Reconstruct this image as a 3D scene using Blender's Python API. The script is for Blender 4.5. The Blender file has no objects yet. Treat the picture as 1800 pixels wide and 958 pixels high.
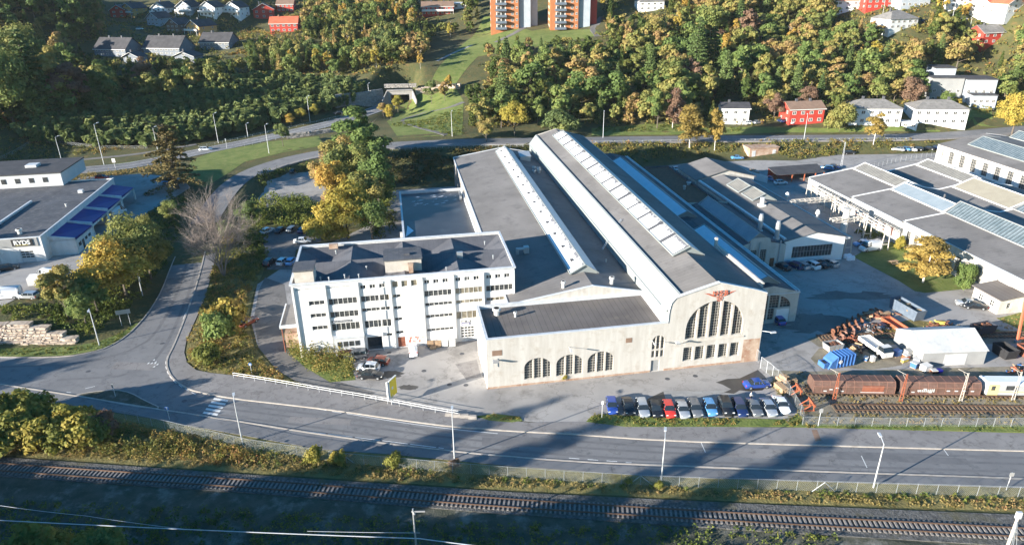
import bpy, math, random
import numpy as np
from math import sin, cos, tan, pi, radians, sqrt, atan2, hypot
from mathutils import Matrix, Vector
random.seed(7); rng = np.random.default_rng(11)
S = bpy.context.scene
COL = S.collection

# ------------------------------------------------------------------ camera
F, TH, RO, YAW, H = 1232.0, 0.4165, -0.01426, 0.1642, 65.5
ct, st, cr, sr = cos(TH), sin(TH), cos(RO), sin(RO)
r0 = Vector((1, 0, 0)); u0 = Vector((0, st, ct)); f0 = Vector((0, ct, -st))
R_ = cr * r0 + sr * u0; U_ = -sr * r0 + cr * u0
cd = bpy.data.cameras.new('camera'); cam = bpy.data.objects.new('camera', cd); COL.objects.link(cam)
cam.matrix_world = Matrix(((R_.x, U_.x, -f0.x, 0), (R_.y, U_.y, -f0.y, 0), (R_.z, U_.z, -f0.z, H), (0, 0, 0, 1)))
cd.sensor_width = 36; cd.lens = F / 1800 * 36; cd.clip_start = .5; cd.clip_end = 6000
S.camera = cam

# ------------------------------------------------------------------ light
SUN_EL, SUN_AZ = radians(14.0), radians(240.5)       # azimuth clockwise from +Y
w = bpy.data.worlds.new('World'); S.world = w; w.use_nodes = True
nt = w.node_tree; bg = nt.nodes['Background']
sky = nt.nodes.new('ShaderNodeTexSky'); sky.sky_type = 'NISHITA'; sky.sun_disc = False
sky.sun_elevation = SUN_EL; sky.sun_rotation = SUN_AZ; sky.air_density = 1.2; sky.dust_density = .4; sky.ozone_density = 3.5
hs = nt.nodes.new('ShaderNodeHueSaturation'); hs.inputs['Saturation'].default_value = 1.45; nt.links.new(sky.outputs[0], hs.inputs['Color']); nt.links.new(hs.outputs[0], bg.inputs[0]); bg.inputs[1].default_value = 0.075
ld = bpy.data.lights.new('sun', 'SUN'); ld.energy = 5.0; ld.angle = radians(.5); ld.color = (1, .93, .825)
sun = bpy.data.objects.new('sun', ld); COL.objects.link(sun)
sd = Vector((sin(SUN_AZ) * cos(SUN_EL), cos(SUN_AZ) * cos(SUN_EL), sin(SUN_EL)))
sun.rotation_euler = sd.to_track_quat('Z', 'Y').to_euler()
S.view_settings.view_transform = 'Standard'; S.view_settings.look = 'None'
S.view_settings.exposure = 1.68; S.view_settings.gamma = 1
S.cycles.max_bounces = 5; S.cycles.diffuse_bounces = 3; S.cycles.transparent_max_bounces = 6

# ------------------------------------------------------------------ picking
def ray(px, py):
    X = px - 900; Y = py - 479
    x = X * cr + Y * sr; y = -X * sr + Y * cr
    return np.array([x, F * ct - y * st, -(y * ct + F * st)])
def W(px, py, z=0.):
    d = ray(px, py); t = (z - H) / d[2]; return np.array([d[0] * t, d[1] * t, z])
def P(x, y, z=0.):
    z = z - H
    cx = x; cyy = -(z * ct + y * st); cz = y * ct - z * st
    return 900 + F * (cx * cr - cyy * sr) / cz, 479 + F * (cx * sr + cyy * cr) / cz
OX, OY = W(857, 684)[:2]
cY, sY = cos(YAW), sin(YAW)
def AB(a, b, z=0.): return (OX + a * cY - b * sY, OY + a * sY + b * cY, z)
def toAB(x, y): x -= OX; y -= OY; return x * cY + y * sY, -x * sY + y * cY

# ------------------------------------------------------------------ terrain
def poly_px(l, z=0.): return [tuple(W(a, b, z)[:2]) for a, b in l]
FP = poly_px([(-60, 614), (0, 612), (130, 609), (200, 598), (250, 560), (285, 500), (308, 450), (325, 420), (400, 405), (450, 340), (560, 336),
              (690, 325), (800, 322), (930, 306), (1000, 300), (1100, 296), (1200, 282), (1250, 270), (1330, 282), (1400, 283), (1500, 268), (1580, 262), (1645, 258), (1900, 245), (2300, 230)])
FP = [(-900, FP[0][1] - 6)] + FP + [(900, FP[-1][1]), (900, -400), (-900, -400)]
FPa = np.array(FP)
def seg_dist(X, Y, A, closed=True):
    d = np.full(np.shape(X), 1e9)
    n = len(A)
    for i in range(n if closed else n - 1):
        x1, y1 = A[i]; x2, y2 = A[(i + 1) % n]
        dx, dy = x2 - x1, y2 - y1; L = dx * dx + dy * dy + 1e-9
        t = np.clip(((X - x1) * dx + (Y - y1) * dy) / L, 0, 1)
        d = np.minimum(d, np.hypot(X - x1 - t * dx, Y - y1 - t * dy))
    return d
def inside(X, Y, A):
    c = np.zeros(np.shape(X), bool); n = len(A)
    for i in range(n):
        x1, y1 = A[i]; x2, y2 = A[(i + 1) % n]
        if y1 == y2: continue
        k = ((y1 > Y) != (y2 > Y)) & (X < (x2 - x1) * (Y - y1) / (y2 - y1) + x1)
        c ^= k
    return c
CP = [(-200, 560, 3), (0, 545, 3), (60, 530, 3), (100, 500, 3), (200, 440, 3), (250, 350, 3), (0, 460, 3), (0, 300, 3.2), (200, 304, 3), (330, 320, 3), (-300, 400, 4), (300, 385, 2.4),
      (352, 372, 1.5), (400, 312, 2.5), (480, 283, 3.5), (560, 268, 4.5), (690, 254, 6), (830, 248, 6), (1000, 246, 5.5), (1200, 243, 4.5), (1400, 243, 4), (1600, 240, 3.8), (1800, 228, 4), (1900, 225, 4.5),
      (0, 286, 3.6), (350, 264, 3.8), (480, 242, 4.6), (600, 214, 6.6), (650, 192, 7), (700, 184, 7), (700, 140, 17), (800, 185, 10), (860, 60, 29), (900, 53, 32), (1000, 52, 32), (1050, 60, 31),
      (950, 150, 15), (900, 215, 7), (1000, 215, 7), (200, 252, 5), (100, 262, 5), (400, 222, 6), (200, 160, 13), (400, 150, 14), (550, 150, 14), (100, 110, 20), (200, 112, 20), (350, 100, 21),
      (500, 110, 20), (650, 110, 20), (0, 150, 16), (-150, 200, 20), (-300, 300, 14), (300, 50, 31), (200, 45, 32), (430, 40, 32), (500, 60, 29), (700, 50, 31), (0, 20, 45), (100, 10, 46), (400, 5, 44),
      (780, 22, 38), (900, 10, 42), (1500, 221, 6), (1700, 222, 6.2), (1400, 218, 6), (1200, 219, 6.3), (1100, 222, 6.2), (1200, 140, 16), (1200, 60, 30), (1400, 140, 16), (1400, 60, 30), (1600, 120, 20), (1690, 182, 10.5),
      (1800, 180, 11), (1750, 82, 28), (1500, 30, 38), (1600, 60, 33), (1600, 20, 41), (1790, 30, 40), (1200, 0, 45), (1500, 5, 44), (1800, 5, 46), (1900, 180, 12), (2000, 100, 24), (640, 240, 5.6), (600, 262, 4.6),
      (520, 300, 1.5), (620, 310, .8), (720, 300, 1.5), (-100, 100, 26), (650, 160, 13), (1300, 262, 1.2), (1500, 255, 1.4)]
cpw = np.array([W(a, b, z) for a, b, z in CP])
_c = 9.0
def _phi(r2): return np.sqrt(r2 + _c * _c)
_A = _phi(((cpw[:, None, :2] - cpw[None, :, :2]) ** 2).sum(-1)) + 0
_n = len(cpw); _M = np.zeros((_n + 3, _n + 3)); _M[:_n, :_n] = _A - np.eye(_n) * .6
_M[:_n, _n] = 1; _M[:_n, _n + 1:] = cpw[:, :2] / 100; _M[_n, :_n] = 1; _M[_n + 1:, :_n] = cpw[:, :2].T / 100
_w = np.linalg.solve(_M, np.r_[cpw[:, 2], 0, 0, 0])
RIB = []      # carved roads: (polyline Nx3, halfwidth)
def terr_raw(X, Y):
    X = np.asarray(X, float); Y = np.asarray(Y, float)
    z = np.full(X.shape, _w[_n])
    z += _w[_n + 1] * X / 100 + _w[_n + 2] * Y / 100
    for i in range(_n):
        z += _w[i] * _phi((X - cpw[i, 0]) ** 2 + (Y - cpw[i, 1]) ** 2)
    d = seg_dist(X, Y, FPa); d = np.where(inside(X, Y, FPa), 0, d)
    s = np.clip(d / 6, 0, 1); s = s * s * (3 - 2 * s)
    z = np.clip(z, 0, 75) * s
    z += 5 * np.exp(-(((X + 268) / 38) ** 2 + ((Y - 262) / 45) ** 2))  # unseen knoll added left of the view to shade the left hillside
    z += 6 * np.exp(-(((X + 125) / 30) ** 2 + ((Y - 22) / 20) ** 2))  # unseen knoll added outside the view to throw shadow on the foreground
    return z
def terr(X, Y):
    z = terr_raw(X, Y); X = np.asarray(X, float); Y = np.asarray(Y, float)
    for pl, hw in RIB:
        best = np.full(X.shape, 1e9); zz = np.zeros(X.shape)
        for i in range(len(pl) - 1):
            x1, y1, z1 = pl[i]; x2, y2, z2 = pl[i + 1]
            dx, dy = x2 - x1, y2 - y1; L = dx * dx + dy * dy + 1e-9
            t = np.clip(((X - x1) * dx + (Y - y1) * dy) / L, 0, 1)
            dd = np.hypot(X - x1 - t * dx, Y - y1 - t * dy)
            k = dd < best; best = np.where(k, dd, best); zz = np.where(k, z1 + t * (z2 - z1), zz)
        s = np.clip((best - hw - 1.2) / 5, 0, 1); s = s * s * (3 - 2 * s)
        z = z * s + (zz - .12) * (1 - s)
    return z
def tz(x, y): return float(terr(np.array([x]), np.array([y]))[0])
def G(px, py):
    d = ray(px, py); d = d / np.linalg.norm(d)
    ts = np.arange(60, 620, 2.0)
    X = d[0] * ts; Y = d[1] * ts; Z = H + d[2] * ts
    g = terr(X, Y); k = np.nonzero(Z <= g)[0]
    if len(k) == 0:
        return np.array([X[-1], Y[-1], g[-1]])
    i = k[0]
    if i == 0: return np.array([X[0], Y[0], g[0]])
    a0 = Z[i - 1] - g[i - 1]; a1 = g[i] - Z[i]; f = a0 / (a0 + a1 + 1e-9)
    x = X[i - 1] + f * (X[i] - X[i - 1]); y = Y[i - 1] + f * (Y[i] - Y[i - 1])
    return np.array([x, y, tz(x, y)])

# ------------------------------------------------------------------ materials
def rgb(c): return (c[0], c[1], c[2], 1)
def mat(name, c1, c2=None, scale=.5, rough=.85, bump=0., bscale=8., metal=0., stripe=None, spec=.4, c3=None, s3=3., coat=0., bdist=.05, streak=0., crack=0):
    m = bpy.data.materials.new(name); m.use_nodes = True; n = m.node_tree; L = n.links
    b = n.nodes['Principled BSDF']; b.inputs['Roughness'].default_value = rough; b.inputs['Metallic'].default_value = metal
    b.inputs['Specular IOR Level'].default_value = spec; b.inputs['Coat Weight'].default_value = coat
    b.inputs['Base Color'].default_value = rgb(c1)
    tc = n.nodes.new('ShaderNodeTexCoord'); src = tc.outputs['Object']
    if c2 is not None:
        no = n.nodes.new('ShaderNodeTexNoise'); no.inputs['Scale'].default_value = scale; no.inputs['Detail'].default_value = 7; no.inputs['Roughness'].default_value = .62
        L.new(src, no.inputs['Vector'])
        if streak:
            mp = n.nodes.new('ShaderNodeMapping'); mp.inputs['Scale'].default_value = (1, 1, streak); L.new(src, mp.inputs['Vector']); L.new(mp.outputs[0], no.inputs['Vector'])
        rp = n.nodes.new('ShaderNodeValToRGB'); rp.color_ramp.elements[0].position = .36; rp.color_ramp.elements[1].position = .66
        rp.color_ramp.elements[0].color = rgb(c1); rp.color_ramp.elements[1].color = rgb(c2)
        L.new(no.outputs['Fac'], rp.inputs[0]); out = rp.outputs[0]
        if c3 is not None:
            n3 = n.nodes.new('ShaderNodeTexNoise'); n3.inputs['Scale'].default_value = s3; n3.inputs['Detail'].default_value = 8; n3.inputs['Roughness'].default_value = .7
            L.new(src, n3.inputs['Vector'])
            r3 = n.nodes.new('ShaderNodeValToRGB'); r3.color_ramp.elements[0].position = .52; r3.color_ramp.elements[1].position = .68
            mx = n.nodes.new('ShaderNodeMix'); mx.data_type = 'RGBA'; L.new(n3.outputs['Fac'], r3.inputs[0]); L.new(r3.outputs[0], mx.inputs['Factor'])
            L.new(out, mx.inputs['A']); mx.inputs['B'].default_value = rgb(c3); out = mx.outputs['Result']
        if crack:
            vo = n.nodes.new('ShaderNodeTexVoronoi'); vo.feature = 'DISTANCE_TO_EDGE'; vo.inputs['Scale'].default_value = crack; wn = n.nodes.new('ShaderNodeTexNoise'); wn.inputs['Scale'].default_value = .6; wn.inputs['Detail'].default_value = 6
            L.new(src, wn.inputs['Vector']); va = n.nodes.new('ShaderNodeVectorMath'); va.operation = 'MULTIPLY_ADD'; va.inputs[1].default_value = (5, 5, 5); L.new(wn.outputs['Color'], va.inputs[0]); L.new(src, va.inputs[2]); L.new(va.outputs[0], vo.inputs['Vector'])
            cl = n.nodes.new('ShaderNodeMath'); cl.operation = 'LESS_THAN'; cl.inputs[1].default_value = crack * .09; L.new(vo.outputs['Distance'], cl.inputs[0])
            mx = n.nodes.new('ShaderNodeMix'); mx.data_type = 'RGBA'; mx.blend_type = 'MULTIPLY'; L.new(cl.outputs[0], mx.inputs['Factor']); L.new(out, mx.inputs['A']); mx.inputs['B'].default_value = (.78, .77, .76, 1); out = mx.outputs['Result']
        if stripe:
            for (ax, per, wd, fac) in (stripe if isinstance(stripe, list) else [stripe]):
                sx = n.nodes.new('ShaderNodeSeparateXYZ'); L.new(src, sx.inputs[0])
                q = n.nodes.new('ShaderNodeMath'); q.operation = 'MULTIPLY'; q.inputs[1].default_value = 1 / per; L.new(sx.outputs[ax], q.inputs[0])
                fr = n.nodes.new('ShaderNodeMath'); fr.operation = 'FRACT'; L.new(q.outputs[0], fr.inputs[0])
                lt = n.nodes.new('ShaderNodeMath'); lt.operation = 'LESS_THAN'; lt.inputs[1].default_value = wd; L.new(fr.outputs[0], lt.inputs[0])
                mx = n.nodes.new('ShaderNodeMix'); mx.data_type = 'RGBA'; mx.blend_type = 'MULTIPLY'
                L.new(lt.outputs[0], mx.inputs['Factor']); L.new(out, mx.inputs['A']); mx.inputs['B'].default_value = (fac, fac, fac, 1); out = mx.outputs['Result']
        L.new(out, b.inputs['Base Color'])
    if bump:
        nb = n.nodes.new('ShaderNodeTexNoise'); nb.inputs['Scale'].default_value = bscale; nb.inputs['Detail'].default_value = 5; L.new(src, nb.inputs['Vector'])
        bp = n.nodes.new('ShaderNodeBump'); bp.inputs['Strength'].default_value = bump; bp.inputs['Distance'].default_value = bdist
        L.new(nb.outputs['Fac'], bp.inputs['Height']); L.new(bp.outputs[0], b.inputs['Normal'])
    return m
def leafmat(name, cols, hue_by_obj=True, trans=.35):
    m = bpy.data.materials.new(name); m.use_nodes = True; n = m.node_tree; L = n.links
    b = n.nodes['Principled BSDF']; b.inputs['Roughness'].default_value = .7; b.inputs['Specular IOR Level'].default_value = .2
    at = n.nodes.new('ShaderNodeAttribute'); at.attribute_name = 'v'
    oi = n.nodes.new('ShaderNodeObjectInfo')
    ad = n.nodes.new('ShaderNodeMath'); ad.operation = 'MULTIPLY_ADD'; ad.inputs[1].default_value = .6 if hue_by_obj else 0.; L.new(oi.outputs['Random'], ad.inputs[0])
    ml = n.nodes.new('ShaderNodeMath'); ml.operation = 'MULTIPLY'; ml.inputs[1].default_value = .4 if hue_by_obj else 1.; L.new(at.outputs['Fac'], ml.inputs[0]); L.new(ml.outputs[0], ad.inputs[2])
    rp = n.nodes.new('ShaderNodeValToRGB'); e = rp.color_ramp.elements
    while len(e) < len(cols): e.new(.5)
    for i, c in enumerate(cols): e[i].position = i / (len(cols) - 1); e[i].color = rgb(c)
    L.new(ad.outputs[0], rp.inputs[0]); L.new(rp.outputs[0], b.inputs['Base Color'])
    tr = n.nodes.new('ShaderNodeBsdfTranslucent'); L.new(rp.outputs[0], tr.inputs[0])
    ms = n.nodes.new('ShaderNodeMixShader'); ms.inputs[0].default_value = trans
    L.new(b.outputs[0], ms.inputs[1]); L.new(tr.outputs[0], ms.inputs[2]); L.new(ms.outputs[0], n.nodes['Material Output'].inputs[0])
    return m
def plain(name, c, rough=.5, metal=0., coat=0., spec=.5): return mat(name, c, None, rough=rough, metal=metal, coat=coat, spec=spec)
M = {}
M['ground'] = mat('hill_soil', (.05, .06, .02), (.1, .09, .03), .12, .95, .6, 1.5, c3=(.14, .09, .03), s3=.5, bdist=.3)
M['asphalt'] = mat('yard_asphalt', (.27, .255, .24), (.36, .34, .32), .09, .9, .25, 14, c3=(.2, .188, .175), s3=.22, crack=.1)
M['asphalt_old'] = mat('old_asphalt', (.13, .12, .11), (.2, .19, .18), .15, .9, .3, 10, c3=(.09, .085, .08), s3=.6, crack=.1)
M['road'] = mat('road_asphalt', (.16, .158, .16), (.21, .206, .204), .11, .85, .2, 16, c3=(.115, .115, .118), s3=.5, crack=.07)
M['foot'] = mat('footway_asphalt', (.2, .187, .18), (.25, .235, .225), .2, .9, .2, 16, c3=(.14, .13, .125), s3=.7, crack=.1)
M['wet'] = mat('wet_asphalt', (.045, .042, .04), (.07, .065, .06), .5, .35, .1, 10)
M['newconc'] = mat('pale_concrete_slab', (.26, .255, .245), (.33, .325, .31), .4, .85, .2, 12, c3=(.22, .21, .2), s3=1.2)
M['gravel'] = mat('gravel', (.17, .145, .105), (.29, .255, .19), .35, .95, .8, 6, c3=(.13, .13, .06), s3=.25, bdist=.12)
M['ballast'] = mat('ballast', (.06, .058, .055), (.15, .145, .135), 2.2, .95, 1., 5, c3=(.1, .09, .05), s3=.2, bdist=.15)
M['grass'] = mat('grass', (.095, .135, .025), (.16, .19, .045), .25, .95, .8, 3, c3=(.2, .19, .06), s3=.6, bdist=.15)
M['drygrass'] = mat('dry_grass', (.12, .1, .035), (.24, .2, .07), .3, .95, .8, 3, c3=(.08, .09, .02), s3=.5, bdist=.15)
M['paint'] = mat('road_paint', (.62, .62, .6), (.78, .78, .75), 2., .7, c3=(.45, .45, .44), s3=2.)
M['kerb'] = mat('granite_kerb', (.33, .29, .25), (.44, .4, .35), 1., .85)
M['conc'] = mat('cream_render', (.45, .42, .375), (.55, .525, .48), .9, .9, .2, 6, c3=(.42, .375, .32), s3=.55, streak=.12)
M['conc_brick'] = mat('weathered_render', (.30, .17, .11), (.48, .36, .27), .5, .9, .3, 6, c3=(.5, .42, .33), s3=.9)
M['white'] = mat('white_render', (.68, .665, .64), (.78, .77, .75), 1., .85, .12, 6, c3=(.58, .55, .51), s3=.6, streak=.1)
M['whitewood'] = mat('white_cladding', (.74, .74, .73), (.82, .82, .81), .4, .7, stripe=(2, .3, .12, .8))
M['trim'] = mat('pale_metal_flashing', (.55, .57, .58), (.68, .69, .7), 1., .5, metal=.2)
M['felt'] = mat('brown_roof_felt', (.115, .1, .092), (.16, .142, .13), .12, .9, .15, 10, stripe=(0, 1.0, .08, .6), c3=(.155, .135, .115), s3=.35)
M['feltb'] = mat('grey_roof_felt', (.15, .14, .132), (.205, .192, .182), .1, .88, .15, 10, stripe=(1, 1.0, .07, .7), c3=(.125, .117, .112), s3=.3)
M['feltdark'] = mat('dark_roof_felt', (.06, .062, .07), (.1, .102, .112), .2, .75, .2, 8, stripe=(0, 1.0, .05, .7), c3=(.15, .145, .14), s3=.7)
M['feltoff'] = mat('office_roof_felt', (.085, .086, .095), (.125, .125, .135), .3, .7, .2, 8, stripe=(0, 1.0, .05, .75))
M['membrane'] = mat('wet_roof_membrane', (.035, .038, .045), (.06, .062, .07), .1, .35, .06, 2, c3=(.08, .09, .1), s3=.15)
M['palemetal'] = mat('pale_roof_cladding', (.26, .285, .28), (.32, .34, .33), .15, .6, stripe=(1, .9, .05, .86), metal=.1)
M['frost'] = mat('white_skylight_glazing', (.74, .76, .78), (.82, .83, .85), .6, .5, stripe=(1, .6, .08, .82), spec=.5)
M['frost_far'] = mat('frosted_skylight_glazing', (.68, .72, .78), (.76, .79, .83), .6, .4, stripe=(1, .6, .07, .8))
def frostpatch():
    m = M['frost']; n = m.node_tree; L = n.links; b = n.nodes['Principled BSDF']; lk = b.inputs['Base Color'].links[0].from_socket
    at = n.nodes.new('ShaderNodeAttribute'); at.attribute_name = 'v'
    tc = n.nodes.new('ShaderNodeTexCoord'); mp = n.nodes.new('ShaderNodeMapping'); mp.inputs['Scale'].default_value = (.35, 2.6, .35); L.new(tc.outputs['Object'], mp.inputs[0])
    no = n.nodes.new('ShaderNodeTexNoise'); no.inputs['Scale'].default_value = .8; no.inputs['Detail'].default_value = 4; L.new(mp.outputs[0], no.inputs['Vector'])
    ad = n.nodes.new('ShaderNodeMath'); ad.operation = 'ADD'; L.new(no.outputs['Fac'], ad.inputs[0]); L.new(at.outputs['Fac'], ad.inputs[1])
    gt = n.nodes.new('ShaderNodeMath'); gt.operation = 'GREATER_THAN'; gt.inputs[1].default_value = 1.33; L.new(ad.outputs[0], gt.inputs[0])
    mx = n.nodes.new('ShaderNodeMix'); mx.data_type = 'RGBA'; L.new(gt.outputs[0], mx.inputs['Factor']); L.new(lk, mx.inputs['A']); mx.inputs['B'].default_value = (.16, .16, .17, 1)
    L.new(mx.outputs['Result'], b.inputs['Base Color'])
frostpatch()
M['skyglass'] = mat('glazed_skylight', (.075, .098, .108), (.125, .15, .162), .8, .2, spec=.6, stripe=[(1, .95, .14, 2.6)])
M['glass'] = mat('window_glass', (.03, .035, .04), (.09, .09, .085), 1.2, .12, spec=.8, c3=(.02, .022, .03), s3=2.)
M['glass_lit'] = mat('window_glass_lit_blinds', (.16, .14, .1), (.3, .26, .19), .9, .3, spec=.6, c3=(.06, .06, .05), s3=1.3)  # warmer, paler panes: the lit look is put into the glass colour
M['frame'] = plain('window_frame', (.66, .64, .6), .6)
M['framec'] = mat('concrete_mullion', (.47, .42, .36), (.56, .52, .46), 1., .85)
M['muntin'] = mat('aged_steel_muntin', (.3, .28, .24), (.42, .39, .34), 1.5, .7)
M['framebr'] = plain('brown_window_frame', (.2, .07, .05), .6)
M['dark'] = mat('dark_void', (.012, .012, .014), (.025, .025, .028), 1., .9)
M['steel'] = plain('galvanised_steel', (.5, .52, .53), .45, .6)
M['pole'] = plain('lamp_pole_steel', (.62, .63, .63), .5, .3)
M['chain'] = plain('fence_steel', (.3, .32, .33), .5, .3)
M['black'] = plain('black_rubber', (.02, .02, .022), .8)
M['rust'] = mat('rusty_steel', (.14, .06, .035), (.23, .1, .055), 1.5, .9, .3, 8, c3=(.08, .04, .03), s3=2.)
M['slate'] = mat('slate_blue_paint', (.09, .12, .16), (.13, .16, .2), 1.5, .7)
M['redrust'] = mat('red_oxide_steel', (.2, .065, .04), (.28, .1, .055), 1.5, .8)
M['wagon'] = mat('brown_wagon_paint', (.1, .056, .043), (.145, .083, .064), .5, .75, .15, 8, c3=(.18, .11, .085), s3=1.5)
M['wagrib'] = mat('wagon_rib_paint', (.2, .1, .075), (.26, .14, .1), 1.5, .75)
M['yellow'] = plain('yellow_paint', (.62, .5, .1), .5)
M['signyel'] = plain('yellow_sign_face', (.72, .52, .02), .5)
M['coachy'] = plain('cream_yellow_coach_paint', (.62, .55, .25), .4)
M['coachg'] = mat('grey_coach_paint', (.33, .34, .34), (.4, .4, .4), .5, .45)
M['coachw'] = mat('pale_coach_roof', (.62, .65, .66), (.7, .72, .73), .4, .5)
M['bluec'] = mat('blue_container_paint', (.05, .14, .36), (.07, .19, .44), 1., .5, c3=(.04, .1, .25), s3=2.)
M['canopy'] = mat('deep_blue_canopy', (.008, .008, .17), (.01, .01, .22), .5, .45)
M['cladg'] = mat('pale_grey_cladding', (.52, .53, .53), (.6, .6, .6), .3, .6, stripe=(2, .35, .08, .85))
M['clads'] = mat('grey_shed_cladding', (.27, .27, .265), (.33, .33, .32), .3, .6)
M['tentw'] = mat('white_tarpaulin', (.46, .46, .45), (.54, .54, .53), .3, .6, c3=(.4, .4, .39), s3=1.)
M['orange'] = plain('orange_paint', (.36, .1, .045), .7)
M['greenp'] = plain('green_bin_plastic', (.03, .1, .05), .5)
M['timber'] = mat('weathered_timber', (.3, .19, .11), (.45, .32, .2), 2., .9)
M['sleeper'] = mat('concrete_sleeper', (.17, .155, .145), (.25, .23, .21), 3., .9)
M['sleeperw'] = mat('timber_sleeper', (.13, .09, .06), (.2, .14, .09), 3., .9)
M['rail'] = plain('rail_steel', (.16, .1, .07), .45, .5)
M['bark'] = mat('bark', (.1, .08, .06), (.18, .15, .12), 3., .95)
M['birchbark'] = mat('birch_bark', (.55, .5, .44), (.7, .66, .6), 2., .85)
M['deadbark'] = mat('bare_grey_bark', (.2, .16, .135), (.29, .235, .2), 2., .9)
M['stone'] = mat('rough_granite', (.36, .28, .21), (.56, .47, .38), .8, .9, .5, 3, c3=(.26, .22, .19), s3=1.5)
M['stoneg'] = mat('grey_granite', (.24, .22, .2), (.36, .33, .3), .8, .9, .5, 3, c3=(.16, .15, .14), s3=1.5)
M['redhouse'] = mat('falu_red_cladding', (.42, .045, .03), (.5, .06, .04), .5, .75, stripe=(2, .25, .15, .8))
M['orangeclad'] = mat('orange_cladding', (.34, .125, .05), (.4, .155, .06), .4, .7, stripe=(2, .3, .1, .85))
M['ochre'] = mat('ochre_cladding', (.55, .3, .1), (.62, .36, .13), .4, .7, stripe=(2, .25, .12, .85))
M['shadeclad'] = mat('shade_darkened_cladding', (.14, .16, .185), (.18, .2, .23), .4, .7, stripe=(2, .25, .12, .85))  # terrace walls darkened, their shade is put into the colour
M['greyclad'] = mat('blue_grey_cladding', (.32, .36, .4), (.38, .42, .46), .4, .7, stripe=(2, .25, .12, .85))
M['rooftile'] = mat('dark_roof_tile', (.05, .048, .05), (.08, .076, .078), .4, .75, stripe=(1, .4, .15, .8))
M['roofgrey'] = mat('grey_slate_tile', (.17, .16, .15), (.24, .225, .21), .5, .85, c3=(.12, .12, .1), s3=1.2)
M['roofred'] = mat('red_roof_tile', (.55, .12, .06), (.62, .16, .08), .5, .75, stripe=(1, .4, .15, .8))
M['roofbrown'] = mat('brown_roof_tile', (.2, .13, .09), (.26, .17, .12), .5, .8, stripe=(1, .4, .15, .8))
M['skin'] = plain('skin', (.5, .32, .24), .6)
M['cloth_dark'] = plain('dark_trousers', (.03, .035, .05), .9)
M['cloth_white'] = plain('white_shirt', (.7, .68, .66), .9)
LEAF = {
    'green': leafmat('green_leaves', [(0.0792, 0.122, 0.0361), (0.115, 0.172, 0.0477), (0.158, 0.216, 0.0607), (0.223, 0.252, 0.0723), (0.288, 0.274, 0.0795)]),
    'mixed': leafmat('autumn_leaves', [(0.119, 0.152, 0.0464), (0.185, 0.205, 0.0598), (0.264, 0.251, 0.073), (0.357, 0.285, 0.0929), (0.357, 0.225, 0.0995), (0.238, 0.198, 0.073)]),
    'yellow': leafmat('yellow_leaves', [(0.224, 0.224, 0.0448), (0.336, 0.291, 0.056), (0.448, 0.336, 0.0672), (0.482, 0.302, 0.0728), (0.336, 0.269, 0.0672)]),
    'ochre': leafmat('ochre_birch_leaves', [(.22, .17, .05), (.33, .24, .065), (.42, .3, .08), (.28, .19, .06)]),
    'bush': leafmat('bright_bush_leaves', [(.12, .14, .035), (.19, .2, .045), (.28, .26, .055), (.37, .29, .06), (.33, .2, .065)]),
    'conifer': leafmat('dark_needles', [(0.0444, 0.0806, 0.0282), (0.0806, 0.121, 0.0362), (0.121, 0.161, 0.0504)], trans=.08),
    'larch': leafmat('brown_green_needles', [(0.088, 0.08, 0.028), (0.136, 0.112, 0.04), (0.192, 0.144, 0.056)], trans=.1),
    'twig': leafmat('rusty_twigs', [(0.17, 0.1, 0.0708), (0.234, 0.144, 0.095), (0.298, 0.199, 0.12)]),
    'young': leafmat('dusky_young_leaves', [(0.09, 0.126, 0.048), (0.132, 0.174, 0.06), (0.18, 0.216, 0.072), (0.252, 0.252, 0.072)], False),
    'scrub': leafmat('scrub_leaves', [(0.0646, 0.0938, 0.0236), (0.115, 0.138, 0.0329), (0.202, 0.19, 0.0498), (0.325, 0.231, 0.0676), (0.347, 0.159, 0.0659)], False),
    'scrubg': leafmat('green_scrub_leaves', [(0.052, 0.0829, 0.0199), (0.0905, 0.128, 0.0263), (0.154, 0.179, 0.0371), (0.231, 0.218, 0.0453)], False),
    'scrubd': leafmat('ivy_dark_scrub', [(0.0359, 0.053, 0.0154), (0.0714, 0.0828, 0.0258), (0.118, 0.101, 0.0327), (0.235, 0.121, 0.0408)], False),
    'grass': leafmat('grass_blades', [(.07, .11, .015), (.11, .14, .025), (.17, .17, .04), (.25, .2, .07)], False),
    'dry': leafmat('dry_grass_blades', [(.15, .13, .04), (.25, .2, .07), (.34, .26, .1), (.3, .16, .08)], False),
}
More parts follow.
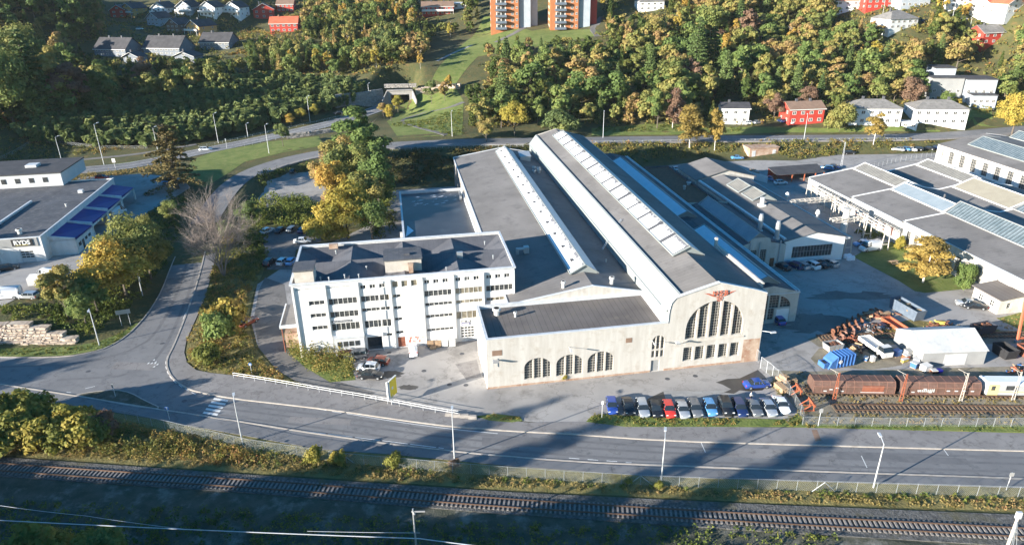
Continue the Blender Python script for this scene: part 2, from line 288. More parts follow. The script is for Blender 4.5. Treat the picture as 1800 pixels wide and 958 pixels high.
# ------------------------------------------------------------------ objects
class MB:
    def __init__(s): s.v = []; s.f = []; s.m = []; s.a = []
    def add(s, vs, fs, mi=0, a=0.):
        o = len(s.v); s.v += [tuple(float(c) for c in v) for v in vs]; s.f += [tuple(i + o for i in f) for f in fs]; s.m += [mi] * len(fs); s.a += [a] * len(vs)
    def quad(s, a, b, c, d, mi=0): s.add([a, b, c, d], [(0, 1, 2, 3)], mi)
    def box(s, x0, x1, y0, y1, z0, z1, mi=0, R=None, o=(0, 0, 0)):
        v = [(x0, y0, z0), (x1, y0, z0), (x1, y1, z0), (x0, y1, z0), (x0, y0, z1), (x1, y0, z1), (x1, y1, z1), (x0, y1, z1)]
        if R is not None: c, q = cos(R), sin(R); v = [(o[0] + c * x - q * y, o[1] + q * x + c * y, o[2] + z) for x, y, z in v]
        s.add(v, [(0, 3, 2, 1), (4, 5, 6, 7), (0, 1, 5, 4), (1, 2, 6, 5), (2, 3, 7, 6), (3, 0, 4, 7)], mi)
    def tube(s, p, q, r1, r2=None, n=6, mi=0, cap=True):
        r2 = r1 if r2 is None else r2
        p = Vector(p); q = Vector(q); d = (q - p)
        if d.length < 1e-6: return
        d.normalize(); a = d.orthogonal().normalized(); b = d.cross(a)
        v = []
        for c, r in ((p, r1), (q, r2)):
            for k in range(n):
                t = 2 * pi * k / n; v.append(c + a * cos(t) * r + b * sin(t) * r)
        f = [(k, (k + 1) % n, n + (k + 1) % n, n + k) for k in range(n)]
        if cap: f += [tuple(range(n - 1, -1, -1)), tuple(range(n, 2 * n))]
        s.add(v, f, mi)
    def poly(s, pts, th=0., mi=0):      # polygon (ccw from above) with thickness downwards
        n = len(pts)
        if not th: s.add(pts, [tuple(range(n))], mi); return
        v = list(pts) + [(p[0], p[1], p[2] - th) for p in pts]
        s.add(v, [tuple(range(n)), tuple(range(2 * n - 1, n - 1, -1))] + [(i, n + i, n + (i + 1) % n, (i + 1) % n) for i in range(n)], mi)
    def build(s, name, mats, parent=None, off=(0, 0, 0), smooth=False):
        me = bpy.data.meshes.new(name)
        me.from_pydata([(x - off[0], y - off[1], z - off[2]) for x, y, z in s.v], [], s.f)
        if not isinstance(mats, (list, tuple)): mats = [mats]
        for m in mats: me.materials.append(M[m] if isinstance(m, str) else m)
        me.polygons.foreach_set('material_index', s.m)
        if any(s.a):
            at = me.attributes.new('v', 'FLOAT', 'POINT'); at.data.foreach_set('value', s.a)
        if smooth: me.polygons.foreach_set('use_smooth', [True] * len(me.polygons))
        me.update()
        o = bpy.data.objects.new(name, me); COL.objects.link(o)
        if parent: o.parent = parent
        return o
def tag(o, label=None, cat=None, group=None, kind=None):
    if label: o['label'] = label
    if cat: o['category'] = cat
    if group: o['group'] = group
    if kind: o['kind'] = kind
    return o
def thing(name, label, cat, loc=(0, 0, 0), rz=0., group=None):
    o = bpy.data.objects.new(name, None); COL.objects.link(o); o.empty_display_size = .3
    o.location = loc; o.rotation_euler = (0, 0, rz)
    return tag(o, label, cat, group)
def copy_tree(o, parent=None):
    c = o.copy(); COL.objects.link(c); c.parent = parent
    for ch in o.children: copy_tree(ch, c)
    return c
def npmesh(name, V, Fq, mats, mi=None, attr=None, parent=None, smooth=False):
    me = bpy.data.meshes.new(name); V = np.asarray(V, np.float32); Fq = np.asarray(Fq, np.int32); k = Fq.shape[1]
    me.vertices.add(len(V)); me.vertices.foreach_set('co', V.ravel())
    me.loops.add(Fq.size); me.loops.foreach_set('vertex_index', Fq.ravel())
    me.polygons.add(len(Fq)); me.polygons.foreach_set('loop_start', np.arange(0, Fq.size, k, dtype=np.int32))
    if hasattr(me.polygons[0], 'loop_total'):
        try: me.polygons.foreach_set('loop_total', np.full(len(Fq), k, dtype=np.int32))
        except Exception: pass
    for m in (mats if isinstance(mats, (list, tuple)) else [mats]): me.materials.append(m)
    if mi is not None: me.polygons.foreach_set('material_index', np.asarray(mi, np.int32))
    if attr is not None:
        at = me.attributes.new('v', 'FLOAT', 'POINT'); at.data.foreach_set('value', np.asarray(attr, np.float32))
    if smooth: me.polygons.foreach_set('use_smooth', np.ones(len(Fq), bool))
    me.update(calc_edges=True); me.validate()
    if parent == 'mesh': return me
    o = bpy.data.objects.new(name, me); COL.objects.link(o)
    if parent: o.parent = parent
    return o

# ------------------------------------------------------------------ roads as polylines (x, y, z) + carve
def line(l): return [tuple(W(a, b, z)) for a, b, z in l]
ROADS = {
    'back': (line([(300, 560, 0), (330, 450, .1), (362, 385, 1.2), (400, 330, 2.2), (440, 302, 3), (500, 282, 3.7), (560, 269, 4.5), (620, 261, 5.2), (690, 254, 6), (760, 251, 6.1), (830, 248, 6), (1000, 246, 5.6), (1200, 243, 4.6), (1400, 242, 4), (1600, 240, 3.8), (1700, 235, 3.9), (1800, 226, 4.2), (1950, 214, 5)]), 3.6),
    'highway': (line([(-120, 312, 3.2), (0, 308, 3.2), (200, 296, 3.2), (280, 282, 3.3), (350, 267, 3.8), (420, 253, 4.2), (500, 236, 5.2), (570, 220, 6.2), (620, 207, 6.8), (660, 193, 7), (705, 176, 7)]), 4.6),
}
def smooth_line(pl, it=3):
    pl = [tuple(p) for p in pl]
    for _ in range(it):
        q = [pl[0]]
        for a, b in zip(pl[:-1], pl[1:]):
            q.append(tuple(.75 * a[i] + .25 * b[i] for i in range(3))); q.append(tuple(.25 * a[i] + .75 * b[i] for i in range(3)))
        q.append(pl[-1]); pl = q
    return pl
for k in ROADS: ROADS[k] = (smooth_line(ROADS[k][0], 2), ROADS[k][1]); RIB.append((ROADS[k][0][:], ROADS[k][1]))
M['darkgravel'] = mat('weedy_gravel', (.045, .05, .03), (.1, .095, .07), .5, .95, .8, 4, c3=(.2, .19, .16), s3=.35, bdist=.12)
def grid_axis(segs):
    a = [segs[0][0]]
    for s0, s1, st_ in segs:
        n = max(1, int(round((s1 - s0) / st_))); a += [s0 + (s1 - s0) * (i + 1) / n for i in range(n)]
    return np.array(a)
gx = grid_axis([(-2500, -500, 200), (-500, -260, 12), (-260, 260, 2.6), (260, 520, 12), (520, 2500, 200)])
gy = grid_axis([(-900, -100, 80), (-100, 95, 6), (95, 330, 2.6), (330, 470, 5), (470, 700, 20), (700, 2600, 190)])
GX, GY = np.meshgrid(gx, gy)
GZ = terr(GX, np.minimum(GY, 620)).copy()
yardmask = 0
GZ += np.where(GY > 620, (GY - 620) * .1, 0)
nx_, ny_ = len(gx), len(gy)
idx = np.arange(nx_ * ny_).reshape(ny_, nx_)
fq = np.stack([idx[:-1, :-1], idx[:-1, 1:], idx[1:, 1:], idx[1:, :-1]], -1).reshape(-1, 4)
_mp = 1 * (np.array([0]))
g = npmesh('ground', np.stack([GX, GY, GZ], -1).reshape(-1, 3), fq, M['ground'], smooth=True); tag(g, kind='structure')

import bmesh
from mathutils.geometry import tessellate_polygon
def sheet(name, pts, m, off=.02, th=0., drape=False, kind='structure', lab=None, step=5., z=0.):
    """flat (or draped) sheet with side skirts"""
    bm = bmesh.new(); vs = [bm.verts.new((p[0], p[1], 0)) for p in pts]
    for tri in tessellate_polygon([[Vector((p[0], p[1], 0)) for p in pts]]): bm.faces.new([vs[i] for i in tri])
    if drape:
        for _ in range(7):
            e = [x for x in bm.edges if x.calc_length() > step]
            if not e: break
            bmesh.ops.subdivide_edges(bm, edges=e, cuts=1); bmesh.ops.triangulate(bm, faces=bm.faces[:])
        bm.verts.ensure_lookup_table()
        xy = np.array([v.co[:2] for v in bm.verts]); zz = terr(xy[:, 0], xy[:, 1])
        for v, q in zip(bm.verts, zz): v.co.z = q + off
    else:
        for v in bm.verts: v.co.z = z + off
    if th:
        r = bmesh.ops.extrude_face_region(bm, geom=bm.faces[:])
        for v in r['geom']:
            if isinstance(v, bmesh.types.BMVert): v.co.z -= th
    bmesh.ops.recalc_face_normals(bm, faces=bm.faces[:])
    me = bpy.data.meshes.new(name); bm.to_mesh(me); bm.free(); me.materials.append(M[m])
    if not th:
        if len(me.polygons) and me.polygons[0].normal.z < 0: me.flip_normals()
    o = bpy.data.objects.new(name, me); COL.objects.link(o)
    if kind: tag(o, kind=kind)
    if lab: tag(o, *lab)
    return o
def wp(l, z=0.): return [tuple(W(a, b, z)[:2]) for a, b in l]
def gp(l): return [tuple(G(a, b)[:2]) for a, b in l]
YF = [(452, 500), (440, 560), (452, 605), (490, 650), (545, 680), (640, 706), (840, 733), (930, 741), (1030, 748), (1390, 750), (1405, 727), (1345, 650), (1420, 654), (1900, 642), (1900, 262), (1645, 262), (1580, 262), (1500, 268), (1400, 283), (1330, 282), (1210, 287), (1100, 300), (930, 310), (800, 328), (690, 335), (640, 400), (520, 455)]
sheet('yard', wp(YF), 'asphalt', .02)
KU = [(190, 612)]
road = [(-700, 628), (0, 628), (60, 629), (120, 627), (160, 620), (190, 611), (222, 592), (248, 566), (268, 540), (285, 510), (300, 470), (316, 435), (330, 410), (337, 396), (372, 399), (365, 425), (352, 480), (338, 525), (322, 568), (305, 610), (293, 632), (294, 648), (302, 664), (320, 679), (345, 689), (410, 701), (500, 711), (600, 723), (700, 738), (800, 751), (900, 758), (1000, 763), (1170, 775), (1400, 782), (1800, 793), (2300, 805),
        (2300, 862), (1800, 842), (1400, 828), (1200, 820), (1000, 812), (800, 795), (600, 770), (380, 735), (250, 716), (120, 694), (0, 676), (-700, 590)]
sheet('road', wp(road), 'road', .03)
kup = road[15:36]
upath_in = [(2300, 775), (1800, 762), (1400, 752), (1100, 750), (1030, 742), (930, 743), (840, 735), (720, 716), (600, 692), (500, 676), (415, 661), (370, 656), (345, 651), (329, 638), (324, 620), (328, 598), (345, 560), (362, 520), (375, 470), (385, 425)]
sheet('footway', wp(kup[:] + upath_in), 'foot', .11, .1)
lpath = [(-700, 590), (0, 676), (120, 694), (250, 716), (380, 735), (600, 770), (800, 795), (1000, 812), (1200, 820), (1400, 828), (1800, 842), (2300, 862), (2300, 880), (1800, 858), (1400, 846), (1150, 838), (900, 820), (700, 800), (560, 790), (440, 768), (340, 750), (250, 733), (120, 712), (0, 696), (-700, 612)]
sheet('footway', wp(lpath), 'road', .11, .1)
def kerb(l, wd=.28, hh=.17, name='kerb', lab='pale granite kerb line', m='kerb'):
    pl = smooth_line([tuple(W(a, b, 0)) for a, b in l], 1)
    mb = MB()
    for a, b in zip(pl[:-1], pl[1:]):
        d = np.array([b[0] - a[0], b[1] - a[1]]); L = hypot(*d)
        if L < .05: continue
        d /= L; nn = np.array([-d[1], d[0]]) * wd / 2
        mb.add([(a[0] - nn[0], a[1] - nn[1], 0), (b[0] - nn[0], b[1] - nn[1], 0), (b[0] + nn[0], b[1] + nn[1], 0), (a[0] + nn[0], a[1] + nn[1], 0),
                (a[0] - nn[0], a[1] - nn[1], hh), (b[0] - nn[0], b[1] - nn[1], hh), (b[0] + nn[0], b[1] + nn[1], hh), (a[0] + nn[0], a[1] + nn[1], hh)],
               [(4, 5, 6, 7), (0, 1, 5, 4), (2, 3, 7, 6)])
    o = mb.build(name, m); tag(o, kind='structure'); return o
kerb(kup); kerb([(0, 676), (120, 694), (250, 716), (380, 735), (600, 770), (800, 795), (1000, 812), (1200, 820), (1400, 828), (1800, 842), (2300, 862)], m='kerb')
kerb(road[1:13], .2, .14)
# island of low grass, its shade put in as a darker gravel colour
isl = [(133, 695), (165, 689), (205, 686), (230, 691), (255, 705), (286, 719), (255, 718), (200, 709)]
sheet('traffic_island', wp(isl), 'darkgravel', .12, .1); kerb(isl + [isl[0]], .18, .16)
# paint
def stripe_line(l, wd=.12, dash=None, z=.04, name='road_marking', m='paint'):
    pl = smooth_line([tuple(W(a, b, 0)) for a, b in l], 1); mb = MB(); acc = 0.
    for a, b in zip(pl[:-1], pl[1:]):
        a = np.array(a[:2]); b = np.array(b[:2]); L = np.linalg.norm(b - a)
        if L < 1e-3: continue
        d = (b - a) / L; nn = np.array([-d[1], d[0]]) * wd / 2; t = 0.
        while t < L:
            if dash:
                ph = (acc + t) % (dash[0] + dash[1])
                if ph < dash[0]:
                    e = min(L, t + dash[0] - ph); p = a + d * t; q = a + d * e
                    mb.quad((*(p - nn), z), (*(q - nn), z), (*(q + nn), z), (*(p + nn), z)); t = e + 1e-4
                else: t += dash[0] + dash[1] - ph
            else:
                p = a; q = b; mb.quad((*(p - nn), z), (*(q - nn), z), (*(q + nn), z), (*(p + nn), z)); t = L
        acc += L
    return mb
mb = stripe_line([(610, 727), (700, 742), (800, 755), (875, 762)], .12)
for l, ds in [([(295, 625), (290, 640), (296, 660), (312, 676), (345, 694)], (1.2, .8)), ([(470, 703), (600, 726)], (3, 1)), ([(530, 757), (780, 788)], (4, .4)), ([(800, 797), (960, 806)], (6, 3)), ([(1000, 805), (1110, 813)], (1.5, 1.2)),
              ([(0, 678), (125, 690)], (1.5, 5)), ([(150, 683), (167, 679)], (9, 1)), ([(365, 440), (350, 495), (318, 570)], (3, 3)), ([(0, 630), (60, 631)], (3, 4))]:
    q = stripe_line(l, .12, ds); mb.add(q.v, q.f)
for p, q in [((1514, 801), (1524, 822)), ((1656, 786), (1667, 801)), ((1232, 777), (1240, 795))]:
    k = stripe_line([p, q], .1); mb.add(k.v, k.f)
tag(mb.build('road_marking', 'paint'), kind='structure')
mb = MB()
pa = W(394, 695)[:2]; pb = W(367, 731)[:2]; ax = (pb - pa); n6 = 6; rd = W(440, 704)[:2] - W(350, 690)[:2]; rd /= np.linalg.norm(rd)
for i in range(n6):
    c = pa + ax * (i + .35) / n6; hw = ax / n6 * .27; rr = rd * 1.35
    mb.quad((*(c - hw - rr), .041), (*(c + hw - rr), .041), (*(c + hw + rr), .041), (*(c - hw + rr), .041))
tag(mb.build('zebra_crossing', 'paint'), kind='structure')
mb = MB()   # worn triangles at the junction mouth
for i in range(7):
    c = W(268 + 3 * (i % 3), 634 + 4 * i)[:2] if i < 4 else W(258 + 6 * (i - 4), 640)[:2]
    mb.poly([(c[0], c[1], .04), (c[0] + .35, c[1] + .1, .04), (c[0] + .2, c[1] + .7, .04)])
tag(mb.build('road_marking', 'paint'), kind='structure')
M['wear'] = mat('worn_wheel_track', (.125, .123, .125), (.165, .16, .16), .5, .75, .1, 12)
mb = MB()
for dy_ in (8, 17, 29, 37):
    q = stripe_line([(330, 694 + dy_), (410, 703 + dy_), (600, 725 + dy_ * 1.1), (800, 753 + dy_ * 1.1), (1000, 765 + dy_ * 1.2), (1170, 777 + dy_ * 1.15), (1400, 784 + dy_ * 1.15), (1800, 795 + dy_ * 1.2)], .5, None, .0335); mb.add(q.v, q.f)
for l in ([(352, 440), (338, 500), (310, 570), (285, 620), (240, 660), (100, 668)], [(335, 440), (318, 500), (286, 570), (250, 610), (150, 640), (0, 645)]):
    q = stripe_line(l, .6, None, .0338); mb.add(q.v, q.f)
tag(mb.build('wheel_wear', 'wear'), kind='structure')
for px, py, a, b in ((560, 745, 5, 1.6), (930, 785, 7, 1.8), (1330, 805, 4, 2.2), (1590, 812, 9, 1.5), (230, 650, 4, 2.5)): c = W(px, py); sheet('road_patch', [(c[0] - a, c[1] + a * .09), (c[0] + a, c[1] - a * .1), (c[0] + a, c[1] - a * .1 + b), (c[0] - a, c[1] + a * .09 + b)], 'foot' if px % 3 else 'wear', .0342)
# brown crossing slab over the footway, patches, manholes, wet stains
sheet('footway_patch', wp([(1426, 756), (1436, 756), (1444, 776), (1433, 776)]), 'roofbrown', .115)
def blob(px, py, rx, ry, n=28, jag=.25, z=0.):
    c = W(px, py, z); return [(c[0] + rx * cos(t) * (1 + jag * (random.random() - .5)), c[1] + ry * sin(t) * (1 + jag * (random.random() - .5))) for t in [2 * pi * i / n for i in range(n)]]
sheet('pavement_patch', wp([(1166, 686), (1240, 688), (1300, 684), (1345, 690), (1392, 748), (1390, 748), (1180, 740), (1172, 715)]), 'newconc', .024)
sheet('puddle_stain', wp([(1258, 672), (1278, 666), (1300, 665), (1332, 650), (1345, 662), (1352, 676), (1340, 686), (1318, 688), (1300, 686), (1290, 692), (1272, 690), (1285, 684), (1270, 676)]), 'wet', .028)
sheet('puddle_stain', wp([(1140, 700), (1166, 688), (1172, 708), (1150, 716), (1132, 709)]), 'wet', .028)
sheet('puddle_stain', blob(718, 681, 1.7, .8, 24, .5), 'wet', .028); sheet('puddle_stain', blob(687, 598 + 60, 2, 1.2, 24, .5), 'wet', .028)
sheet('puddle_stain', blob(482, 545, 3.2, 2.3, 24, .7), 'wet', .028); sheet('puddle_stain', blob(1500, 520, 9, 2, 24, .7), 'asphalt_old', .026); sheet('puddle_stain', blob(1440, 570, 7, 4, 24, .7), 'asphalt_old', .026)
sheet('pavement_patch', blob(1420, 297, 8, 5, 24, .4), 'asphalt_old', .026)
sheet('pavement_patch', wp([(800, 640), (838, 632), (846, 662), (820, 668)]), 'foot', .024)
MH = [(1173, 666), (1222, 661), (790, 676), (819, 677), (646, 639), (664, 623), (684, 620), (593, 678), (1707, 788), (324, 705), (285, 604), (155, 653), (740, 600), (812, 622), (745, 652), (480, 662), (1252, 779)]
for i, (a, b) in enumerate(MH):
    c = W(a, b); mb = MB(); zz = .045 if b < 700 else .05
    mb.tube((0, 0, 0), (0, 0, .012), .42, n=16); o = mb.build('manhole_cover', 'feltdark'); o.location = (c[0], c[1], .031 if b < 770 else .035)
    tag(o, 'round iron manhole cover set in the paving', 'manhole', 'manhole covers in the paving')
# verges
sheet('grass_verge', wp([(1030, 742), (1040, 732), (1060, 729), (1180, 735), (1300, 736), (1378, 738), (1388, 744), (1380, 750), (1250, 751), (1100, 751)]), 'grass', .125, .12)
sheet('grass_verge', wp([(1380, 750), (1388, 738), (1402, 726), (1412, 746), (1800, 748), (2300, 758), (2300, 774), (1800, 761), (1440, 752)]), 'grass', .13, .12)
sheet('grass_verge', wp([(838, 732), (870, 728), (915, 733), (918, 740), (900, 743), (860, 740)]), 'grass', .125, .12)
# wayside bank between office road and footway
bank = [(330, 600), (346, 562), (362, 520), (376, 468), (386, 424), (400, 408), (470, 455), (462, 482), (447, 510), (436, 560), (447, 610), (486, 652), (520, 674), (415, 660), (360, 655), (332, 636), (326, 618)]
sheet('grass_bank', wp(bank), 'drygrass', .05)
sheet('gravel_drive', wp([(520, 670), (486, 650), (454, 610), (446, 560), (455, 510), (466, 488), (500, 500), (512, 580), (540, 645), (600, 672), (660, 690), (640, 704), (560, 684)]), 'asphalt_old', .026)
sheet('grass_bank', wp([(500, 590), (560, 600), (612, 628), (625, 668), (580, 672), (535, 645), (510, 622)]), 'grass', .05)
sheet('lawn', wp([(1500, 452), (1540, 428), (1580, 425), (1650, 450), (1715, 492), (1715, 500), (1700, 508), (1650, 513), (1625, 515), (1608, 512), (1580, 494)]), 'grass', .05)
sheet('dry_grass_patch', wp([(1545, 575), (1600, 562), (1640, 566), (1700, 575), (1760, 580), (1730, 590), (1580, 592), (1520, 590)]), 'drygrass', .04)
sheet('dry_grass_patch', wp([(1752, 560), (1800, 548), (1900, 560), (1900, 585), (1800, 583)]), 'grass', .04)
sheet('grass_verge', wp([(0, 613), (60, 611), (130, 609), (175, 600), (215, 585), (240, 568), (247, 566), (222, 591), (188, 610), (160, 618), (120, 625), (60, 627), (-300, 627), (-300, 613)]), 'grass', .06)
# railway land right
sheet('rail_yard_ground', wp([(1345, 650), (1405, 727), (1412, 746), (2300, 756), (2300, 642), (1900, 641), (1420, 653)]), 'gravel', .022)
sheet('rail_yard_ground', wp([(1420, 596), (1460, 583), (1560, 583), (1900, 580), (1900, 604), (1480, 606), (1440, 610)]), 'gravel', .026)
sheet('rail_yard_ground', wp([(1436, 642), (1425, 630), (1440, 612), (1500, 610), (1585, 612), (1585, 642), (1530, 650)]), 'gravel', .027)
# far side of the lower path : verge, ballast
sheet('grass_verge', wp([(-700, 612), (0, 696), (120, 712), (250, 733), (340, 750), (440, 768), (560, 790), (700, 800), (900, 820), (1150, 838), (1400, 846), (1800, 858), (2300, 880), (2300, 925), (1800, 900), (1350, 884), (900, 862), (450, 832), (0, 800), (-700, 700)]), 'drygrass', .05)
sheet('ballast', wp([(-700, 716), (0, 804), (450, 836), (900, 866), (1350, 888), (1800, 906), (2300, 930), (2300, 985), (1800, 962), (1350, 935), (900, 905), (450, 868), (0, 838), (-700, 750)]), 'ballast', .16, .2)
sheet('gravel_strip', wp([(-700, 750), (0, 838), (450, 868), (900, 905), (1350, 935), (1800, 962), (2300, 985), (2300, 1300), (900, 1080), (0, 960), (-700, 860)]), 'darkgravel', .03)
# carved roads on the slope
def ribbon(name, pl, hw, m, off=.0, th=.5, shift=0., lw=None):
    mb = MB(); L = []; R = []
    n = len(pl)
    for i in range(n):
        a = pl[max(0, i - 1)]; b = pl[min(n - 1, i + 1)]; d = np.array([b[0] - a[0], b[1] - a[1]]); d /= np.linalg.norm(d) + 1e-9
        nn = np.array([-d[1], d[0]]); p = pl[i]
        L.append((p[0] + nn[0] * (shift + hw), p[1] + nn[1] * (shift + hw), p[2] + off)); R.append((p[0] + nn[0] * (shift - hw), p[1] + nn[1] * (shift - hw), p[2] + off))
    for i in range(n - 1):
        mb.quad(R[i], R[i + 1], L[i + 1], L[i])
        for A, s in ((L, 1), (R, -1)):
            a, b = A[i], A[i + 1]; c = (b[0], b[1], b[2] - th); dd = (a[0], a[1], a[2] - th)
            mb.quad(*( (a, b, c, dd) if s > 0 else (b, a, dd, c)))
    o = mb.build(name, m); return o
def cut(pl, y): return pl
bk = [p for p in ROADS['back'][0] if P(*p)[1] < 400]
tag(ribbon('back_road', bk, 3.6, 'road', .03), kind='structure')
tag(ribbon('footway', [p for p in bk if P(*p)[0] > 430], 1.0, 'foot', .08, shift=-4.8), kind='structure')
tag(ribbon('highway', ROADS['highway'][0], 4.4, 'road', .03), kind='structure')
for sft in (-4.1, 4.1, 0.): tag(ribbon('road_marking', ROADS['highway'][0], .09, 'paint', .045, .001, shift=sft), kind='structure')
# draped lots and paths
sheet('parking_lot', gp([(452, 352), (470, 318), (510, 302), (560, 300), (585, 330), (590, 385), (560, 384), (500, 350), (470, 368)]), 'asphalt', .07, drape=True, step=4)
sheet('parking_lot', gp([(462, 420), (480, 404), (560, 404), (565, 425), (520, 440), (516, 475), (470, 474)]), 'asphalt_old', .06, drape=True, step=4)
sheet('garage_yard', gp([(-80, 560), (-80, 480), (0, 478), (60, 440), (120, 330), (140, 312), (250, 306), (318, 314), (335, 330), (300, 352), (262, 372), (232, 396), (170, 452), (120, 484), (60, 512), (20, 530), (0, 540)]), 'asphalt', .07, drape=True, step=3)
def path(l, hw, m='asphalt_old', name='path', off=.07):
    pl = smooth_line([tuple(G(a, b)) for a, b in l], 2); pl = [(p[0], p[1], tz(p[0], p[1])) for p in pl]
    tag(ribbon(name, pl, hw, m, off, .3), kind='structure')
path([(815, 180), (790, 190), (740, 200), (700, 213), (740, 226), (785, 238)], 1.3)
path([(768, 108), (800, 92), (830, 80)], .8, 'newconc'); path([(870, 75), (915, 55), (940, 30)], 1.5); path([(1052, 65), (1040, 50), (1060, 30)], 2.)
path([(-60, 302), (60, 289), (150, 280), (240, 272), (300, 262), (345, 254)], 1.3)
sheet('grass_slope', gp([(680, 214), (710, 180), (760, 168), (800, 150), (815, 178), (812, 238), (700, 244)]), 'grass', .05, drape=True)
sheet('grass_slope', gp([(760, 140), (800, 90), (850, 30), (868, 30), (870, 50), (935, 55), (965, 50), (1040, 52), (1060, 62), (900, 90), (840, 100), (800, 150)]), 'grass', .05, drape=True)
sheet('grass_slope', gp([(310, 320), (340, 280), (380, 266), (470, 250), (560, 240), (570, 256), (500, 268), (430, 285), (360, 330)]), 'grass', .05, drape=True)
sheet('grass_slope', gp([(110, 302), (190, 290), (290, 276), (330, 270), (330, 276), (290, 283), (200, 297), (110, 309)]), 'grass', .05, drape=True)
sheet('grass_slope', gp([(1040, 226), (1140, 218), (1320, 224), (1480, 226), (1640, 226), (1800, 212), (1800, 220), (1650, 232), (1480, 235), (1300, 236), (1040, 239)]), 'grass', .05, drape=True)
sheet('grass_slope', gp([(1700, 190), (1740, 185), (1745, 215), (1690, 222)]), 'grass', .05, drape=True)
# ================================================================== BUILDING KIT
def Tm(p0, p1):
    """wall frame: x along p0->p1, outside on the right hand, d = inward"""
    d = np.array([p1[0] - p0[0], p1[1] - p0[1]]); L = hypot(*d); d = d / L; n = np.array([-d[1], d[0]])
    z0 = p0[2] if len(p0) > 2 else 0.
    return (lambda x, z, dd=0.: (p0[0] + d[0] * x + n[0] * dd, p0[1] + d[1] * x + n[1] * dd, z0 + z)), L
def tbox(mb, T, x0, x1, z0, z1, d0, d1, mi=0):
    v = [T(x0, z0, d0), T(x1, z0, d0), T(x1, z0, d1), T(x0, z0, d1), T(x0, z1, d0), T(x1, z1, d0), T(x1, z1, d1), T(x0, z1, d1)]
    mb.add(v, [(0, 3, 2, 1), (4, 5, 6, 7), (0, 1, 5, 4), (1, 2, 6, 5), (2, 3, 7, 6), (3, 0, 4, 7)], mi)
def otop(o, x):
    if o.get('arch'):
        c = (o['x0'] + o['x1']) / 2; h = (o['x1'] - o['x0']) / 2; t = max(0, 1 - ((x - c) / h) ** 2); return o['z1'] - o['arch'] + o['arch'] * sqrt(t)
    return o['z1']
def wall(mb, T, L, top, ops=(), z0=0., depth=.3, mi=0, mr=None):
    mr = mi if mr is None else mr
    tp = [(0, top), (L, top)] if not isinstance(top, list) else top
    f = lambda x: float(np.interp(x, [p[0] for p in tp], [p[1] for p in tp]))
    xs = {0., L} | {p[0] for p in tp}
    for o in ops:
        xs |= {o['x0'], o['x1']}
        if o.get('arch'):
            c = (o['x0'] + o['x1']) / 2; h = (o['x1'] - o['x0']) / 2; xs |= {c - h * cos(pi * k / 14) for k in range(1, 14)}
    xs = sorted(x for x in xs if 0 <= x <= L)
    for a, b in zip(xs[:-1], xs[1:]):
        if b - a < 1e-4: continue
        m = (a + b) / 2; lo_a = lo_b = z0
        for o in sorted([o for o in ops if o['x0'] < m < o['x1']], key=lambda o: o['z0']):
            if o['z0'] > lo_a + 1e-4: mb.quad(T(a, lo_a), T(b, lo_b), T(b, o['z0']), T(a, o['z0']), mi)
            lo_a, lo_b = otop(o, a), otop(o, b)
            mb.quad(T(a, lo_a), T(b, lo_b), T(b, lo_b, depth), T(a, lo_a, depth), mr)
        mb.quad(T(a, lo_a), T(b, lo_b), T(b, f(b)), T(a, f(a)), mi)
    for o in ops:
        mb.quad(T(o['x0'], o['z0'], depth), T(o['x1'], o['z0'], depth), T(o['x1'], o['z0']), T(o['x0'], o['z0']), mr)
        mb.quad(T(o['x0'], o['z0']), T(o['x0'], otop(o, o['x0'])), T(o['x0'], otop(o, o['x0']), depth), T(o['x0'], o['z0'], depth), mr)
        mb.quad(T(o['x1'], otop(o, o['x1'])), T(o['x1'], o['z0']), T(o['x1'], o['z0'], depth), T(o['x1'], otop(o, o['x1']), depth), mr)
def window(parent, T, o, nx, nz, off, depth=.3, fm='frame', gm='glass', t=.07, mull=None, mt=.4, mm='framec', name='window', panekids=True):
    """frame bars as the window, its glass as a sub-part"""
    mb = MB(); x0, x1, z0, z1 = o['x0'], o['x1'], o['z0'], o['z1']
    d0, d1 = depth - .1, depth
    tbox(mb, T, x0, x1, z0, z0 + t, d0, d1); 
    if not o.get('arch'): tbox(mb, T, x0, x1, z1 - t, z1, d0, d1)
    for x in (x0, x1 - t): tbox(mb, T, x, x + t, z0, otop(o, x if x > x0 else x0 + t * .5), d0, d1)
    for i in range(1, nx):
        x = x0 + (x1 - x0) * i / nx; tbox(mb, T, x - t / 2, x + t / 2, z0, min(otop(o, x - t), otop(o, x + t)), d0 + .01, d1)
    for k in range(1, nz):
        z = z0 + (z1 - z0) * k / nz; xa, xb = x0, x1
        if o.get('arch'):
            xs = [x0 + (x1 - x0) * q / 60 for q in range(61)]; ok = [x for x in xs if otop(o, x) > z]
            if not ok: continue
            xa, xb = ok[0], ok[-1]
        tbox(mb, T, xa, xb, z - t / 2, z + t / 2, d0 + .02, d1)
    if mull:
        for x in mull: tbox(mb, T, x - mt / 2, x + mt / 2, z0, min(otop(o, x - mt / 2), otop(o, x + mt / 2)), .06, depth, 1)
    fo = mb.build(name, [fm, mm] if mull else fm, parent, off)
    gb = MB(); xs = [x0, x1] if not o.get('arch') else [x0 + (x1 - x0) * (1 - cos(pi * q / 16)) / 2 for q in range(17)]
    for a, b in zip(xs[:-1], xs[1:]): gb.quad(T(a, z0, depth - .03), T(b, z0, depth - .03), T(b, otop(o, b), depth - .03), T(a, otop(o, a), depth - .03))
    go = gb.build('pane', gm, fo, off); return fo
def vent(parent, off, a, b, z, h=1.2, r=.35, m='steel', lean=0):
    mb = MB(); mb.tube((a, b, z), (a, b, z + h), r * .8, r * .8, 10); mb.tube((a, b, z + h * .75), (a, b, z + h), r * 1.25, r * 1.1, 10)
    return mb.build('roof_vent', m, parent, off, smooth=False)
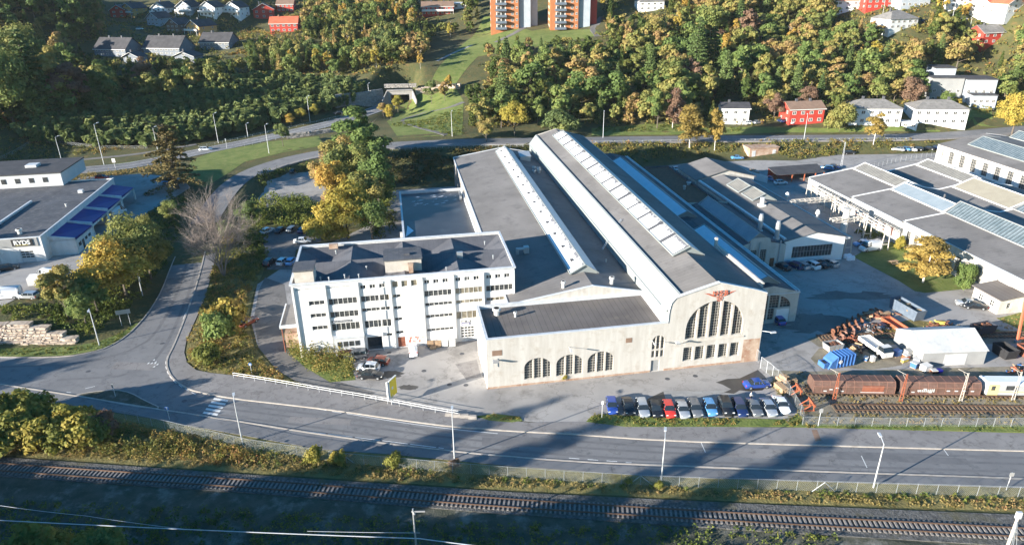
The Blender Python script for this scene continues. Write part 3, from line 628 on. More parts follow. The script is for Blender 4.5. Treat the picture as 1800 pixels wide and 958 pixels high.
def bld(name, label, a, b, z=0., cat='building', group=None):
    x, y, _ = AB(a, b); t = thing(name, label, cat, (x, y, z), YAW, group); return t, (a, b, z)

# ------------------------------------------------------------------ 1. the engine workshop
wk, o1 = bld('railway_workshop', 'long cream railway workshop with a curved gable, tall arched window and winged emblem', 31, 0, 0)
mb = MB()
T, L = Tm((0, 0), (31, 0))
arch_w = [dict(x0=x, x1=x + 4.55, z0=1.15, z1=5.1, arch=1.7) for x in (6.3, 11.8, 17.25)]
side_w = [dict(x0=28.55, x1=30.75, z0=4.45, z1=7.1, arch=1.1), dict(x0=28.55, x1=29.15, z0=2.9, z1=4.2), dict(x0=29.35, x1=29.95, z0=2.9, z1=4.2), dict(x0=30.15, x1=30.75, z0=2.9, z1=4.2)]
door_o = dict(x0=28.6, x1=30.1, z0=.12, z1=2.3)
wall(mb, T, L, 9.4, arch_w + side_w + [door_o])
mb.build('annex_wall', 'conc', wk, o1)
for o in arch_w: window(wk, T, o, 9, 8, o1, .3, 'muntin', 'glass', .06, mull=[o['x0'] + 1.55, o['x0'] + 3.05], mt=.3)
window(wk, T, side_w[0], 6, 5, o1, .3, 'muntin', 'glass', .05, mull=[29.25, 30.05], mt=.2)
for o in side_w[1:]: window(wk, T, o, 2, 3, o1, .3, 'muntin', 'glass', .05)
d = MB(); tbox(d, T, 28.6, 30.1, .12, 2.3, .18, .28); dd = d.build('door', 'clads', wk, o1); d = MB(); tbox(d, T, 29.85, 29.95, 1.1, 1.25, .1, .18); d.build('handle', 'steel', dd, o1)
# left white side wall of the annex
mb = MB(); Tl, Ll = Tm((0, 12.6), (0, 0)); wall(mb, Tl, Ll, 9.4); mb.build('annex_side_wall', 'white', wk, o1)
# nave front wall
Tn, Ln = Tm((31, 0), (48.6, 0))
big = dict(x0=3.4, x1=13.85, z0=5.8, z1=12.75, arch=5.0)
rowb = [dict(x0=3.35 + 2.17 * i, x1=3.35 + 2.17 * i + 1.75, z0=1.5, z1=4.2) for i in range(5)]
top = [(0, 9.4), (.05, 9.4), (.12, 11.5), (.4, 13.0), (1.1, 13.9), (2., 14.2), (8.65, 16.05), (15.4, 14.1), (17.6, 13.3)]
mb = MB(); wall(mb, Tn, Ln, top, [big] + rowb, depth=.45)
for i, o in enumerate(rowb[:-1]): pass
mb.build('nave_front_wall', 'conc', wk, o1)
window(wk, Tn, big, 22, 13, o1, .45, 'muntin', 'glass', .05, mull=[3.35 + 2.09 * i for i in range(1, 5)], mt=.42)
for o in rowb: window(wk, Tn, o, 4, 6, o1, .45, 'muntin', 'glass', .05)
mb = MB(); pts = top
for (x0, zz0), (x1, zz1) in zip(pts[:-1], pts[1:]):
    mb.add([Tn(x0, zz0, -.12), Tn(x1, zz1, -.12), Tn(x1, zz1, .5), Tn(x0, zz0, .5), Tn(x0, zz0 + .16, -.12), Tn(x1, zz1 + .16, -.12), Tn(x1, zz1 + .16, .5), Tn(x0, zz0 + .16, .5)],
           [(4, 5, 6, 7), (0, 1, 5, 4), (3, 7, 6, 2), (0, 4, 7, 3), (1, 2, 6, 5)])
mb.build('gable_coping', 'trim', wk, o1)
mb = MB(); tbox(mb, Tn, 14.4, 17.5, .3, 4.6, -.012, .02); mb.build('worn_brick_patch', 'conc_brick', wk, o1)
# plinth
mb = MB(); tbox(mb, T, 0, 28.5, 0, .35, -.06, .1); tbox(mb, Tn, 0, 17.6, 0, .4, -.07, .1); mb.build('plinth', 'conc_brick', wk, o1)
mb = MB(); tbox(mb, Tn, 3.0, 14.3, 5.25, 5.5, -.12, .1); mb.build('string_course', 'framec', wk, o1)
# nave right side wall (above the aisle), left side band
mb = MB(); mb.quad((48.6, 0, 0), (48.6, 122, 6), (48.6, 122, 13.3), (48.6, 0, 13.3)); mb.quad((48.6, 0, 0), (48.6, 12.6, 0), (48.6, 12.6, 6), (48.6, 0, 6)); mb.quad((48.6, 12.6, 0), (48.6, 122, 0), (48.6, 122, 6), (48.6, 12.6, 6))
mb.build('nave_side_wall', 'palemetal', wk, o1)
mb = MB(); mb.quad((31, .05, 8.6), (31, .05, 11.3), (31, 122, 11.3), (31, 122, 8.6)); mb.build('nave_side_wall', 'palemetal', wk, o1)
mb = MB()
for z0_, z1_, a0_, a1_ in ((11.3, 14.2, 30.8, 33.0),): mb.quad((a0_, .5, z0_), (a1_, .5, z1_), (a1_, 122, z1_), (a0_, 122, z0_))
mb.quad((33.0, .5, 14.2), (33.35, .5, 14.2), (33.35, 122, 14.2), (33.0, 122, 14.2)); mb.quad((33.35, .5, 14.2), (33.35, .5, 13.75), (33.35, 122, 13.75), (33.35, 122, 14.2)); mb.quad((30.8, .5, 11.3), (30.8, 122, 11.3), (31, 122, 11.28), (31, .5, 11.28))
mb.build('sloped_cladding', 'palemetal', wk, o1)
# back wall
mb = MB(); Tb, Lb = Tm((48.6, 122), (31, 122)); wall(mb, Tb, Lb, [(0, 13.3), (9, 16.0), (15.6, 14.2), (17.6, 11.3)]); mb.build('nave_back_wall', 'conc', wk, o1)
mb = MB(); mb.poly([(33.35, .5, 13.95), (39.65, .5, 15.85), (39.65, 122, 15.85), (33.35, 122, 13.95)], .15); mb.build('nave_roof', 'feltb', wk, o1)
mb = MB(); mb.poly([(39.65, .5, 15.86), (48.9, .5, 13.15), (48.9, 122, 13.15), (39.65, 122, 15.86)], .15); mb.build('nave_roof', 'feltb', wk, o1)
mb = MB(); mb.tube((48.95, 1, 13.05), (48.95, 122, 13.05), .12, n=6); mb.tube((33.2, 1, 14.3), (33.2, 122, 14.3), .07, n=5); mb.tube((30.75, 3, 11.4), (30.75, 122, 11.4), .05, n=4); mb.build('gutter', 'steel', wk, o1)
def monitor(parent, off, aL, aR, aT, zl, zr, zt, b0, b1, gm='frost', gmr='trim', n=1, name='roof_skylight', patch=True, gable='palemetal'):
    """ridge monitor: glazed left and right slopes, gable ends, each glazed slope a sub-part"""
    mb = MB()
    mb.add([(aL, b0, zl - .5), (aR, b0, zr - .5), (aR, b0, zr), (aT, b0, zt), (aL, b0, zl)], [(0, 1, 2, 3, 4)]); mb.add([(aL, b1, zl - .5), (aR, b1, zr - .5), (aR, b1, zr), (aT, b1, zt), (aL, b1, zl)], [(4, 3, 2, 1, 0)])
    mb.quad((aL, b0, zl - .6), (aL, b0, zl), (aL, b1, zl), (aL, b1, zl - .6)); mb.quad((aR, b0, zr - .6), (aR, b1, zr - .6), (aR, b1, zr), (aR, b0, zr))
    mb.box(aL - .15, aL + .1, b0 - .3, b1 + .3, zl - .1, zl + .14); mb.box(aT - .12, aT + .12, b0 - .5, b1 + .3, zt - .02, zt + .12)
    for b in (b0 - .35, b1 + .1):      # overhanging gable trims
        for (x0, z0_, x1, z1_) in ((aL - .2, zl, aT, zt), (aT, zt, aR + .25, zr)):
            mb.add([(x0, b, z0_ - .1), (x1, b, z1_ - .1), (x1, b + .3, z1_ - .1), (x0, b + .3, z0_ - .1), (x0, b, z0_ + .12), (x1, b, z1_ + .12), (x1, b + .3, z1_ + .12), (x0, b + .3, z0_ + .12)], [(4, 5, 6, 7), (0, 1, 5, 4), (3, 7, 6, 2), (0, 3, 2, 1)])
    mo = mb.build(name, gable, parent, off)
    g = MB(); g.add([(aL, b0, zl + .02), (aT, b0, zt + .02), (aT, b1, zt + .02), (aL, b1, zl + .02)], [(0, 1, 2, 3)], 0)
    g.a = [0.001, 1. if patch else 0.001, 1. if patch else .001, .001]; g.build('glazed_slope', gm, mo, off)
    g = MB(); g.quad((aT, b0, zt + .02), (aR + .2, b0, zr - .04), (aR + .2, b1, zr - .04), (aT, b1, zt + .02)); g.build('glazed_slope', gmr, mo, off)
    return mo
mo = monitor(wk, o1, 37.2, 43.1, 40.3, 15.35, 15.05, 16.95, 14.5, 115)
# dark roof bays between the white glazing of the nave skylight
mb = MB(); nb = 15
for i in range(nb + 1):
    b = 14.6 + (115 - 14.8) * i / nb
    f = lambda t: (37.2 + 3.1 * t, 15.38 + 1.6 * t)
    a0, zz0 = f(.0); a1, zz1 = f(.96)
    wd = (.55 + .5 * ((i * 7) % 4) / 3) if 0 < i < nb else .4
    mb = MB(); mb.add([(a0, b - wd / 2, zz0 + .03), (a1, b - wd / 2, zz1 + .03), (a1, b + wd / 2, zz1 + .03), (a0, b + wd / 2, zz0 + .03), (a0, b - wd / 2, zz0 + .12), (a1, b - wd / 2, zz1 + .12), (a1, b + wd / 2, zz1 + .12), (a0, b + wd / 2, zz0 + .12)],
           [(4, 5, 6, 7), (0, 1, 5, 4), (3, 7, 6, 2), (0, 4, 7, 3)])
    mb.build('dark_glazing_bar', 'feltdark', mo, o1)
# left hall (behind the annex)
hl = lambda a: 9.0 + (11.35 - 9.0) * (a - 6) / 15.5 if a < 21.5 else 11.35 - (11.35 - 9.3) * (a - 21.5) / 9.5
mb = MB(); mb.poly([(5.9, 12.5, hl(5.9)), (21.5, 12.5, 11.35), (21.5, 119, 11.35), (5.9, 119, hl(5.9))], .12); mb.build('side_hall_roof', 'feltb', wk, o1)
mb = MB(); mb.poly([(21.5, 12.5, 11.36), (31, 12.5, 9.3), (31, 119, 9.3), (21.5, 119, 11.36)], .12); mb.build('side_hall_roof', 'feltb', wk, o1)
mb = MB(); Tg, Lg = Tm((5.9, 12.4), (31, 12.4)); wall(mb, Tg, Lg, [(0, 9.0), (15.6, 11.5), (25.1, 9.4)]); mb.build('side_hall_gable', 'conc', wk, o1)
mb = MB(); Tg2, Lg2 = Tm((5.9, 119), (5.9, 12.4)); wo = [dict(x0=3 + 5.2 * i, x1=4.6 + 5.2 * i, z0=2.5, z1=6.5) for i in range(4)]; wall(mb, Tg2, Lg2, 9.0, wo); mb.build('side_hall_wall', 'stoneg', wk, o1)
for o in wo: window(wk, Tg2, o, 3, 6, o1, .3, 'muntin')
mb = MB(); Tg3, Lg3 = Tm((31, 119), (5.9, 119)); wall(mb, Tg3, Lg3, [(0, 9.4), (9.5, 11.5), (25.1, 9.0)]); mb.build('side_hall_gable', 'conc', wk, o1)
mb = MB()
for (x0, z0_, x1, z1_, b) in ((5.8, 9.05, 21.5, 11.45, 12.35), (21.5, 11.45, 31, 9.45, 12.35), (5.8, 9.0, 21.5, 11.4, 118.9), (21.5, 11.4, 31, 9.4, 118.9)):
    mb.add([(x0, b, z0_), (x1, b, z1_), (x1, b + .4, z1_), (x0, b + .4, z0_), (x0, b, z0_ + .15), (x1, b, z1_ + .15), (x1, b + .4, z1_ + .15), (x0, b + .4, z0_ + .15)], [(4, 5, 6, 7), (0, 1, 5, 4), (3, 7, 6, 2), (0, 4, 7, 3), (1, 2, 6, 5)])
mb.box(5.7, 5.95, 12.4, 119, 8.9, 9.12); mb.build('roof_edge_flashing', 'trim', wk, o1)
m2 = monitor(wk, o1, 18.9, 24.2, 21.7, 11.2, 11.0, 12.9, 19.2, 115)
mb = MB()
for i in range(13):
    b = 23 + 7.4 * i; mb = MB(); mb.box(19.9, 20.5, b, b + .8, 12.0, 12.28 + .04); mb.build('opening_hatch', 'feltdark', m2, o1)
# annex roof + parapet
mb = MB(); mb.poly([(.35, .35, 8.6), (30.6, .35, 8.6), (30.6, 12.2, 8.9), (.35, 12.2, 8.9)]); mb.build('annex_roof', 'felt', wk, o1)
mb = MB(); mb.box(-.1, 31, -.1, .4, 9.38, 9.56); mb.box(-.1, .4, .4, 12.6, 9.38, 9.56); mb.box(.4, 31, 12.1, 12.6, 9.38, 9.56); mb.box(30.6, 31.05, .4, 12.1, 9.38, 9.56)
mb.box(.3, .4, .3, 12.2, 8.5, 9.4); mb.box(.4, 30.7, .3, .4, 8.5, 9.4); mb.box(.4, 30.7, 12.1, 12.2, 8.5, 9.4); mb.box(30.6, 30.7, .4, 12.1, 8.5, 9.4)
mb.build('parapet_coping', 'trim', wk, o1)
vent(wk, o1, 3.2, 9.6, 8.7, 1.5, .62, 'frame'); vent(wk, o1, 6.3, 8.3, 8.7, 1.1, .26, 'frame')
vent(wk, o1, 16.4, 14.6, 10.5, 1.4, .36, 'frame'); vent(wk, o1, 25.7, 14.8, 10.3, 1.6, .42, 'frame'); vent(wk, o1, 28, 26, 9.7, .9, .16, 'steel')
for a, b in ((27.3, 96), (28.4, 95), (26.6, 92.5), (28.2, 93.2)): vent(wk, o1, a, b, 9.9, 1.2, .5, 'steel')
mb = MB(); mb.box(12.6, 13.6, 33, 34.2, 10.2, 11.6); mb.tube((12.6, 33.5, 11.2), (11.2, 33.5, 11.2), .35, n=8); mb.tube((11.2, 33.5, 11.4), (11.2, 33.5, 10), .35, n=8); mb.build('roof_fan_unit', 'steel', wk, o1)
mb = MB(); mb.box(25.2, 28.2, 106, 109.5, 9.6, 11.6); mb.poly([(25.0, 105.8, 11.6), (28.4, 105.8, 11.6), (28.4, 109.7, 12.3), (25.0, 109.7, 12.3)], .15); mb.build('roof_hut', 'steel', wk, o1)
# leaning ladder by the nave
mb = MB()
for s in (-.28, .28):
    mb.tube((29.4, 33.3 + s, 9.75), (34.6, 37.3 + s, 14.7), .07, n=5)
for k in range(14):
    t = (k + .5) / 14; mb.tube((29.4 + 5.2 * t, 33.0 + 4 * t, 9.75 + 4.95 * t), (29.4 + 5.2 * t, 33.6 + 4 * t, 9.75 + 4.95 * t), .04, n=4)
mb.build('roof_ladder', 'steel', wk, o1)
# right aisle
hr = lambda a: 9.3 - (9.3 - 8.0) * (57.2 - a) / 8.6 if a < 57.2 else 9.3 - (9.3 - 6.7) * (a - 57.2) / 5.4
Tr, Lr = Tm((48.6, 12.5), (63.0, 12.5))
ra = dict(x0=3.6, x1=12.9, z0=1.0, z1=7.3, arch=4.2); rg = dict(x0=10.0, x1=13.3, z0=.1, z1=3.0)
ra1 = dict(x0=3.6, x1=9.9, z0=1.0, z1=6.5); 
mb = MB(); wall(mb, Tr, Lr, [(0, 7.2), (8.8, 8.1), (13.4, 6.7), (14.4, 6.4)], [dict(x0=3.6, x1=12.9, z0=3.3, z1=6.2, arch=2.7), dict(x0=3.6, x1=9.6, z0=.8, z1=3.28), dict(x0=10.1, x1=12.9, z0=.1, z1=3.0)]); mb.build('aisle_front_wall', 'conc', wk, o1)
window(wk, Tr, dict(x0=3.6, x1=12.9, z0=3.3, z1=6.2, arch=2.7), 12, 5, o1, .3, 'muntin', 'glass', .06, mull=[5.9, 8.2, 10.5], mt=.35)
window(wk, Tr, dict(x0=3.6, x1=9.6, z0=.8, z1=3.28), 9, 4, o1, .3, 'muntin', 'glass', .06, mull=[5.9, 8.2], mt=.35)
d = MB(); tbox(d, Tr, 10.1, 12.9, .1, 3.0, .15, .28); d.build('garage_door', 'whitewood', wk, o1)
mb = MB(); mb.quad((63, 12.5, 0), (63, 118, 0), (63, 118, 6.4), (63, 12.5, 6.4)); mb.quad((63, 118, 0), (48.6, 118, 0), (48.6, 118, 7.2), (63, 118, 6.4)); mb.build('aisle_side_wall', 'conc', wk, o1)
mb = MB(); mb.poly([(48.65, 12.6, 7.1), (57.2, 12.6, 8.0), (57.2, 118, 8.0), (48.65, 118, 7.1)], .1); mb.poly([(57.2, 12.6, 8.01), (62.3, 12.6, 6.55), (62.3, 118, 6.55), (57.2, 118, 8.01)], .1); mb.build('aisle_roof', 'feltdark', wk, o1)
mb = MB(); mb.box(62.25, 62.5, 12.6, 118, 6.3, 6.75); mb.box(62.85, 63.1, 12.6, 118, 6.3, 6.7); mb.box(48.65, 63.1, 12.35, 12.6, 6.28, 6.45); mb.build('roof_edge_flashing', 'trim', wk, o1)
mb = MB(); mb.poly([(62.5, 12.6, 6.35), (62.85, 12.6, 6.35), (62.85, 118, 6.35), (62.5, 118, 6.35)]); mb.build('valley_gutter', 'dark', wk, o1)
monitor(wk, o1, 54.0, 59.4, 57.0, 7.95, 7.75, 9.4, 14.5, 44, 'frost_far', 'palemetal', patch=False); monitor(wk, o1, 54.0, 59.4, 57.0, 7.95, 7.75, 9.4, 54, 107, 'frost_far', 'palemetal', patch=False)
mb = MB(); mb.box(49.2, 49.6, 3.0, 22, 13.5, 13.8); mb.box(48.9, 49.2, 2.6, 22, 13.2, 13.5); mb.box(48.9, 49.4, 21.5, 22, 13.4, 15.2); mb.build('duct', 'framec', wk, o1)
# wall lamps on the front, louvres, notice
for i, (x, z) in enumerate([(13.9, 6.6), (28.4, 6.3)]):
    mb = MB(); T(0, 0); mb.tube(T(x, z, 0), T(x, z + .15, -1.3), .04, n=5); mb.box(*[v for v in (x - .16, x + .16, -1.9, -1.2, z + .05, z + .2)]); mb.build('wall_lamp', 'pole', wk, o1)
mb = MB(); mb.tube((48.6, .2, 5.9), (49.9, -.9, 6.1), .05, n=5); mb.box(49.6, 50.6, -1.3, -.9, 6.05, 6.25); mb.build('wall_lamp', 'pole', wk, o1)
mb = MB(); mb.tube(Tn(1.9, 5.0, 0), Tn(1.6, 6.2, -1.2), .05, n=5); mb.box(32.2, 32.9, -1.7, -1.0, 6.1, 6.3); mb.build('wall_lamp', 'pole', wk, o1)
mb = MB(); tbox(mb, T, 23.8, 24.9, 6.3, 7.2, -.03, .01); mb.build('wall_louvre', 'roofbrown', wk, o1); mb = MB(); tbox(mb, T, .95, 2.6, 6.3, 7.3, -.03, .01); mb.build('wall_louvre', 'roofbrown', wk, o1)
mb = MB(); mb.tube(T(1.0, 4.4, -.35), T(1.0, 6, -.35), .05, n=5); tbox(mb, T, .9, 1.9, 5.6, 5.75, -1.2, -.3); mb.build('bracket_lamp', 'steel', wk, o1)
# winged emblem with the letters N S B
def text_mesh(s, size, depth=.05, name='lettering', bold=0.):
    c = bpy.data.curves.new(name, 'FONT'); c.body = s; c.size = size; c.extrude = depth; c.offset = bold; c.align_x = 'CENTER'; c.align_y = 'CENTER'; c.resolution_u = 3
    t = bpy.data.objects.new('t', c); COL.objects.link(t); dg = bpy.context.evaluated_depsgraph_get(); me = bpy.data.meshes.new_from_object(t.evaluated_get(dg)); bpy.data.objects.remove(t); me.materials.clear(); return me
def text(s, size, m, loc, rz, parent=None, tilt=pi / 2, depth=.03, bold=0., name='lettering', yrot=0):
    me = text_mesh(s, size, depth, name, bold); me.materials.append(M[m]); o = bpy.data.objects.new(name, me); COL.objects.link(o); o.location = loc; o.rotation_euler = (tilt, yrot, rz)
    if parent: o.parent = parent
    return o
M['emblem'] = mat('faded_red_emblem_paint', (.4, .09, .05), (.52, .16, .09), 2., .7)
mb = MB(); cx_, cz_ = 8.9, 13.75
for s in (-1, 1):
    for k in range(5):      # layered feathers of each wing
        z = cz_ + .42 - .17 * k; xo = 2.7 - .36 * k; xi = 1.85 - .36 * k
        v = [(cx_ + s * xi, z - .07), (cx_ + s * xo, z + .12), (cx_ + s * (xo + .12), z + .2), (cx_ + s * xi, z + .05)]
        if s < 0: v = v[::-1]
        a = [Tn(x, zz, -.06) for x, zz in v]; b = [Tn(x, zz, -.0) for x, zz in v]
        mb.add(a + b, [(0, 1, 2, 3), (0, 4, 5, 1), (1, 5, 6, 2), (2, 6, 7, 3), (3, 7, 4, 0)])
for r0_, r1_ in ((.42, .54), (.0, .14)):
    n = 20; vv = []
    for k in range(n):
        t = 2 * pi * k / n
        for r in (r0_, r1_): vv.append(Tn(cx_ + r * cos(t), cz_ - .55 + r * sin(t), -.1))
    mb.add(vv, [(2 * k, 2 * k + 1, (2 * k + 3) % (2 * n), (2 * k + 2) % (2 * n)) for k in range(n)])
for k in range(4):
    t = pi * k / 4; mb.add([Tn(cx_ + .5 * cos(t) * q + .04 * sin(t) * p, cz_ - .55 + .5 * sin(t) * q - .04 * cos(t) * p, -.09) for q, p in ((-1, -1), (1, -1), (1, 1), (-1, 1))], [(0, 1, 2, 3)])
em = mb.build('winged_wheel_emblem', 'emblem', wk, o1)
tx = text('N·S·B', 1.2, 'emblem', (cx_ + 0.0, -.16, cz_ + .42), 0, em, bold=.03)

# ------------------------------------------------------------------ 2. white office block
of, o2 = bld('office_block', 'white four-storey office block with strip windows and a creased dark flat roof', -32, 17, 0)
To, Lo = Tm((-32, 17), (7.7, 17)); BW = 39.7 / 7
ops = []; spec_ = []
def addw(x0, x1, z0, z1, nx, nz, gm='glass'): o = dict(x0=x0, x1=x1, z0=z0, z1=z1); ops.append(o); spec_.append((o, nx, nz, gm))
for b in range(7):
    x = b * BW + .32; W_ = BW - .58; cx = x + W_ * .5
    if b == 0:
        addw(x + .3, x + W_, 13.25, 13.5, 6, 1)
        for z0_, z1_ in ((10.1, 11.0), (7.65, 8.5), (5.15, 6.0)): addw(x + 2.3, x + W_, z0_, z1_, 3, 1)
    elif b == 1:
        addw(x, x + W_ - .2, 13.2, 13.45, 6, 1)
        for z0_, z1_ in ((9.85, 11.15), (7.25, 8.55), (4.6, 6.15)): addw(x, x + W_, z0_, z1_, 6, 1)
    elif b == 3:
        for k in range(3): addw(x + .05 + 1.7 * k, x + 1.2 + 1.7 * k, 12.3, 13.55, 1, 1, 'glass_lit')
        for z0_, z1_ in ((10.25, 10.95), (7.9, 8.6), (5.6, 6.25), (2.85, 3.5)): addw(x, x + 1.5, z0_, z1_, 2, 1)
    else:
        for k in range(3): addw(x + .1 + 1.68 * k, x + 1.15 + 1.68 * k, 12.5, 13.3, 2, 1)
        lit = 'glass_lit' if b == 5 else 'glass'
        addw(x, x + W_, 9.9, 11.15, 6, 1, lit); addw(x, x + W_, 7.95, 8.7, 6, 1, 'glass_lit' if b > 4 else 'glass')
        if b == 2: addw(x + .2, x + W_, 4.6, 6.15, 6, 1); addw(x + 4., x + W_, 2.6, 3.2, 1, 1)
        if b == 4: addw(x, x + W_, 5.5, 6.25, 6, 1); addw(x, x + W_, 2.7, 3.35, 6, 1)
        if b == 5: addw(x, x + W_ - .1, 4.75, 6.35, 5, 1, 'glass_lit')
gate = dict(x0=5 * BW + 1.0, x1=5 * BW + 3.6, z0=.1, z1=3.3); ops.append(gate)
dark_o = dict(x0=2 * BW + .75, x1=2 * BW + 3.4, z0=.05, z1=2.7); ops.append(dark_o)
rd_ = dict(x0=3 * BW + .6, x1=3 * BW + 1.95, z0=.1, z1=2.2); ops.append(rd_)
mb = MB(); wall(mb, To, Lo, 14.3, ops, depth=.22); mb.build('front_wall', 'white', of, o2)
for o, nx, nz, gm in spec_: window(of, To, o, nx, nz, o2, .22, 'frame', gm, .09)
mb = MB()
for b in range(8):
    x = min(max(b * BW, .18), Lo - .18); tbox(mb, To, x - .18, x + .18, 0, 13.95, -.28, .01)
mb.build('pilasters', 'white', of, o2)
d = MB(); tbox(d, To, gate['x0'], gate['x1'], .1, 3.3, .12, .2)
dg_ = d.build('loading_gate', 'white', of, o2); d = MB()
for i in range(4):
    for k in range(4): tbox(d, To, gate['x0'] + .12 + .62 * i, gate['x0'] + .58 + .62 * i, .9 + .58 * k, 1.25 + .58 * k, .1, .13)
d.build('gate_panes', 'glass', dg_, o2)
d = MB(); tbox(d, To, dark_o['x0'], dark_o['x1'], .05, 2.7, 1.5, 1.6); tbox(d, To, dark_o['x0'] - .05, dark_o['x0'], .05, 2.7, .22, 1.6); tbox(d, To, dark_o['x1'], dark_o['x1'] + .05, .05, 2.7, .22, 1.6); tbox(d, To, dark_o['x0'], dark_o['x1'], 2.7, 2.75, .22, 1.6); d.build('open_garage_bay', 'feltdark', of, o2)
d = MB(); tbox(d, To, rd_['x0'], rd_['x1'], .1, 2.2, .1, .18); d.build('red_graffiti_door', 'redrust', of, o2)
d = MB(); n = 12; vv = []
for k in range(n + 1):
    t = pi * k / n; vv += [To(2 * BW + 2.1 - 1.6 * cos(t), 3.0 + .9 * sin(t), -.4), To(2 * BW + 2.1 - 1.6 * cos(t), 3.0 + .9 * sin(t), 0)]
d.add(vv, [(2 * k, 2 * k + 1, 2 * k + 3, 2 * k + 2) for k in range(n)]); d.add([v for v in vv[::2]] + [To(2 * BW + 2.1, 3.0, -.4)], [tuple(range(n + 1))]); d.build('arched_canopy', 'whitewood', of, o2)
# projecting low office box at bay 2
d = MB(); tbox(d, To, BW + .6, 2 * BW + .25, 0, 3.6, -1.1, 0); bx_ = d.build('lean_to_box', 'cladg', of, o2)
d = MB()
for k in range(4): tbox(d, To, BW + 1.1 + 1.05 * k, BW + 1.95 + 1.05 * k, 1.9, 2.9, -1.13, -1.0)
d.build('window', 'glass', bx_, o2)
d = MB(); tbox(d, To, BW + .5, 2 * BW + .35, 3.6, 3.75, -1.3, 0); d.build('canopy_edge', 'trim', bx_, o2)
# boards with lettering
d = MB(); tbox(d, To, BW + .45, BW + 4.1, 6.35, 6.75, -.06, .0); bs_ = d.build('name_board', 'feltdark', of, o2)
d = MB()
for k in range(13): x = BW + .7 + .25 * k; tbox(d, To, x, x + .14, 6.48, 6.62 + .04 * (k % 3 == 0), -.075, -.055)
d.build('worn_lettering', 'trim', bs_, o2)
d = MB(); tbox(d, To, 5 * BW + 1.1, 5 * BW + 2.9, 4.05, 4.4, -.06, .0); tbox(d, To, 5 * BW + 1.2, 5 * BW + 1.9, 4.12, 4.33, -.075, -.055, 1); tbox(d, To, 5 * BW + 2.2, 5 * BW + 2.8, 4.12, 4.33, -.075, -.055, 1); d.build('name_board', ['feltdark', 'paint'], of, o2)
d = MB(); tbox(d, To, 5 * BW + 1.2, 5 * BW + 2.8, 3.5, 3.95, -.06, .0); tbox(d, To, 5 * BW + 1.32, 5 * BW + 2.68, 3.6, 3.85, -.075, -.055, 1); d.build('name_board', ['canopy', 'paint'], of, o2)
# graffiti strokes at the foot of the wall
d = MB()
for k in range(16):
    x = 3 * BW + 2.3 + random.random() * 2.8; z = .9 + random.random() * 1.0; tbox(d, To, x, x + .25 + .4 * random.random(), z, z + .09, -.012, .0)
    x2 = x + .1; tbox(d, To, x2, x2 + .08, z - .3, z + .25, -.014, .0)
d.build('graffiti', 'emblem', of, o2)
# other walls
mb = MB(); Tq, Lq = Tm((-32, 35.6), (-32, 17)); wall(mb, Tq, Lq, 14.3, [dict(x0=2 + 4 * i, x1=4 + 4 * i, z0=8, z1=9.4) for i in range(4)]); mb.build('side_wall', 'white', of, o2)
mb = MB(); Tq, Lq = Tm((7.7, 17), (7.7, 35.6)); wall(mb, Tq, Lq, 14.3); Tq, Lq = Tm((7.7, 35.6), (-32, 35.6)); wall(mb, Tq, Lq, 14.3); mb.build('rear_wall', 'white', of, o2)
mb = MB(); mb.box(-32.25, 7.95, 16.75, 17.2, 14.3, 14.62); mb.box(-32.25, -31.8, 17.2, 35.6, 14.3, 14.62); mb.box(7.5, 7.95, 17.2, 35.6, 14.3, 14.62); mb.box(-32.25, 7.95, 35.4, 35.85, 14.3, 14.62); mb.build('parapet_coping', 'trim', of, o2)
mb = MB(); NX = 4; x0_, x1_, y0_, y1_ = -31.8, 7.5, 17.2, 35.4
for i in range(NX):
    for j in range(2):
        xa = x0_ + (x1_ - x0_) * i / NX; xb = x0_ + (x1_ - x0_) * (i + 1) / NX; ya = y0_ + (y1_ - y0_) * j / 2; yb = y0_ + (y1_ - y0_) * (j + 1) / 2
        zz = lambda y: 14.05 if abs(y - (y0_ + y1_) / 2) > 1 else 14.5
        ex = lambda x: 14.25
        c = ((xa + xb) / 2 + (.8 if i % 2 else -.6), (ya + yb) / 2, 12.5)
        k = [(xa, ya, zz(ya)), (xb, ya, zz(ya)), (xb, yb, zz(yb)), (xa, yb, zz(yb))]
        if i == 0: pass
        for p, q in zip(k, k[1:] + k[:1]): mb.add([p, q, c], [(0, 1, 2)])
mb.build('creased_roof', 'feltoff', of, o2)
mb = MB(); mb.box(-15.6, -9.0, 20.0, 25.3, 14.0, 16.3); ph = mb.build('penthouse', 'framec', of, o2); mb = MB(); mb.box(-15.8, -8.8, 19.8, 25.5, 16.3, 16.55); mb.box(-12, -11, 21.5, 22.3, 16.55, 16.9); mb.build('roof', 'feltdark', ph, o2)
mb = MB(); mb.box(-31.3, -28.0, 17.6, 21.6, 14.0, 16.6); ph = mb.build('penthouse', 'framec', of, o2); mb = MB(); mb.box(-31.5, -27.8, 17.4, 21.8, 16.6, 16.85); mb.build('roof', 'feltdark', ph, o2)
mb = MB(); mb.box(-11.4, -10.6, 19.1, 19.7, 14.0, 15.6); mb.box(-11.5, -10.5, 19.0, 19.8, 15.6, 15.8); mb.build('chimney', 'conc_brick', of, o2)
for a, b in ((-22.8, 19), (-20.3, 18.6), (-25.5, 18.3), (-27, 18.6), (-4.6, 18.6), (-1.2, 24.9), (4.6, 22.5), (4, 30), (-25, 31), (-19, 22)): vent(of, o2, a, b, 14.1, .8, .14, 'steel')
mb = MB(); mb.box(-2.1, -1.0, 24.0, 24.6, 14.0, 15.3); mb.build('chimney', 'steel', of, o2)
mb = MB(); mb.box(-26.5, -24.8, 33.6, 34.6, 14.2, 15.0); mb.build('roof_hatch', 'conc_brick', of, o2)
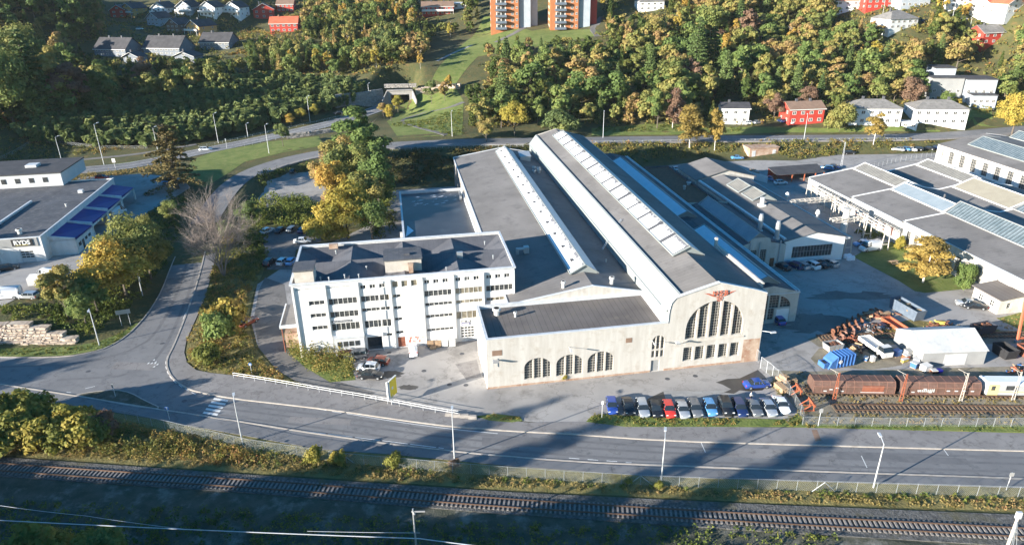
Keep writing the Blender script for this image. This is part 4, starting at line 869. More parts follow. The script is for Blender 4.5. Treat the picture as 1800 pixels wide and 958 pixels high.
# lean-to at the left end
mb = MB(); mb.box(-35.2, -32, 19.0, 28.0, 5.3, 5.55); mb.build('side_canopy', 'feltb', of, o2)
mb = MB(); mb.box(-35.4, -32.05, 18.8, 19.0, 5.15, 5.75); mb.box(-35.4, -35.2, 19.0, 28.2, 5.15, 5.75); mb.build('canopy_edge', 'trim', of, o2)
mb = MB()
mb.tube((-35.1, 19.3, 0), (-35.1, 19.3, 5.3), .1, n=6); mb.tube((-35.1, 27.6, 0), (-35.1, 27.6, 5.3), .1, n=6); mb.build('canopy_post', 'redrust', of, o2)
mb = MB(); mb.box(-35.0, -32.0, 20.5, 27.5, 0, 3.2); mb.build('brick_base', 'conc_brick', of, o2)
mb = MB()
for x in (-17.05, 1.9): mb.tube((x, 16.6, 0), (x, 16.6, 14), .07, n=5)
mb.build('downpipe', 'white', of, o2)

# ------------------------------------------------------------------ 3. low building with wet flat roof
lb, o3 = bld('flat_roofed_store', 'low store with a dark wet flat roof and white parapet behind the office block', -11.8, 35.8, 0)
mb = MB(); mb.quad((-11.8, 95, 0), (-11.8, 35.9, 0), (-11.8, 35.9, 6.1), (-11.8, 95, 6.1)); mb.quad((5.8, 95, 0), (-11.8, 95, 0), (-11.8, 95, 6.1), (5.8, 95, 6.1)); mb.quad((5.8, 35.9, 0), (5.8, 95, 0), (5.8, 95, 6.1), (5.8, 35.9, 6.1)); mb.build('wall', 'conc', lb, o3)
mb = MB()
gxs = np.linspace(-11.5, 5.5, 9); gys = np.linspace(36, 94.7, 14); vz = {}
for i, x in enumerate(gxs):
    for j, y in enumerate(gys): vz[i, j] = 5.55 + .06 * random.random()
vv = [(x, y, vz[i, j]) for i, x in enumerate(gxs) for j, y in enumerate(gys)]
mb.add(vv, [(i * 14 + j, (i + 1) * 14 + j, (i + 1) * 14 + j + 1, i * 14 + j + 1) for i in range(8) for j in range(13)]); mb.build('roof_membrane', 'membrane', lb, o3, smooth=True)
mb = MB(); mb.box(-12, -11.5, 35.9, 95.2, 5.5, 6.3); mb.box(5.5, 5.85, 35.9, 95.2, 5.5, 6.3); mb.box(-11.5, 5.5, 94.8, 95.2, 5.5, 6.3); mb.build('parapet', 'trim', lb, o3)
mb = MB()
for a, b in ((4.8, 40), (4.9, 90), (4.6, 86)): mb.box(a - .3, a + .3, b, b + .7, 5.6, 6.6)
mb.build('roof_vent', 'frame', lb, o3)
mb = MB()
for k in range(30):
    x = -9 + 12 * random.random(); y = 82 + 10 * random.random() + (x + 9) * .2; mb.poly([(x, y, 5.66), (x + 1.6 * random.random() + .4, y + .2, 5.66), (x + 1., y + .5, 5.66)])
mb.poly([(-11.3, 60, 5.65), (-9.2, 64, 5.65), (-10.6, 68, 5.65)]); mb.poly([(-11.3, 48, 5.65), (-10.0, 49, 5.65), (-11, 52, 5.65)])
mb.build('ice_patch', 'frost_far', lb, o3)
mb = MB()
for b in (50, 58, 66): mb.box(-12.6, -12, b, b + 1.2, 3, 4.4)
mb.build('wall_unit', 'frame', lb, o3)
# ================================================================== RIGHT WORKSHOPS
def ABp(px, py, z): w_ = W(px, py, z); return toAB(w_[0], w_[1])
def coping(mb, a0, z0, a1, z1, b, w_=.35, h=.18):
    mb.add([(a0, b, z0), (a1, b, z1), (a1, b + w_, z1), (a0, b + w_, z0), (a0, b, z0 + h), (a1, b, z1 + h), (a1, b + w_, z1 + h), (a0, b + w_, z0 + h)], [(4, 5, 6, 7), (0, 1, 5, 4), (3, 7, 6, 2), (0, 4, 7, 3), (1, 2, 6, 5)])
def rblock(name, label, b0, b1, zw, zr, m1, m2, a0=109, ops=(), roofm='feltb', s=0., front='conc', mon1=(119.8, 123.3, 129.5), mon2=(138.5, 144.5, 149), dz=1.4):
    t, off = bld(name, label, a0, b0, 0)
    Tx, Lx = Tm((a0, b1), (a0, b0)); mb = MB(); wall(mb, Tx, Lx, zw, ops); mb.build('wall', front, t, off)
    for o in ops: window(t, Tx, o, 3, 6, off, .3, 'muntin' if o.get('g', 1) else 'framebr')
    prof = [(a0, zw), (125.5, zr), (135, zw + .4), (146, zr), (158, zw)]
    for (x0, z0), (x1, z1) in zip(prof[:-1], prof[1:]):
        mb = MB(); mb.poly([(x0 - (.3 if x0 == a0 else 0), b0, z0), (x1, b0, z1), (x1, b1, z1), (x0 - (.3 if x0 == a0 else 0), b1, z0)], .15); mb.build('roof', roofm, t, off)
    mb = MB()
    for (x0, z0), (x1, z1) in zip(prof[:-1], prof[1:]):
        mb.quad((x0, b0 + .02, 0), (x1, b0 + .02, 0), (x1, b0 + .02, z1 - .05), (x0, b0 + .02, z0 - .05)); mb.quad((x1, b1 - .02, 0), (x0, b1 - .02, 0), (x0, b1 - .02, z0 - .05), (x1, b1 - .02, z1 - .05))
    mb.quad((158, b0, 0), (158, b1, 0), (158, b1, zw), (158, b0, zw)); mb.build('gable_wall', 'conc', t, off)
    f = lambda a: float(np.interp(a, [p[0] for p in prof], [p[1] for p in prof]))
    for mn, gm in ((mon1, m1), (mon2, m2)):
        if gm: monitor(t, off, mn[0], mn[2], mn[1], f(mn[0]) + .15, f(mn[2]) + .15, f(mn[1]) + dz, b0 + (.2 if gm == 'skyglass' else .6), b1 - 1.2, gm, roofm if gm != 'skyglass' else 'skyglass', patch=False, gable='whitewood')
    mb = MB()
    for (x0, z0), (x1, z1) in zip(prof[:-1], prof[1:]): coping(mb, x0, z0, x1, z1, b1 - .5)
    mb.build('parapet', 'whitewood', t, off)
    mb = MB(); mb.tube((a0 - .35, b0, zw - .05), (a0 - .35, b1, zw - .05), .1, n=5); mb.build('gutter', 'steel', t, off)
    return t, off, f
winsA = [dict(x0=2.5 + 3.3 * i, x1=3.6 + 3.3 * i, z0=1.6, z1=3.8) for i in range(5)]
M['slat'] = mat('slatted_skylight', (.2, .19, .17), (.26, .25, .22), .6, .5, stripe=[(1, .8, .3, .45)])
M['slatb'] = mat('blue_grey_skylight_sheeting', (.19, .23, .26), (.24, .28, .31), .4, .45, stripe=[(1, .6, .08, .85)])
M['beige'] = mat('beige_skylight_sheeting', (.28, .25, .19), (.33, .3, .23), .4, .6, stripe=[(1, .5, .12, .8)])
rA, oA, fA = rblock('workshop_shed', 'cream workshop shed with slatted skylights, farthest of the three adjoining sheds', 65.2, 86, 5.6, 8.0, 'slat', 'slat', ops=winsA, mon1=(122.5, 126, 131.5), mon2=(143.4, 147, 152))
winsB = [dict(x0=2.2 + 2.9 * i, x1=3.3 + 2.9 * i, z0=1.4, z1=3.6, g=0) for i in range(6)]
rB, oB, fB = rblock('workshop_shed', 'cream workshop shed with pale blue and beige skylight sheeting, middle of three adjoining sheds', 44.3, 64.9, 6.2, 8.4, 'slatb', 'beige', ops=winsB)
winsC = [dict(x0=1.7, x1=3.1, z0=1.2, z1=4.6), dict(x0=4.3, x1=5.7, z0=1.2, z1=4.6)] + [dict(x0=15 + 2.9 * i, x1=16.4 + 2.9 * i, z0=1.2, z1=4.6) for i in range(4)]
rC, oC, fC = rblock('workshop_shed', 'long cream workshop hall with green glazed skylight behind the autumn birch', -30, 44, 6.6, 8.6, None, None, ops=winsC, a0=109)
monitor(rC, oC, 119.6, 129, 123.2, fC(119.6) + .15, fC(129) + .15, 10.6, 20.5, 43.6, 'skyglass', 'skyglass', patch=False, gable='clads')
monitor(rC, oC, 138.5, 149.5, 143.5, fC(138.5) + .15, fC(149.5) + .15, 10.4, 20.5, 43, 'skyglass', 'skyglass', patch=False, gable='clads')
mb = MB()
for b, r in ((43.0, .12), (42.5, .12), (42.0, .12), (14.5, .09), (1, .09)): mb.tube((108.7, b, 0), (108.7, b, 6.5), r, n=6)
mb.build('downpipe', 'trim', rC, oC)
mb = MB(); mb.box(108.85, 109, 11.0, 14.0, .1, 4.0); gt_ = mb.build('loading_gate', 'whitewood', rC, oC); mb = MB()
for k in range(3): mb.box(108.8, 108.86, 11.5 + .8 * k, 12.1 + .8 * k, 2.2, 2.7)
mb.build('gate_panes', 'glass', gt_, oC)
mb = MB(); mb.tube((124, 50, 8), (124, 50, 10.5), .25, n=8); mb.build('chimney', 'feltdark', rB, oB)
# small annex hut in front of hall C
t, off = bld('gatehouse', 'small cream gatehouse with dark mono-pitch roof against the long hall', 103.5, 7.3, 0)
mb = MB(); Tx, Lx = Tm((103.5, 14), (103.5, 7.3)); oo = [dict(x0=1.3, x1=2.5, z0=1, z1=2.3), dict(x0=4.2, x1=5.4, z0=1, z1=2.3)]; wall(mb, Tx, Lx, 3.3, oo); T2, L2 = Tm((103.5, 7.3), (109, 7.3)); o2_ = [dict(x0=1.8, x1=2.9, z0=1.1, z1=2.3)]; wall(mb, T2, L2, [(0, 3.3), (5.5, 3.9)], o2_); T3, L3 = Tm((109, 14), (103.5, 14)); wall(mb, T3, L3, [(0, 3.9), (5.5, 3.3)]); mb.build('wall', 'conc', t, off)
for o in oo: window(t, Tx, o, 2, 2, off)
for o in o2_: window(t, T2, o, 2, 2, off)
mb = MB(); mb.poly([(103.1, 6.9, 3.32), (109, 6.9, 3.98), (109, 14.4, 3.98), (103.1, 14.4, 3.32)], .18); mb.build('roof', 'felt', t, off)

# top right white hall
t, off = bld('white_hall', 'big white hall with tall windows, grey roof and glazed ridge light at the right edge', 173, 40, 0)
mb = MB(); Tx, Lx = Tm((173, 112), (173, 40)); oo = [dict(x0=2.2, x1=3.2, z0=2, z1=5)] + [dict(x0=5.6 + 4.9 * i, x1=8.0 + 4.9 * i, z0=.8, z1=5.0) for i in range(12)]
wall(mb, Tx, Lx, 6.2, oo, depth=.4); T2, L2 = Tm((208, 112), (173, 112)); wall(mb, T2, L2, [(0, 6.2), (17, 9), (35, 6.2)]); T2, L2 = Tm((173, 40), (208, 40)); wall(mb, T2, L2, [(0, 6.2), (17, 9), (35, 6.2)]); mb.build('wall', 'white', t, off)
for o in oo: window(t, Tx, o, 3, 5, off, .4, 'muntin')
mb = MB(); mb.poly([(172.7, 40, 6.2), (190, 40, 9.0), (190, 112, 9.0), (172.7, 112, 6.2)], .2); mb.poly([(190, 40, 9.01), (208, 40, 6.2), (208, 112, 6.2), (190, 112, 9.01)], .2); mb.build('roof', 'feltb', t, off)
monitor(t, off, 178.5, 190, 183.5, 7.3, 9.1, 9.8, 45, 105, 'skyglass', 'feltb', patch=False); monitor(t, off, 197, 206, 200, 8.1, 7.0, 10.2, 70, 108, 'skyglass', 'feltb', patch=False)

# ================================================================== MIDDLE SHEDS
t, off = bld('white_gabled_shed', 'shed with white gable, long strip window and dark roof beside the parked cars', 74.8, 39, 0)
Tx, Lx = Tm((74.8, 39), (90.2, 39)); oo = [dict(x0=2.3, x1=12.5, z0=1.3, z1=4.2)]
mb = MB(); wall(mb, Tx, Lx, [(0, 5.8), (7.4, 7.5), (15.4, 5.9)], oo); mb.build('gable_wall', 'whitewood', t, off); window(t, Tx, oo[0], 13, 2, off, .3, 'clads')
mb = MB(); mb.quad((90.2, 39, 0), (90.2, 88, 0), (90.2, 88, 5.9), (90.2, 39, 5.9)); mb.quad((74.8, 88, 0), (74.8, 39, 0), (74.8, 39, 5.8), (74.8, 88, 5.8)); mb.add([(90.2, 88, 0), (74.8, 88, 0), (74.8, 88, 5.8), (82.2, 88, 7.9), (90.2, 88, 5.9)], [(0, 1, 2, 3, 4)]); mb.build('wall', 'conc', t, off)
mb = MB(); mb.poly([(74.5, 38.7, 5.8), (82.2, 38.7, 7.6), (82.2, 88, 7.6), (74.5, 88, 5.8)], .15); mb.poly([(82.2, 38.7, 7.61), (90.5, 38.7, 5.85), (90.5, 88, 5.85), (82.2, 88, 7.61)], .15); mb.build('roof', 'feltb', t, off)
mb = MB(); mb.box(90.4, 91.3, 38.8, 88, 5.2, 5.35); mb.box(91.2, 91.4, 38.8, 88, 5.2, 5.6); mb.build('box_gutter', 'steel', t, off)
monitor(t, off, 79.5, 85.8, 82.6, 7.2, 7.0, 8.9, 72.0, 78.8, 'slat', 'palemetal', patch=False); monitor(t, off, 79.8, 86.2, 83.0, 7.2, 6.9, 8.9, 64.5, 70.4, 'slat', 'palemetal', patch=False)
mb = MB(); mb.box(74.9, 75.5, 39.5, 88, 5.9, 6.3); mb.build('parapet', 'trim', t, off)
mb = MB(); mb.tube((80, 60, 7.3), (80, 60, 9.4), .55, n=10); mb.box(79.2, 80.8, 59.2, 60.8, 7.0, 7.6); mb.build('roof_vent', 'frame', t, off)
for a, b in ((72.2, 46.), (73.6, 40.6)):
    mb = MB(); mb.tube((a, b, 5.5), (a, b, 9.8), .55, n=10); mb.tube((a, b, 9.8), (a, b, 10.3), .42, n=10); mb.tube((a, b, 5.4), (a, b, 6.2), .75, n=10); c_ = mb.build('steel_flue', 'steel', t, off)
mb = MB(); mb.box(77.0, 78.2, 37.6, 39, 0, .01); 
t, off = bld('middle_shed', 'shed with shaped cream gable and long pale skylight between the halls', 63.2, 38, 0)
Tx, Lx = Tm((63.2, 38), (74.7, 38)); oo = [dict(x0=.9, x1=2.2, z0=1, z1=4.3), dict(x0=2.9, x1=4.4, z0=.9, z1=4.6), dict(x0=5.3, x1=6.8, z0=.9, z1=4.6), dict(x0=7.9, x1=9.1, z0=.1, z1=2.3)]
mb = MB(); wall(mb, Tx, Lx, [(0, 5.6), (2.4, 6.5), (2.7, 7.3), (3.6, 7.6), (4.5, 7.6), (5.6, 7.6), (6.4, 7.6), (7.3, 7.3), (7.6, 6.3), (11.5, 5.5)], oo); mb.build('gable_wall', 'conc', t, off)
for o in oo[:3]: window(t, Tx, o, 3, 7, off, .3, 'muntin')
d = MB(); tbox(d, Tx, 7.9, 9.1, .1, 2.3, .15, .25); d.build('door', 'rust', t, off)
d = MB()
for x in (2.55, 4.85, 9.9): d.tube(Tx(x, .5, -.25), Tx(x, 6.6, -.25), .16, n=6)
d.build('duct', 'steel', t, off)
mb = MB(); mb.quad((63.2, 68, 0), (63.2, 38, 0), (63.2, 38, 5.6), (63.2, 68, 5.6)); mb.quad((74.7, 38, 0), (74.7, 68, 0), (74.7, 68, 5.5), (74.7, 38, 5.5)); mb.quad((74.7, 68, 0), (63.2, 68, 0), (63.2, 68, 6.6), (74.7, 68, 6.2)); mb.build('wall', 'conc', t, off)
mb = MB(); mb.poly([(63.1, 38.2, 5.5), (68.2, 38.2, 7.2), (68.2, 68, 7.2), (63.1, 68, 5.5)], .12); mb.poly([(68.2, 38.2, 7.21), (74.8, 38.2, 5.45), (74.8, 68, 5.45), (68.2, 68, 7.21)], .12); mb.build('roof', 'feltdark', t, off)
monitor(t, off, 65.6, 70.6, 67.9, 6.5, 6.7, 8.6, 38.6, 66, 'slatb', 'palemetal', patch=False)
# brown flat roof between hall and back building
t, off = bld('flat_roofed_shed', 'low shed with rusty brown flat roof behind the right aisle', 63.3, 70, 0)
mb = MB(); mb.box(63.3, 73.5, 70, 108, 0, 5.0); mb.build('wall', 'conc', t, off); mb = MB(); mb.poly([(63.5, 70.2, 5.02), (73.3, 70.2, 5.02), (73.3, 107.8, 5.02), (63.5, 107.8, 5.02)]); mb.build('roof', 'rust', t, off)
mb = MB(); mb.box(63.3, 63.6, 70, 108, 5, 5.5); mb.box(73.2, 73.5, 70, 108, 5, 5.5); mb.box(63.6, 73.2, 70, 70.3, 5, 5.5); mb.box(63.6, 73.2, 107.7, 108, 5, 5.5); mb.build('parapet', 'feltdark', t, off)
vent(t, off, 69, 84, 5, 1.2, .4, 'steel'); vent(t, off, 72, 88, 5, 1, .6, 'steel')
# cream back building
t, off = bld('cream_back_building', 'cream building with tall narrow windows and brown gable roof in the back yard', 74.8, 89, 0)
Tx, Lx = Tm((74.8, 103), (74.8, 89)); oo = [dict(x0=1.2 + 2.6 * i, x1=2.2 + 2.6 * i, z0=.8, z1=3.4) for i in range(5)] + [dict(x0=1.2 + 2.6 * i, x1=2.2 + 2.6 * i, z0=4, z1=5.2) for i in range(5)]
mb = MB(); wall(mb, Tx, Lx, 6.2, oo); T2, L2 = Tm((74.8, 89), (93, 89)); wall(mb, T2, L2, [(0, 6.2), (9.1, 8.6), (18.2, 6.2)]); T2, L2 = Tm((93, 103), (74.8, 103)); wall(mb, T2, L2, [(0, 6.2), (9.1, 8.6), (18.2, 6.2)]); T2, L2 = Tm((93, 89), (93, 103)); wall(mb, T2, L2, 6.2); mb.build('wall', 'conc', t, off)
for o in oo: window(t, Tx, o, 1, 3, off)
mb = MB(); mb.poly([(74.3, 88.6, 6.15), (83.9, 88.6, 8.7), (83.9, 103.4, 8.7), (74.3, 103.4, 6.15)], .2); mb.poly([(83.9, 88.6, 8.71), (93.5, 88.6, 6.15), (93.5, 103.4, 6.15), (83.9, 103.4, 8.71)], .2); mb.build('roof', 'feltb', t, off)
# concrete gantries between sheds and right workshops
def gantry(lab, a0, b0, a1, b1, z, n, name='crane_gantry'):
    t, off = bld(name, lab, a0, b0, 0, 'gantry', 'concrete gantries in the yard')
    mb = MB(); L = hypot(a1 - a0, b1 - b0); dx, dy = (a1 - a0) / L, (b1 - b0) / L; nx, ny = -dy, dx
    for s in (-1, 1):
        p = (a0 + nx * .7 * s, b0 + ny * .7 * s, z); q = (a1 + nx * .7 * s, b1 + ny * .7 * s, z); mb.tube(p, q, .17, n=4); mb.tube((p[0], p[1], z - .8), (q[0], q[1], z - .8), .1, n=4)
    k = int(L / 1.5)
    for i in range(k):
        f0 = i / k; f1 = (i + .5) / k; f2 = (i + 1) / k
        for s in (-1, 1):
            P_ = lambda f, zz: (a0 + (a1 - a0) * f + nx * .7 * s, b0 + (b1 - b0) * f + ny * .7 * s, zz)
            mb.tube(P_(f0, z), P_(f1, z - .8), .05, n=4); mb.tube(P_(f1, z - .8), P_(f2, z), .05, n=4)
        mb.tube((a0 + (a1 - a0) * f0 - nx * .7, b0 + (b1 - b0) * f0 - ny * .7, z), (a0 + (a1 - a0) * f0 + nx * .7, b0 + (b1 - b0) * f0 + ny * .7, z), .07, n=4)
    mb.build('beam', 'framec', t, off)
    for i in range(n):
        f = i / (n - 1) if n > 1 else .5; x, y = a0 + (a1 - a0) * f, b0 + (b1 - b0) * f; m2 = MB()
        for s in (-1, 1): m2.tube((x + nx * 1.0 * s, y + ny * 1.0 * s, 0), (x + nx * .6 * s, y + ny * .6 * s, z), .14, .12, n=5)
        m2.tube((x - nx * .9, y - ny * .9, 1.6), (x + nx * .9, y + ny * .9, 1.6), .1, n=4)
        m2.build('leg', 'framec', t, off)
gantry('long rusty-white gantry running along the cream sheds', 105.2, 79, 103.5, 42, 5.6, 6)
gantry('truss gantry crossing the alley behind the white shed', 91.5, 66, 105.2, 66.5, 5.8, 2)
gantry('short crossing gantry near the white van', 95, 52, 104.2, 52.5, 5.2, 2)
gantry('lower grey gantry beside the white gabled shed', 93.2, 72, 93.6, 42, 4.0, 4)
t, off = bld('steel_flue_tower', 'thick pale round pillar standing among the gantries', 99.2, 52.5, 0, 'pillar'); mb = MB(); mb.tube((99.2, 52.5, 0), (99.2, 52.5, 7.2), .8, .8, 12); mb.build('shaft', 'frame', t, off); mb = MB(); mb.tube((99.2, 52.5, 7.2), (99.2, 52.5, 7.6), .95, .95, 12); mb.build('cap', 'conc', t, off)
for i, (a, b) in enumerate(((92.3, 69), (92.2, 54))):
    t, off = bld('cowl_vent', ['round-topped steel cowl behind the white gabled shed', 'round-topped steel cowl nearer the white van'][i], a, b, 0, 'vent'); mb = MB(); mb.tube((a, b, 0), (a, b, 6.2), .3, n=8); mb.build('pipe', 'steel', t, off); mb = MB(); mb.tube((a, b, 6.2), (a, b, 7.0), .6, .45, 10); mb.tube((a, b, 7.0), (a, b, 7.3), .45, .15, 10); mb.build('cowl', 'frame', t, off)
# carport
t, off = bld('carport', 'long open carport with red posts and dark flat roof', 107, 100, 0, 'carport')
mb = MB(); mb.poly([(106.5, 99.5, 2.7), (123.5, 99.8, 2.7), (125.2, 107.5, 3.2), (107.3, 106.8, 3.2)], .25); mb.build('roof', 'rooftile', t, off)
for x in (107, 112.2, 116.5, 120.3, 123.2): mb = MB(); mb.box(x - .13, x + .13, 99.8, 100.06, 0, 2.5); mb.build('post', 'orange', t, off)
mb = MB(); mb.quad((107.4, 106.5, 0), (125, 107, 0), (125, 107, 3), (107.4, 106.5, 3)); mb.build('back_wall', 'redhouse', t, off)
mb = MB(); mb.box(123.3, 126, 99.7, 100, 0, 1.8); mb.box(106.4, 108, 101, 103, 0, 1.6); mb.build('side_panel', 'orange', t, off)
# substation hut at the foot of the bank
w_ = W(1317, 277, 0); a_, b_ = toAB(w_[0], w_[1]); t, off = bld('brick_hut', 'small crumbling cream brick hut with patchy flat roof at the foot of the bank', a_, b_, 0)
mb = MB(); mb.box(a_, a_ + 11, b_, b_ + 5.5, 0, 3.1); mb.build('wall', 'conc_brick', t, off); mb = MB(); mb.box(a_ - .3, a_ + 11.3, b_ - .3, b_ + 5.8, 3.1, 3.35); mb.build('roof', 'conc_brick', t, off)
for x in (.9, 8.8): mb = MB(); mb.box(a_ + x, a_ + x + 1.3, b_ - .05, b_, .1, 2.3); mb.build('door', 'trim', t, off)
# grey wall / fence in the back yard
p0 = AB(101, 116); 
t, off = bld('plank_wall', 'grey plank wall beside the crates in the back yard', 97, 119, 0, 'wall'); mb = MB(); Tx, Lx = Tm((96, 121), (103.8, 100)); tbox(mb, Tx, 0, Lx, 0, 2.2, 0, .15)
for k in range(11): tbox(mb, Tx, Lx * k / 10 - .06, Lx * k / 10 + .06, 0, 2.3, -.08, 0)
mb.build('planks', 'cladg', t, off)

# ================================================================== GARAGE
zg = 2.9
gc = W(84, 461, zg); ga, gb = toAB(gc[0], gc[1])
gp2 = ABp(203, 322, 9.0)
t, off = bld('repair_garage', 'white repair garage with deep blue canopies and a black name sign', ga, gb, zg)
hh = 6.3; bl = 49.
def gbx(mb, a0, a1, b0, b1, z0, z1, mi=0): mb.box(ga + a0, ga + a1, gb + b0, gb + b1, zg + z0, zg + z1, mi)
T1, L1 = Tm((ga - 40, gb, zg), (ga, gb, zg)); go = [dict(x0=40 - 5.2, x1=40 - 2.2, z0=.1, z1=3.6), dict(x0=40 - 13, x1=40 - 9.6, z0=.1, z1=3.6), dict(x0=40 - 19, x1=40 - 15.6, z0=.1, z1=3.6)]
mb = MB(); wall(mb, T1, L1, hh, go, z0=-1.5); mb.build('front_wall', 'white', t, off)
for o in go:
    d = MB(); tbox(d, T1, o['x0'], o['x1'], .1, 3.6, .1, .2); gg = d.build('garage_door', 'cladg', t, off); d = MB()
    for i in range(3):
        for k in range(3): tbox(d, T1, o['x0'] + .2 + .9 * i, o['x0'] + .95 + .9 * i, 1.5 + .6 * k, 1.85 + .6 * k, .07, .1)
    d.build('door_panes', 'glass', gg, off)
mb = MB(); tbox(mb, T1, 0, 39.2, 4.2, 6.3, -.15, -.01); mb.build('fascia', 'clads', t, off)
mb = MB(); tbox(mb, T1, 33.8, 38.2, 4.5, 6.1, -.3, -.16); sg = mb.build('name_sign', 'black', t, off)
text('RYDS', 1.45, 'paint', (36.0 - 40, -.34, 5.28), 0, sg, bold=.05)
mb = MB(); tbox(mb, T1, 34.4, 34.6, 4.75, 5.8, -.33, -.3); tbox(mb, T1, 34.6, 37.2, 4.68, 4.76, -.33, -.3); mb.build('sign_stripe', 'yellow', sg, off)
T2, L2 = Tm((ga, gb, zg), (ga, gb + bl, zg)); mb = MB(); wall(mb, T2, L2, hh, z0=-1.5); mb.build('side_wall', 'white', t, off)
T2, L2 = Tm((ga, gb + bl, zg), (ga - 30, gb + bl, zg)); mb = MB(); wall(mb, T2, L2, hh, z0=-1.5); mb.build('rear_wall', 'white', t, off)
mb = MB(); mb.poly([(ga - 40, gb + .1, zg + 6.0), (ga - .1, gb + .1, zg + 6.0), (ga - .1, gb + bl - .1, zg + 6.0), (ga - 40, gb + bl - .1, zg + 6.0)]); mb.build('roof', 'feltdark', t, off)
mb = MB(); gbx(mb, -40, .12, -.12, .25, 6.3, 6.45); gbx(mb, -.25, .12, .25, bl, 6.3, 6.45); gbx(mb, -14.5, -14.0, 8, 30, 6.0, 6.5); mb.build('parapet_coping', 'trim', t, off)
up = ABp(103, 340, 9.2)
ua, ub = ABp(112, 326, zg + 6); 
mb = MB(); mb.box(ua - 34, ua, ub, ub + 17, zg + 6, zg + 9.6); ub_ = mb.build('upper_storey', 'cladg', t, off); mb = MB(); mb.box(ua - 34.2, ua + .2, ub - .2, ub + 17.2, zg + 9.6, zg + 9.9); mb.build('roof', 'rooftile', ub_, off)
mb = MB(); mb.box(ua - 12, ua - 9, ub + 7, ub + 10, zg + 9.9, zg + 10.6); mb.build('roof_light', 'trim', ub_, off)
mb = MB()
for k in range(5): mb.box(ua - 5 - 3.6 * k, ua - 3.7 - 3.6 * k, ub - .06, ub, zg + 7.2, zg + 8.6)
mb.build('window', 'glass', ub_, off)
nb = 4; b0 = 3.5; bw = (bl - 5) / nb
for k in range(nb):
    y0, y1 = b0 + bw * k, b0 + bw * (k + 1) - .5; d = MB(); dz = 0
    # blue mono-pitch sheet, high at its near end
    d.poly([(ga + .02, gb + y0, zg + 4.9), (ga + 5.6, gb + y0, zg + 4.3), (ga + 5.6, gb + y1, zg + 3.7), (ga + .02, gb + y1, zg + 4.9)], .5); d.build('blue_canopy', 'canopy', t, off)
    d = MB(); gbx(d, 0, 5.7, y0 - .3, y0, 0, 3.9 if k else 4.2); d.add([(ga, gb + y0 - .3, zg + 3.9), (ga + 5.7, gb + y0 - .3, zg + 3.9), (ga + 5.7, gb + y0 - .3, zg + 4.4), (ga, gb + y0 - .3, zg + 5.3), (ga, gb + y0, zg + 3.9), (ga + 5.7, gb + y0, zg + 3.9), (ga + 5.7, gb + y0, zg + 4.4), (ga, gb + y0, zg + 5.3)], [(0, 1, 2, 3), (7, 6, 5, 4), (3, 2, 6, 7), (0, 3, 7, 4)]); d.build('fin_wall', 'white', t, off)
    d = MB()
    if k == 0: gbx(d, 5.3, 5.6, y0, y1, 0, 3.6); d.build('bay_wall', 'white', t, off); d = MB(); gbx(d, 5.6, 5.66, y0 + 1.2, y0 + 2.6, 1.7, 2.6); gbx(d, 5.6, 5.66, y0 + 5.2, y0 + 6.4, 1.9, 2.6); gbx(d, 5.6, 5.66, y0 + 7.2, y0 + 8.6, 1.9, 2.6); gbx(d, 5.6, 5.67, y0 + 3.2, y0 + 4.3, .1, 2.6); d.build('window', 'glass', t, off)
    else: gbx(d, .02, .2, y0 + .6, y1 - .6, .1, 3.4); d.build('garage_door', 'feltdark', t, off); d = MB(); gbx(d, 5.3, 5.6, y1 - .6, y1, 0, 3.7); gbx(d, 5.3, 5.6, y0, y1, 3.2, 3.7); d.build('fin_wall', 'white', t, off)
vent(t, (ga, gb, zg), ga - 6, gb + 4, zg + 6, 1.3, .6, 'frame'); vent(t, (ga, gb, zg), ga - 3.5, gb + 24, zg + 6, .8, .2, 'frame')
mb = MB(); mb.box(ga - 5, ga - 3.8, gb + 36, gb + 37.2, zg + 6, zg + 6.8); mb.build('roof_vent', 'trim', t, off)

